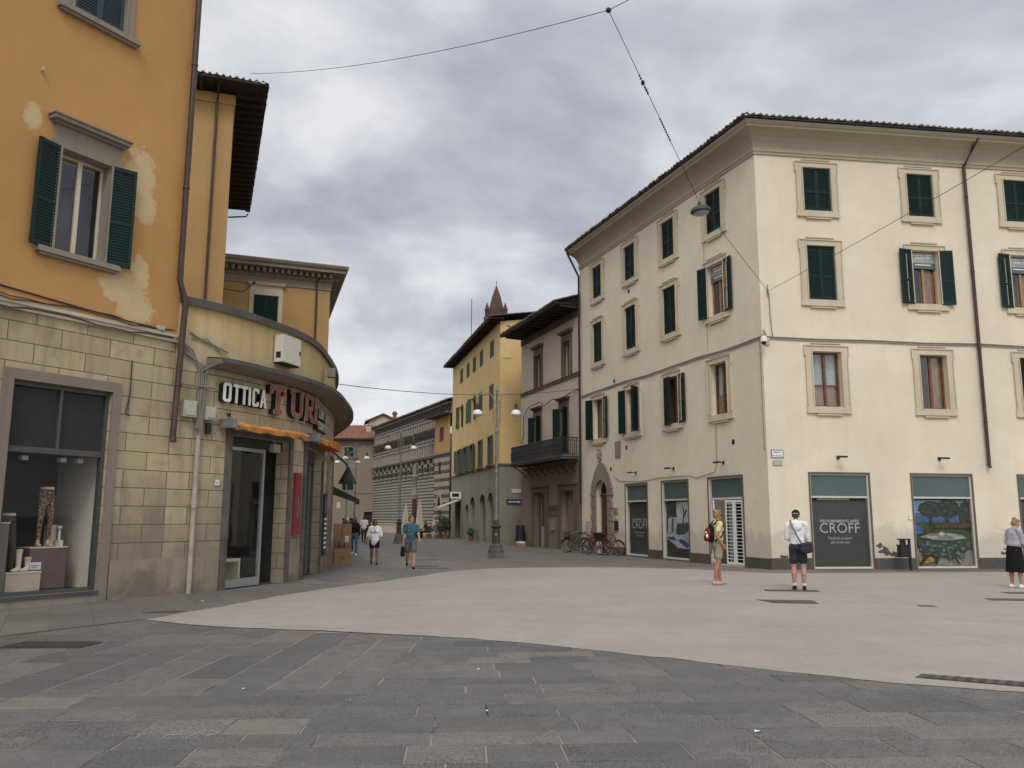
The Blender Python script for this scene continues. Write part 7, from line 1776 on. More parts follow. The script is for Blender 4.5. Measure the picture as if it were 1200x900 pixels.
upb = crs([(-5.95, 14.0), (-5.2, 16.9), (-4.62, 19.2), (-3.61, 21.7), (-2.53, 24.6), (-1.7, 26.7), (0.02, 28.2), (2.91, 28.75), (5.5, 28.1), (7.0, 26.9), (8.5, 26.15), (14, 26.9), (24, 28.3)])
def ylow(x):
    if x < low[0][0]: return low[0][1] + (x - low[0][0]) * (14.0 - 8.6) / (9.2 - 5.95)
    for (x0, y0), (x1, y1) in zip(low, low[1:]):
        if x0 <= x <= x1: return y0 + (y1 - y0) * (x - x0) / (x1 - x0)
    return low[-1][1]
def zone(x, y, w):
    d = -0.75 - 0.12 * (12.5 - y)
    return (x < d + 0.45 and y > 7.1) if w == 'A' else not (x < d and y > 8.25)
def slab_field(which, ang, mat, rh, ln, ext, seed):
    rnd = random.Random(seed); f = Fr((0, 6), ang, 1); b = MB(); w = ext[2]
    while w < ext[3]:
        h = rnd.uniform(*rh); u = ext[0] + rnd.uniform(-1, 0)
        drift = 0
        while u < ext[1]:
            l = rnd.uniform(*ln); c = f.P(u + l / 2, 0, w + h / 2)
            if zone(c.x, c.y, which) and c.y < ylow(c.x) + 0.7 and c.y > 2.0:
                g = 0.0068; k = 0.006; z = (0.0095 if which == 'B' else 0.0060) + rnd.uniform(-0.0008, 0.0008); tx, ty = rnd.uniform(-0.0009, 0.0009), rnd.uniform(-0.0009, 0.0009)
                gu = 0.0082; q = [(u + gu, w + g), (u + l - gu, w + g), (u + l - gu, w + h - g), (u + gu, w + h - g)] if which == 'B' else [(u + g, w + gu), (u + l - g, w + gu), (u + l - g, w + h - gu), (u + g, w + h - gu)]
                q = [(p[0] + rnd.uniform(-0.004, 0.004), p[1] + rnd.uniform(-0.003, 0.003)) for p in q]
                ins = [(k, k), (-k, k), (-k, -k), (k, -k)]
                bot = [b.vert(f.P(p[0], 0.0, p[1])) for p in q]; mid = [b.vert(f.P(p[0], z - 0.003, p[1])) for p in q]
                top = [b.vert(f.P(p[0] + i[0], z + tx * (1 if j in (1, 2) else -1) + ty * (1 if j > 1 else -1), p[1] + i[1])) for j, (p, i) in enumerate(zip(q, ins))]
                b.face(top)
                for j in range(4): b.face((mid[j], mid[(j + 1) % 4], top[(j + 1) % 4], top[j])); b.face((bot[j], bot[(j + 1) % 4], mid[(j + 1) % 4], mid[j]))
            u += l
        w += h
    o = b.build('paving', mat); o['kind'] = 'structure'
slab_field('B', 86.5, M['paving'], (0.36, 0.50), (0.55, 1.30), (-15, 17, -8.5, 5.0), 4)
slab_field('A', 1.5, M['paving_left'], (0.50, 0.64), (0.7, 2.0), (1.5, 9, -12, 1.0), 7)
sheet('road', low + [(60, -14), (60, 33)] + upb[::-1][:-1], 0.014, M['asphalt'], 0.08)
sheet('paving_bed', low + [(60, -14.02), (60, -20), (-30, -20), (-30, 3.0), (-9.2, 8.6)], 0.002, M['joint'])
cv = [xy(cS.P(u, 0)) for u in (0, 1.3, 2.5, 3.6, 5.3, 7.4, 10.3, 13, 17, 21)]
sheet('pavement', [(-5.97, 14.0)] + [p for p in upb if p[1] < 27] [1:] + [(-1.9, 31), (-3.6, 37), (-6.4, 41)] + cv[::-1] + [xy(fO.P(-7.4, 0)), (-30, 3.01), (-9.2, 8.62)], 0.0135, M['pavement'])
# ------------------------------------------------------------------ street furniture
def copy_tree(o, parent=None):
    c = o.copy(); COL.objects.link(c); c.parent = parent
    for ch in list(o.children): copy_tree(ch, c)
    return c
def lamp_post(label):
    T = thing('street_lamp', label, 'street lamp', (0, 0, 0), 'twin armed street lamps')
    b = MB(); f = Fr((0, 0), 90, 1)
    b.box(f, -0.33, 0.33, 0, 0.19, -0.33, 0.33); b.lathe((0, 0, 0), [(0.31, 0.19), (0.31, 0.34), (0.27, 0.38), (0.25, 0.52), (0.21, 0.56)], 8); b.build('stone_base', M['dark_jamb'], T)
    b = MB(); b.lathe((0, 0, 0), [(0.19, 0.56), (0.165, 0.62), (0.15, 1.22), (0.23, 1.27), (0.23, 1.32), (0.14, 1.36), (0.10, 1.5), (0.085, 1.55)], 8); b.build('pedestal', M['cast'], T)
    b = MB(); b.lathe((0, 0, 0), [(0.078, 1.5), (0.065, 3.45), (0.085, 3.47), (0.085, 3.55), (0.055, 3.58), (0.05, 5.2), (0.075, 5.22), (0.075, 5.3), (0.045, 5.33), (0.04, 6.95), (0.06, 7.0), (0.03, 7.08), (0.012, 7.25)], 12)
    b.box(f, -0.16, 0.16, 5.82, 5.86, -0.03, 0.03); b.box(f, -0.16, 0.16, 6.5, 6.54, -0.03, 0.03); b.build('pole', M['iron'], T, True)
    for sg in (-1, 1):
        pts = [(0.14, 5.6), (0.14, 6.2), (0.145, 6.5)] + [(0.48 + 0.335 * math.cos(pi - t * pi / 12), 6.56 + 0.36 * math.sin(t * pi / 12)) for t in range(13)] + [(0.815, 6.42)]
        b = MB(); b.tube([(sg * x, 0, z) for x, z in pts], 0.024, 8); A = b.build('arm', M['iron'], T, True)
        b = MB(); b.lathe((sg * 0.815, 0, 0), [(0.05, 6.44), (0.07, 6.40), (0.075, 6.22), (0.10, 6.17)], 14); b.build('lamp_neck', M['black'], A, True)
        b = MB(); b.lathe((sg * 0.815, 0, 0), [(0.10, 6.17), (0.17, 6.12), (0.205, 6.02), (0.21, 5.97), (0.18, 5.96), (0.16, 5.95), (0.10, 5.88), (0.0, 5.86)], 18); b.build('lamp_shade', M['white'], A, True)
    return T
L0 = lamp_post('nearest twin street lamp in front of the yellow corner house'); L0.location = (-0.64, 35.2, 0)
for x, y, rz, lb in ((-7.11, 53.5, 4, 'twin street lamp in front of the striped church wall'), (-11.75, 63.1, 0, 'twin street lamp at the far end, right one of the two before the beige house'), (-13.35, 68.0, 0, 'twin street lamp at the far end, left one of the two before the beige house')):
    c = copy_tree(L0); c.location = (x, y, 0); c.rotation_euler = (0, 0, R(rz)); c['label'] = lb
# a sticker plate on the nearest post
T = thing('sticker', 'yellow sticker on the pedestal of the nearest street lamp', 'sticker', (-0.64, 35.2, 0.95)); b = MB(); b.box(Fr((-0.64, 35.2), 90, 1), -0.04, 0.04, 0.93, 1.0, 0.165, 0.172); b.build('sheet', pk('sticker', (0.6, 0.5, 0.06)), T)

# bicycles
def bicycle(label, pos, hd, paint, basket=None, lean=7, group='bicycles parked by the street door'):
    pos = xy(fL.P(pos[0], 0, pos[1])); T = thing('bicycle', label, 'bicycle', (0, 0, 0), group); rr = 0.335
    ch = []
    for nm, x in (('front_wheel', 0.53), ('rear_wheel', -0.53)):
        b = MB(); b.tube([(x + (rr - 0.02) * math.cos(t * pi / 16), 0, rr + (rr - 0.02) * math.sin(t * pi / 16)) for t in range(33)], 0.022, 8, False); W = b.build(nm, M['rubber'], T, True); ch.append(W)
        b = MB(); b.tube([(x + (rr - 0.045) * math.cos(t * pi / 16), 0, rr + (rr - 0.045) * math.sin(t * pi / 16)) for t in range(33)], 0.009, 6, False)
        for t in range(14): b.tube([(x, 0.02 * (-1) ** t, rr), (x + (rr - 0.05) * math.cos(t * pi / 7), 0, rr + (rr - 0.05) * math.sin(t * pi / 7))], 0.0022, 4)
        b.tube([(x, -0.05, rr), (x, 0.05, rr)], 0.022, 8); ch.append(b.build('rim', M['chrome'], W))
        b = MB(); b.tube([(x + (rr + 0.03) * math.cos(t * pi / 16), 0, rr + (rr + 0.03) * math.sin(t * pi / 16)) for t in (range(2, 12) if x > 0 else range(4, 18))], 0.022, 6); ch.append(b.build('mudguard', paint, T, True))
    hs, st, bb = Vector((0.36, 0, 0.86)), Vector((-0.20, 0, 0.80)), Vector((-0.08, 0, 0.29))
    b = MB()
    for p_, q, r_ in ((hs, (0.40, 0, 0.68), 0.022), ((0.40, 0, 0.68), (0.47, 0.05, 0.52), 0.013), ((0.40, 0, 0.68), (0.47, -0.05, 0.52), 0.013), ((0.47, 0.05, 0.52), (0.53, 0.055, rr), 0.012), ((0.47, -0.05, 0.52), (0.53, -0.055, rr), 0.012), ((0.38, 0, 0.76), bb, 0.018), ((0.37, 0, 0.84), (-0.16, 0, 0.58), 0.016), (st, bb, 0.018), (bb, (-0.53, 0.05, rr), 0.011), (bb, (-0.53, -0.05, rr), 0.011), ((-0.19, 0, 0.76), (-0.53, 0.05, rr), 0.010), ((-0.19, 0, 0.76), (-0.53, -0.05, rr), 0.010)): b.tube([p_, q], r_, 8)
    ch.append(b.build('frame', paint, T, True))
    b = MB(); b.tube([hs, (0.33, 0, 1.0)], 0.014, 8); b.tube([(0.18, -0.27, 1.0), (0.30, -0.24, 1.03), (0.34, 0, 1.0), (0.30, 0.24, 1.03), (0.18, 0.27, 1.0)], 0.013, 8); ch.append(b.build('handlebar', M['chrome'], T, True))
    b = MB()
    for s_ in (-1, 1): b.tube([(0.10, s_ * 0.275, 0.995), (0.20, s_ * 0.27, 1.0)], 0.019, 8)
    ch.append(b.build('grip', M['black'], T))
    b = MB(); b.tube([st, (-0.22, 0, 0.90)], 0.014, 8); b.ell((-0.28, 0, 0.93), (0.10, 0.085, 0.035)); b.ell((-0.17, 0, 0.93), (0.10, 0.035, 0.026)); ch.append(b.build('saddle', M['black'], T, True))
    b = MB(); b.lathe((0, 0, 0), [(0.0, -0.01), (0.085, -0.01), (0.085, 0.01), (0.0, 0.01)], 16)
    m_ = Matrix.Translation(bb + Vector((0, 0.05, 0))) @ Matrix.Rotation(pi / 2, 4, 'X'); b.v = [m_ @ v for v in b.v]
    b.tube([bb + Vector((0, 0.06, 0)), bb + Vector((0.10, 0.07, -0.13))], 0.012, 6); b.tube([bb + Vector((0, -0.06, 0)), bb + Vector((-0.10, -0.07, 0.13))], 0.012, 6); b.tube([bb + Vector((0.06, 0.10, -0.13)), bb + Vector((0.14, 0.10, -0.13))], 0.02, 6); ch.append(b.build('crank', M['chrome'], T))
    b = MB(); b.tube([(-0.25, 0.06, 0.71), (-0.72, 0.06, 0.71)], 0.008, 6); b.tube([(-0.25, -0.06, 0.71), (-0.72, -0.06, 0.71)], 0.008, 6); b.tube([(-0.68, 0.06, 0.71), (-0.53, 0.055, rr)], 0.007, 6); b.tube([(-0.68, -0.06, 0.71), (-0.53, -0.055, rr)], 0.007, 6); ch.append(b.build('carrier', M['black'], T))
    b = MB(); b.tube([bb + Vector((-0.1, 0.05, -0.02)), (-0.20, 0.16, 0.01)], 0.009, 6); ch.append(b.build('kickstand', M['chrome'], T))
    if basket:
        b = MB(); x0 = 0.42 if basket[0] == 'front' else -0.70; f = Fr((x0, 0), 90, 1); z = 0.72
        if basket[0] == 'front':
            for i in range(6):
                zz = z + i * 0.05; w = 0.13 + i * 0.008; b.tube([(x0, -w, zz), (x0 + 0.26, -w, zz), (x0 + 0.26, w, zz), (x0, w, zz), (x0, -w, zz)], 0.006, 5)
            for i in range(9):
                for s_ in (-1, 1): b.tube([(x0 + i * 0.0325, s_ * 0.13, z), (x0 + i * 0.0325, s_ * 0.17, z + 0.25)], 0.004, 4)
            b.box(f, 0, 0.26, z - 0.005, z + 0.005, -0.13, 0.13)
        else: b.box(f, 0.0, 0.36, 0.73, 1.0, -0.15, 0.15)
        ch.append(b.build('basket' if basket[0] == 'front' else 'rear_box', basket[1], T))
    T.location = (pos[0], pos[1], 0); T.rotation_euler = (R(lean), 0, R(hd))
    return T
bicycle('black bicycle with a front basket left of the arched street door, outer one', (13.75, 0.95), 140, M['black'], ('front', M['black']))
bicycle('dark bicycle behind it, closer to the mauve house', (14.3, 0.5), 152, M['cast'], None)
bicycle('red bicycle leaning right of the arched street door', (11.5, 0.9), 132, M['red_paint'], None)
bicycle('dark red bicycle with a black box on its carrier, next to the charcoal banner', (10.95, 0.5), 318, M['red_paint'], ('rear', M['black']))

# litter bin by the cream wall, black bag bin and box by the mauve wall
T = thing('litter_bin', 'black litter bin on a bent post between the two piazza shop windows', 'litter bin', fR.P(4.4, 0, 0.55))
b = MB(); b.box(fR, 4.50, 4.57, 0, 0.98, 0.50, 0.56); b.box(fR, 4.14, 4.57, 0.98, 1.02, 0.48, 0.58); b.build('post', M['black'], T)
b = MB(); b.box(fR, 4.16, 4.46, 0.42, 0.80, 0.42, 0.66); b.box(fR, 4.145, 4.475, 0.80, 0.83, 0.40, 0.68); b.build('bin', M['black'], T)
b = MB(); b.box(fR, 4.2, 4.42, 0.831, 0.98, 0.52, 0.53); b.build('hanger', M['black'], T)
T = thing('waste_bin', 'black bag of waste standing against the grey wall beside the mauve doorway', 'bin bag', fL.P(22.85, 0, 0.35))
b = MB(); n = 10
b.lathe(fL.P(23.0, 0, 0.35), [(0.26, 0.0), (0.31, 0.2), (0.29, 0.7), (0.24, 1.05), (0.26, 1.2)], 12); 
for i, v in enumerate(b.v): b.v[i] = v + Vector((mnoise.noise(v * 5), mnoise.noise(v * 5 + Vector((9, 0, 0))), 0)) * 0.06
b.build('bag', M['black'], T, True)
T = thing('cardboard_box', 'small flat cardboard box with white paper at the foot of the black bag', 'box', fL.P(22.4, 0, 0.5)); b = MB(); b.box(fL, 22.15, 22.75, 0.01, 0.20, 0.3, 0.75); b.build('box', M['cardboard'], T); b = MB(); b.box(fL, 22.2, 22.7, 0.201, 0.29, 0.33, 0.7); b.build('paper', M['paper'], T)

# cardboard by the curved building
fB = Fr((-6.35, 30.3), 82, 1)
def carton(label, u0, u1, h, w0, w1, flaps=False):
    T = thing('cardboard_box', label, 'box', fB.P((u0 + u1) / 2, 0, (w0 + w1) / 2)); b = MB()
    if flaps:
        t = 0.012
        b.box(fB, u0, u1, 0.01, 0.02, w0, w1); b.box(fB, u0, u0 + t, 0.02, h, w0, w1); b.box(fB, u1 - t, u1, 0.02, h, w0, w1); b.box(fB, u0 + t, u1 - t, 0.02, h, w0, w0 + t); b.box(fB, u0 + t, u1 - t, 0.02, h, w1 - t, w1)
    else: b.box(fB, u0, u1, 0.01, h, w0, w1)
    b.build('box', M['cardboard'], T); return T
T = carton('tall upright cardboard box with a white label beside the curved building', 0.0, 0.62, 1.42, -0.1, 0.3); b = MB(); b.box(fB, 0.42, 0.55, 0.78, 1.0, 0.30, 0.304); b.build('label', M['paper'], T); b = MB(); b.box(fB, 0.3, 0.33, 0.02, 1.41, 0.30, 0.303); b.build('tape', M['card_dark'], T)
T = carton('open cardboard box stuffed with folded cardboard in front of the tall one', 0.10, 0.66, 0.58, 0.42, 0.85, True); b = MB(); b.lathe(fB.P(0.4, 0.25, 0.852), [(0.0, 0), (0.05, 0), (0.05, 0.002), (0, .002)], 10) if False else b.box(fB, 0.34, 0.44, 0.2, 0.3, 0.85, 0.853); b.build('printed_mark', M['card_dark'], T)
for i, (u, h, th) in enumerate(((0.16, 0.95, 8), (0.24, 0.86, -6), (0.33, 0.90, 5), (0.42, 0.80, -10), (0.50, 0.92, 12), (0.58, 0.78, -4))):
    T = thing('cardboard_sheet', 'folded cardboard sheet sticking out of the open box', 'cardboard', fB.P(u, 0.03, 0.6), 'folded cardboard in the open box')
    b = MB(); lf = Leaf(fB, u, 0.63, 1, 90 - th * 0.3); k = math.tan(R(th * 0.4)); b.prism(lf, [(-0.17, 0.03), (0.17, 0.03), (0.17, h - 0.05), (0.1, h), (-0.15, h - 0.08)], 0.0, 0.012); b.build('sheet', (M['cardboard'], M['card_dark'])[i % 2], T)
T = carton('dark cardboard box in the shade behind the open one', -0.22, 0.08, 0.75, 0.35, 0.8)

# terrace: closed parasols, brown column, tables and plants
for x, y, h, lb in ((-7.95, 63.6, 2.55, 'closed beige parasol left of the brown column, before the church'), (-7.20, 66.2, 2.95, 'closed beige parasol right of the brown column, before the church')):
    T = thing('closed_parasol', lb, 'parasol', (x, y, 0), 'closed parasols of the cafe terrace')
    b = MB(); b.lathe((x, y, 0), [(0.28, 0.0), (0.28, 0.08), (0.04, 0.10)], 12); b.build('base', M['cast'], T); b = MB(); b.tube([(x, y, 0.1), (x, y, h + 0.06)], 0.025, 8); b.build('pole', M['white'], T)
    b = MB(); rings = []
    for i in range(9):
        z = 0.75 + (h - 0.75) * i / 8; r_ = 0.21 * (1 - (i / 8) ** 1.6) + 0.03
        rings.append([b.vert((x + r_ * (1 + 0.28 * math.cos(8 * k * 2 * pi / 32)) * math.cos(k * 2 * pi / 32), y + r_ * (1 + 0.28 * math.cos(8 * k * 2 * pi / 32)) * math.sin(k * 2 * pi / 32), z)) for k in range(32)])
    for q, s_ in zip(rings, rings[1:]):
        for k in range(32): b.face((q[k], q[(k + 1) % 32], s_[(k + 1) % 32], s_[k]))
    b.face(rings[0]); b.face(rings[-1]); b.build('canopy', M['umbrella'], T, True)
T = thing('column', 'slim column with a dark brown shaft and a pale carved top before the church', 'column', (-7.75, 67.2, 0))
b = MB(); b.lathe((-7.75, 67.2, 0), [(0.42, 0), (0.42, 0.3), (0.25, 0.4), (0.21, 0.5), (0.19, 3.0), (0.26, 3.05)], 12); b.build('shaft', M['brown_cloth'], T, True)
b = MB(); b.lathe((-7.75, 67.2, 0), [(0.27, 3.05), (0.30, 3.4), (0.22, 3.5), (0.20, 4.6), (0.30, 4.75), (0.30, 4.9), (0.14, 5.0), (0.16, 5.5), (0.05, 5.9)], 12); b.build('carved_top', M['sandstone'], T, True)
for x, y, lb in ((-7.35, 68.7, 'small cafe table between the two seated guests'), (-5.75, 67.6, 'small cafe table nearest the planted pots')):
    T = thing('cafe_table', lb, 'table', (x, y, 0), 'tables on the cafe terrace')
    b = MB(); b.lathe((x, y, 0), [(0.36, 0.72), (0.36, 0.75)], 16); b.build('table_top', M['iron'], T); b = MB(); b.tube([(x, y, 0.04), (x, y, 0.72)], 0.03, 8); b.lathe((x, y, 0), [(0.24, 0.0), (0.22, 0.03), (0.04, 0.05)], 12); b.build('leg', M['black'], T)
for x, y, rz, lb in ((-7.75, 68.4, -60, 'cafe chair under the guest in black'), (-6.95, 69.0, 70, 'cafe chair under the guest in dark blue'), (-5.3, 68.0, 120, 'empty cafe chair by the planted pots')):
    T = thing('cafe_chair', lb, 'chair', (x, y, 0), 'chairs on the cafe terrace'); f = Fr((x, y), -rz, 1); f = Fr((x, y), -rz + 90, 1)
    g = lambda a, b_: f.P(a, 0, b_)
    b = MB(); b.box(f, -0.21, 0.21, 0.42, 0.45, -0.21, 0.21); b.build('seat', M['black'], T); b = MB()
    for sg in (-1, 1): b.tube([f.P(sg * 0.19, 0.45, 0.2), f.P(sg * 0.19, 0.88, 0.26)], 0.012, 6)
    b.box(f, -0.2, 0.2, 0.66, 0.88, 0.225, 0.245); b.build('backrest', M['black'], T)
    for sx in (-1, 1):
        for sy in (-1, 1): b = MB(); b.tube([f.P(sx * 0.19, 0.42, sy * 0.19), f.P(sx * 0.21, 0, sy * 0.21)], 0.013, 6); b.build('leg', M['black'], T)
random.seed(3)
def potted(label, x, y, h, r_, mat, cat='plant', n=240):
    T = thing('potted_plant', label, cat, (x, y, 0), 'potted plants along the street')
    b = MB(); b.lathe((x, y, 0), [(0.17 * r_ / 0.4, 0), (0.22 * r_ / 0.4, 0.30), (0.24 * r_ / 0.4, 0.34)], 12); b.build('pot', M['pot'], T, True)
    b = MB()
    for _ in range(n):
        d = Vector((random.gauss(0, 1), random.gauss(0, 1), random.gauss(0, 1))).normalized() * (random.random() ** 0.4)
        c = Vector((x + d.x * r_, y + d.y * r_, 0.34 + (h - 0.34) * (0.5 + 0.5 * d.z))); a = Vector((random.uniform(-1, 1), random.uniform(-1, 1), random.uniform(-1, 1))).normalized(); e = a.orthogonal().normalized(); s_ = random.uniform(0.05, 0.11)
        b.poly([c - a * s_, c + e * s_ * 0.4, c + a * s_, c - e * s_ * 0.4])
    b.build('foliage', mat, T)
    b = MB()
    for _ in range(5): b.tube([(x, y, 0.3), (x + random.uniform(-r_, r_) * 0.5, y + random.uniform(-r_, r_) * 0.5, h * 0.75)], 0.012, 5)
    b.build('stem', M['brown_cloth'], T)
potted('large dark potted shrub by the gothic doorway, nearest the waiter', -5.55, 66.4, 1.9, 0.62, M['leaf'], n=520); potted('dark potted shrub beside the awning of the yellow house', -5.05, 65.0, 1.7, 0.5, M['leaf'], n=420); potted('low potted shrub in front of the seated guests', -6.5, 66.8, 1.0, 0.42, M['leaf'])
q = fY.P(7.2, 0, 0.4); potted('small light green potted plant beside the arched doors of the yellow house', q.x, q.y, 0.95, 0.30, M['leaf2'])

# covers, grates and litter on the ground
def cover(label, pts, kind='manhole_cover', rows=0):
    cx = sum(p[0] for p in pts) / len(pts); cy = sum(p[1] for p in pts) / len(pts); T = thing(kind, label, kind.replace('_', ' '), (cx, cy, 0.008))
    b = MB(); n = len(pts); a = [b.vert((p[0], p[1], 0.004)) for p in pts]; c = [b.vert((p[0], p[1], 0.019)) for p in pts]; b.face(c)
    for i in range(n): b.face((a[i], a[(i + 1) % n], c[(i + 1) % n], c[i]))
    b.build('frame', M['cast'], T)
    k = 0.9; b = MB(); s_ = [((p[0] - cx) * k + cx, (p[1] - cy) * k + cy) for p in pts]; 
    b.poly([(x, y, 0.0215) for x, y in s_]); b.build('plate', M['iron_cover'], T)
    if rows:
        b = MB(); A, B_, C, D = [Vector((x, y, 0.0235)) for x, y in s_]
        for i in range(rows):
            t0, t1 = (i + 0.25) / rows, (i + 0.7) / rows; b.poly([A.lerp(B_, t0), A.lerp(B_, t1), D.lerp(C, t1), D.lerp(C, t0)])
        b.build('slot', M['black'], T)
cover('long iron cover in the pale asphalt right at the heels of the hooded man', [(5.85, 19.75), (7.05, 19.55), (7.15, 20.0), (5.95, 20.2)])
cover('larger iron cover in the pale asphalt, the nearer of the pair below the hooded man', [(5.2, 17.0), (6.05, 16.85), (6.15, 17.55), (5.05, 17.7)])
cover('iron cover at the right edge, nearer than the woman in the cardigan', [(9.9, 17.7), (11.6, 17.5), (11.7, 18.0), (10.0, 18.15)])
cover('square iron cover behind the woman in the cardigan at the right edge', [(11.2, 19.3), (12.4, 19.2), (12.5, 19.6), (11.25, 19.7)])
cover('small iron cover alone in the pale asphalt at the right', [(7.85, 16.45), (8.15, 16.42), (8.17, 16.65), (7.87, 16.68)])
cover('long drain grate at the edge of the pale asphalt in the right foreground', [(4.28, 9.22), (5.35, 8.62), (5.5, 8.88), (4.45, 9.42)], 'drain_grate', 9)
cover('drain grate set in the dark slabs at the left', [(-6.55, 11.0), (-5.5, 11.05), (-5.45, 11.55), (-6.5, 11.55)], 'drain_grate', 9)
cover('dark iron cover in the grey pavement before the stone pier', [(-6.4, 14.9), (-5.9, 14.95), (-5.75, 15.25), (-6.25, 15.2)])
for x, y, lb in ((-3.0, 29.1, 'iron cover in the street right of the man in teal'), (-2.55, 27.9, 'iron cover at the tip of the pale asphalt'), (-3.4, 33.2, 'iron cover in the street farther up, near the street lamp')): cover(lb, [(x - 0.5, y - 0.22), (x + 0.5, y - 0.22), (x + 0.5, y + 0.22), (x - 0.5, y + 0.22)])
def chalk(label, strokes):
    q = Vector((*strokes[0][0], 0)); T = thing('chalk_mark', label, 'chalk mark', (q.x, q.y, 0.009), 'chalk marks on the slabs'); b = MB()
    for st_ in strokes:
        for i in range(len(st_) - 1):
            p, r_ = Vector((*st_[i], 0.0150)), Vector((*st_[i + 1], 0.0150)); L = (r_ - p).length; m_ = max(1, int(L / 0.012)); nn = Vector((-(r_ - p).y, (r_ - p).x, 0)).normalized()
            for k in range(m_):
                if random.random() < 0.5: continue
                c0 = p.lerp(r_, k / m_) + nn * random.uniform(-0.012, 0.012); c1 = c0 + (r_ - p).normalized() * 0.013; w = random.uniform(0.002, 0.0065); b.poly([c0 - nn * w, c1 - nn * w, c1 + nn * w, c0 + nn * w])
    b.build('stroke', M['chalk'], T)
chalk('white chalk arrow head on the slabs left of centre', [[(-1.32, 8.22), (-1.52, 8.02), (-1.30, 7.93)]])
chalk('scrawled white chalk signs in the left foreground', [[(-2.95, 6.78), (-2.72, 6.80)], [(-2.84, 6.80), (-2.86, 6.62)], [(-2.62, 6.88), (-2.66, 6.66), (-2.52, 6.66)], [(-2.63, 6.78), (-2.54, 6.79)], [(-2.48, 6.68), (-2.40, 6.92), (-2.26, 6.86), (-2.36, 6.70), (-2.50, 6.66)]])
for x, y, s_, lb in ((1.95, 6.93, 0.03, 'small scrap of white paper on the slabs at the right'), (-0.2, 7.6, 0.018, 'tiny scrap of paper on the slabs at the centre'), (-0.35, 9.6, 0.02, 'tiny pale scrap near the edge of the asphalt'), (-2.6, 8.5, 0.016, 'tiny pale scrap among the left slabs'), (-6.1, 17.0, 0.035, 'pale scrap of litter at the foot of the pier')):
    T = thing('paper_scrap', lb, 'litter', (x, y, 0.015)); b = MB(); b.poly([(x - s_, y - s_ * 0.5, 0.017), (x + s_, y - s_ * 0.3, 0.025), (x + s_ * 0.9, y + s_ * 0.6, 0.017), (x - s_ * 0.8, y + s_ * 0.5, 0.027)]); b.build('scrap', M['paper'], T)

# ------------------------------------------------------------------ overhead cables and the suspended lamp
def sag(p, q, d, n=24):
    p, q = Vector(p), Vector(q); return [p.lerp(q, i / n) + Vector((0, 0, -d * 4 * (i / n) * (1 - i / n))) for i in range(n + 1)]
def cable(label, pts, r_=0.012):
    T = thing('overhead_cable', label, 'cable', pts[0]); b = MB(); b.tube(pts, r_, 6); b.build('wire', M['cable'], T); return T
Q = Vector((1.99, 16.0, 12.15)); A_ = fR.P(0.26, 9.38, 0.06)
cable('overhead cable across the top of the sky from the dark eaves at the left', sag((-9.75, 28.72, 17.86), Q, 0.35) + sag(Q, (14.0, 6.0, 13.4), 0.1)[1:], 0.008)
LP = Q.lerp(A_, 0.0); ln = Vector((4.70, 20.0, 9.50))
T = cable('slanting cable that carries the hanging lamp down to the cream corner', sag(Q, ln, 0.0, 12) + sag(ln, A_, 0.0, 8)[1:], 0.008)
b = MB()
for s0, n in ((0.30, 7), (0.36, 3), (0.52, 9)):
    for i in range(n): b.ell(Q.lerp(ln, s0 + i * 0.014), (0.022, 0.022, 0.03), None, 8, 6)
b.ell(Q.lerp(ln, 0.335), (0.045, 0.045, 0.06), None, 8, 6); b.ell(Q, (0.06, 0.06, 0.06), None, 8, 6); b.build('insulator', M['black'], T, True)
cable('cable rising from the cream corner to the upper right', sag(A_, (11.6, -2.7, 8.70), 0.28, 48), 0.007)
cable('level cable across the street from the curved building to the cream building', sag(cS.P(10.5, 6.15, 0.1), fL.P(15.1, 8.15, 0.06), 0.35), 0.013)
T = thing('hanging_lamp', 'grey saucer street lamp hanging from the slanting cable', 'lamp', ln)
tilt = Matrix.Translation(ln + Vector((0.02, 0, -0.24))) @ Matrix.Rotation(R(-6), 4, 'Y') @ Matrix.Translation(-(ln + Vector((0.02, 0, -0.24))))
def tl(b): b.v = [tilt @ v for v in b.v]; return b
c = ln + Vector((0.02, 0, -0.24))
b = MB(); b.lathe(c, [(0.03, 0.26), (0.055, 0.22), (0.055, 0.15), (0.10, 0.13), (0.20, 0.11), (0.25, 0.05), (0.255, 0.0), (0.22, -0.03)], 24); tl(b).build('housing', M['cast'], T, True)
b = MB(); b.lathe(c, [(0.205, -0.025), (0.18, -0.06), (0.0, -0.075)], 24); tl(b).build('lens', M['alu'], T, True)
b = MB(); b.tube([ln + Vector((0, 0, 0.02)), ln + Vector((0.02, 0, -0.04))], 0.03, 8); b.build('hook', M['black'], T)
T = thing('cable_anchor', 'small iron anchor for the cables on the cream corner', 'anchor', A_); b = MB(); b.tube([fR.P(0.26, 9.38, 0.0), A_ + Vector((0, 0, 0.02))], 0.03, 6); b.tube([fR.P(0.26, 9.2, 0.02), fR.P(0.27, 9.62, 0.03)], 0.018, 6); b.build('bracket', M['iron'], T)
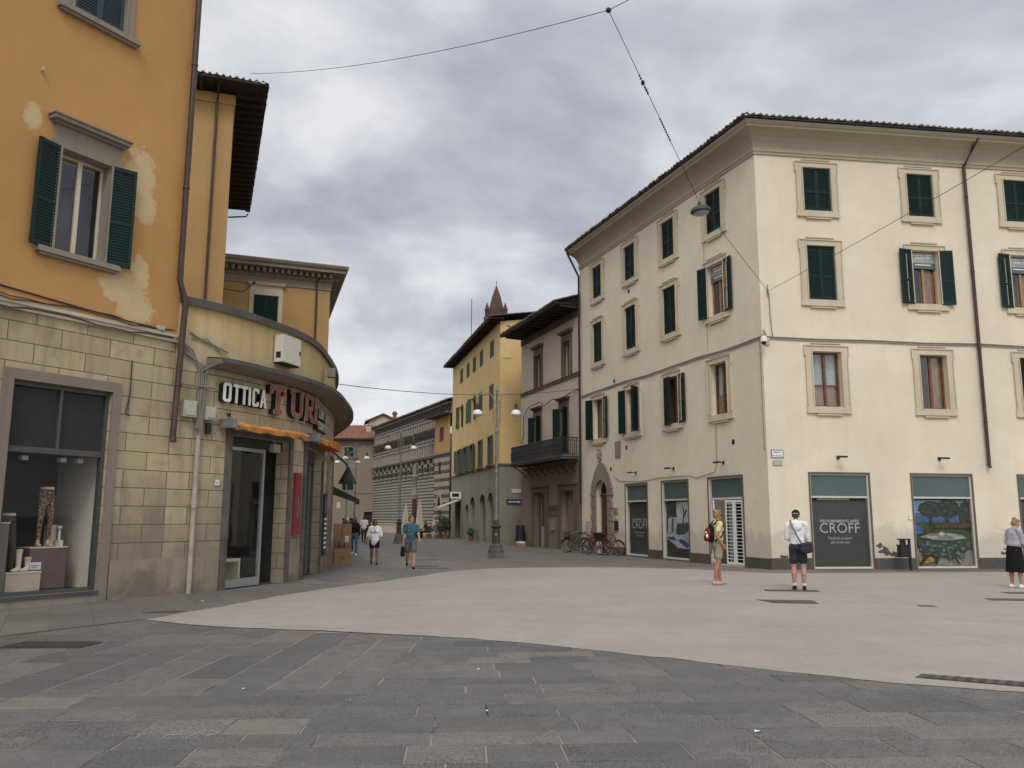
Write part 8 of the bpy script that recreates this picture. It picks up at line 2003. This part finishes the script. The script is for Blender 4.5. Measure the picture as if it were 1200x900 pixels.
# ------------------------------------------------------------------ light, sky, camera
SUN_AZ, SUN_EL = R(180), R(48)
sd = Vector((math.sin(SUN_AZ) * math.cos(SUN_EL), math.cos(SUN_AZ) * math.cos(SUN_EL), math.sin(SUN_EL)))
sl = bpy.data.lights.new('sun', 'SUN'); sl.energy = SUN_E; sl.angle = R(20); sl.color = (1.0, 0.95, 0.87)
so = bpy.data.objects.new('sun', sl); COL.objects.link(so); so.rotation_euler = (-sd).to_track_quat('-Z', 'Y').to_euler(); so.location = (0, -10, 60)
wd = bpy.data.worlds.new('World'); sc.world = wd; wd.use_nodes = True
t = wd.node_tree; t.nodes.clear()
N = lambda ty, **k: (lambda x: ([setattr(x, a, b) for a, b in k.items()], x)[1])(t.nodes.new(ty))
def wm(op, a, b=None, clamp=False):
    x = N('ShaderNodeMath', operation=op); x.use_clamp = clamp
    for i, v in enumerate((a, b)):
        if v is None: continue
        if isinstance(v, (int, float)): x.inputs[i].default_value = v
        else: t.links.new(v, x.inputs[i])
    return x.outputs[0]
out = N('ShaderNodeOutputWorld'); bg = N('ShaderNodeBackground'); t.links.new(bg.outputs[0], out.inputs[0]); bg.inputs[1].default_value = 0.1
sky = N('ShaderNodeTexSky', sky_type='NISHITA', sun_disc=False); sky.sun_elevation = SUN_EL; sky.sun_rotation = SUN_AZ
tc = N('ShaderNodeTexCoord'); sp = N('ShaderNodeSeparateXYZ'); t.links.new(tc.outputs['Generated'], sp.inputs[0])
zz = wm('ADD', wm('MAXIMUM', sp.outputs[2], 0.0), 0.28)
cx = N('ShaderNodeCombineXYZ'); t.links.new(wm('DIVIDE', sp.outputs[0], zz), cx.inputs[0]); t.links.new(wm('DIVIDE', sp.outputs[1], zz), cx.inputs[1]); cx.inputs[2].default_value = 3.7
def wn(scale, detail, rough, dist, off=(0, 0, 0), sc3=(1, 1, 1)):
    mp = N('ShaderNodeMapping'); t.links.new(cx.outputs[0], mp.inputs[0]); mp.inputs['Location'].default_value = off; mp.inputs['Scale'].default_value = sc3
    x = N('ShaderNodeTexNoise'); t.links.new(mp.outputs[0], x.inputs['Vector'])
    for k, v in (('Scale', scale), ('Detail', detail), ('Roughness', rough), ('Distortion', dist)): x.inputs[k].default_value = v
    return x.outputs[0]
n1 = wn(0.95, 8, 0.52, 0.5, (1.3, 0.4, 0)); n2 = wn(2.6, 7, 0.52, 0.4, (4.1, 2.2, 1))
nn = wm('ADD', wm('MULTIPLY', n1, 0.70), wm('MULTIPLY', n2, 0.30))
rp = N('ShaderNodeValToRGB'); t.links.new(nn, rp.inputs[0]); e = rp.color_ramp.elements
while len(e) > 1: e.remove(e[-1])
e[0].position = 0.40; e[0].color = (3.4, 3.6, 4.25, 1)
for p_, c_ in ((0.455, (4.5, 4.7, 5.3)), (0.505, (5.9, 6.05, 6.5)), (0.575, (8.5, 8.55, 8.8))):
    k = e.new(p_); k.color = (*c_, 1)
# an overcast sky is brighter overhead and where the sun stands behind thin cloud
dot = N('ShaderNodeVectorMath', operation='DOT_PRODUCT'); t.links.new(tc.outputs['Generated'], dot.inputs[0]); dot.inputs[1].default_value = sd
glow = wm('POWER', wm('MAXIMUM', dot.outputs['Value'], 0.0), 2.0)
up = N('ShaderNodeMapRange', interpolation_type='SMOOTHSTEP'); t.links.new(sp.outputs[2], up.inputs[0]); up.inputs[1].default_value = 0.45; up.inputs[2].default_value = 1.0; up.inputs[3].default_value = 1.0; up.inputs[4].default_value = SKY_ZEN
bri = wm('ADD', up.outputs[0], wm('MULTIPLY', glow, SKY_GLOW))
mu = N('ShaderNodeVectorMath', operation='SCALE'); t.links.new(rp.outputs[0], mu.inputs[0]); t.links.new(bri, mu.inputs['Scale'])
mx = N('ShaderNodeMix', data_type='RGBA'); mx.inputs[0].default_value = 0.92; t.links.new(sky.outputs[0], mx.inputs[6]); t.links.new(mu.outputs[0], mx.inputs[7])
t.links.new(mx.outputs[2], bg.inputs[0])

F_PX, PITCH, ROLL, CAM_H = 978.07, 0.157996, 0.0035888, 1.68
cam = bpy.data.cameras.new('camera'); co = bpy.data.objects.new('camera', cam); COL.objects.link(co)
fw = Vector((0, math.cos(PITCH), math.sin(PITCH))); u0 = Vector((0, -math.sin(PITCH), math.cos(PITCH))); r0 = Vector((1, 0, 0))
rt = r0 * math.cos(ROLL) + u0 * math.sin(ROLL); upv = -r0 * math.sin(ROLL) + u0 * math.cos(ROLL)
m = Matrix((rt, upv, -fw)).transposed().to_4x4(); m.translation = (0, 0, CAM_H); co.matrix_world = m
cam.sensor_width = 36; cam.lens = 36 * F_PX / 1200; cam.clip_start = 0.1; cam.clip_end = 3000
sc.camera = co
vs = sc.view_settings; vs.view_transform = 'Standard'; vs.look = 'None'; vs.exposure = EXPOSURE; vs.gamma = 1; vs.use_curve_mapping = False
sc.render.engine = 'CYCLES'
sc.cycles.max_bounces = 6; sc.cycles.diffuse_bounces = 3; sc.cycles.glossy_bounces = 3; sc.cycles.transparent_max_bounces = 10; sc.cycles.transmission_bounces = 3
sc.cycles.use_denoising = True
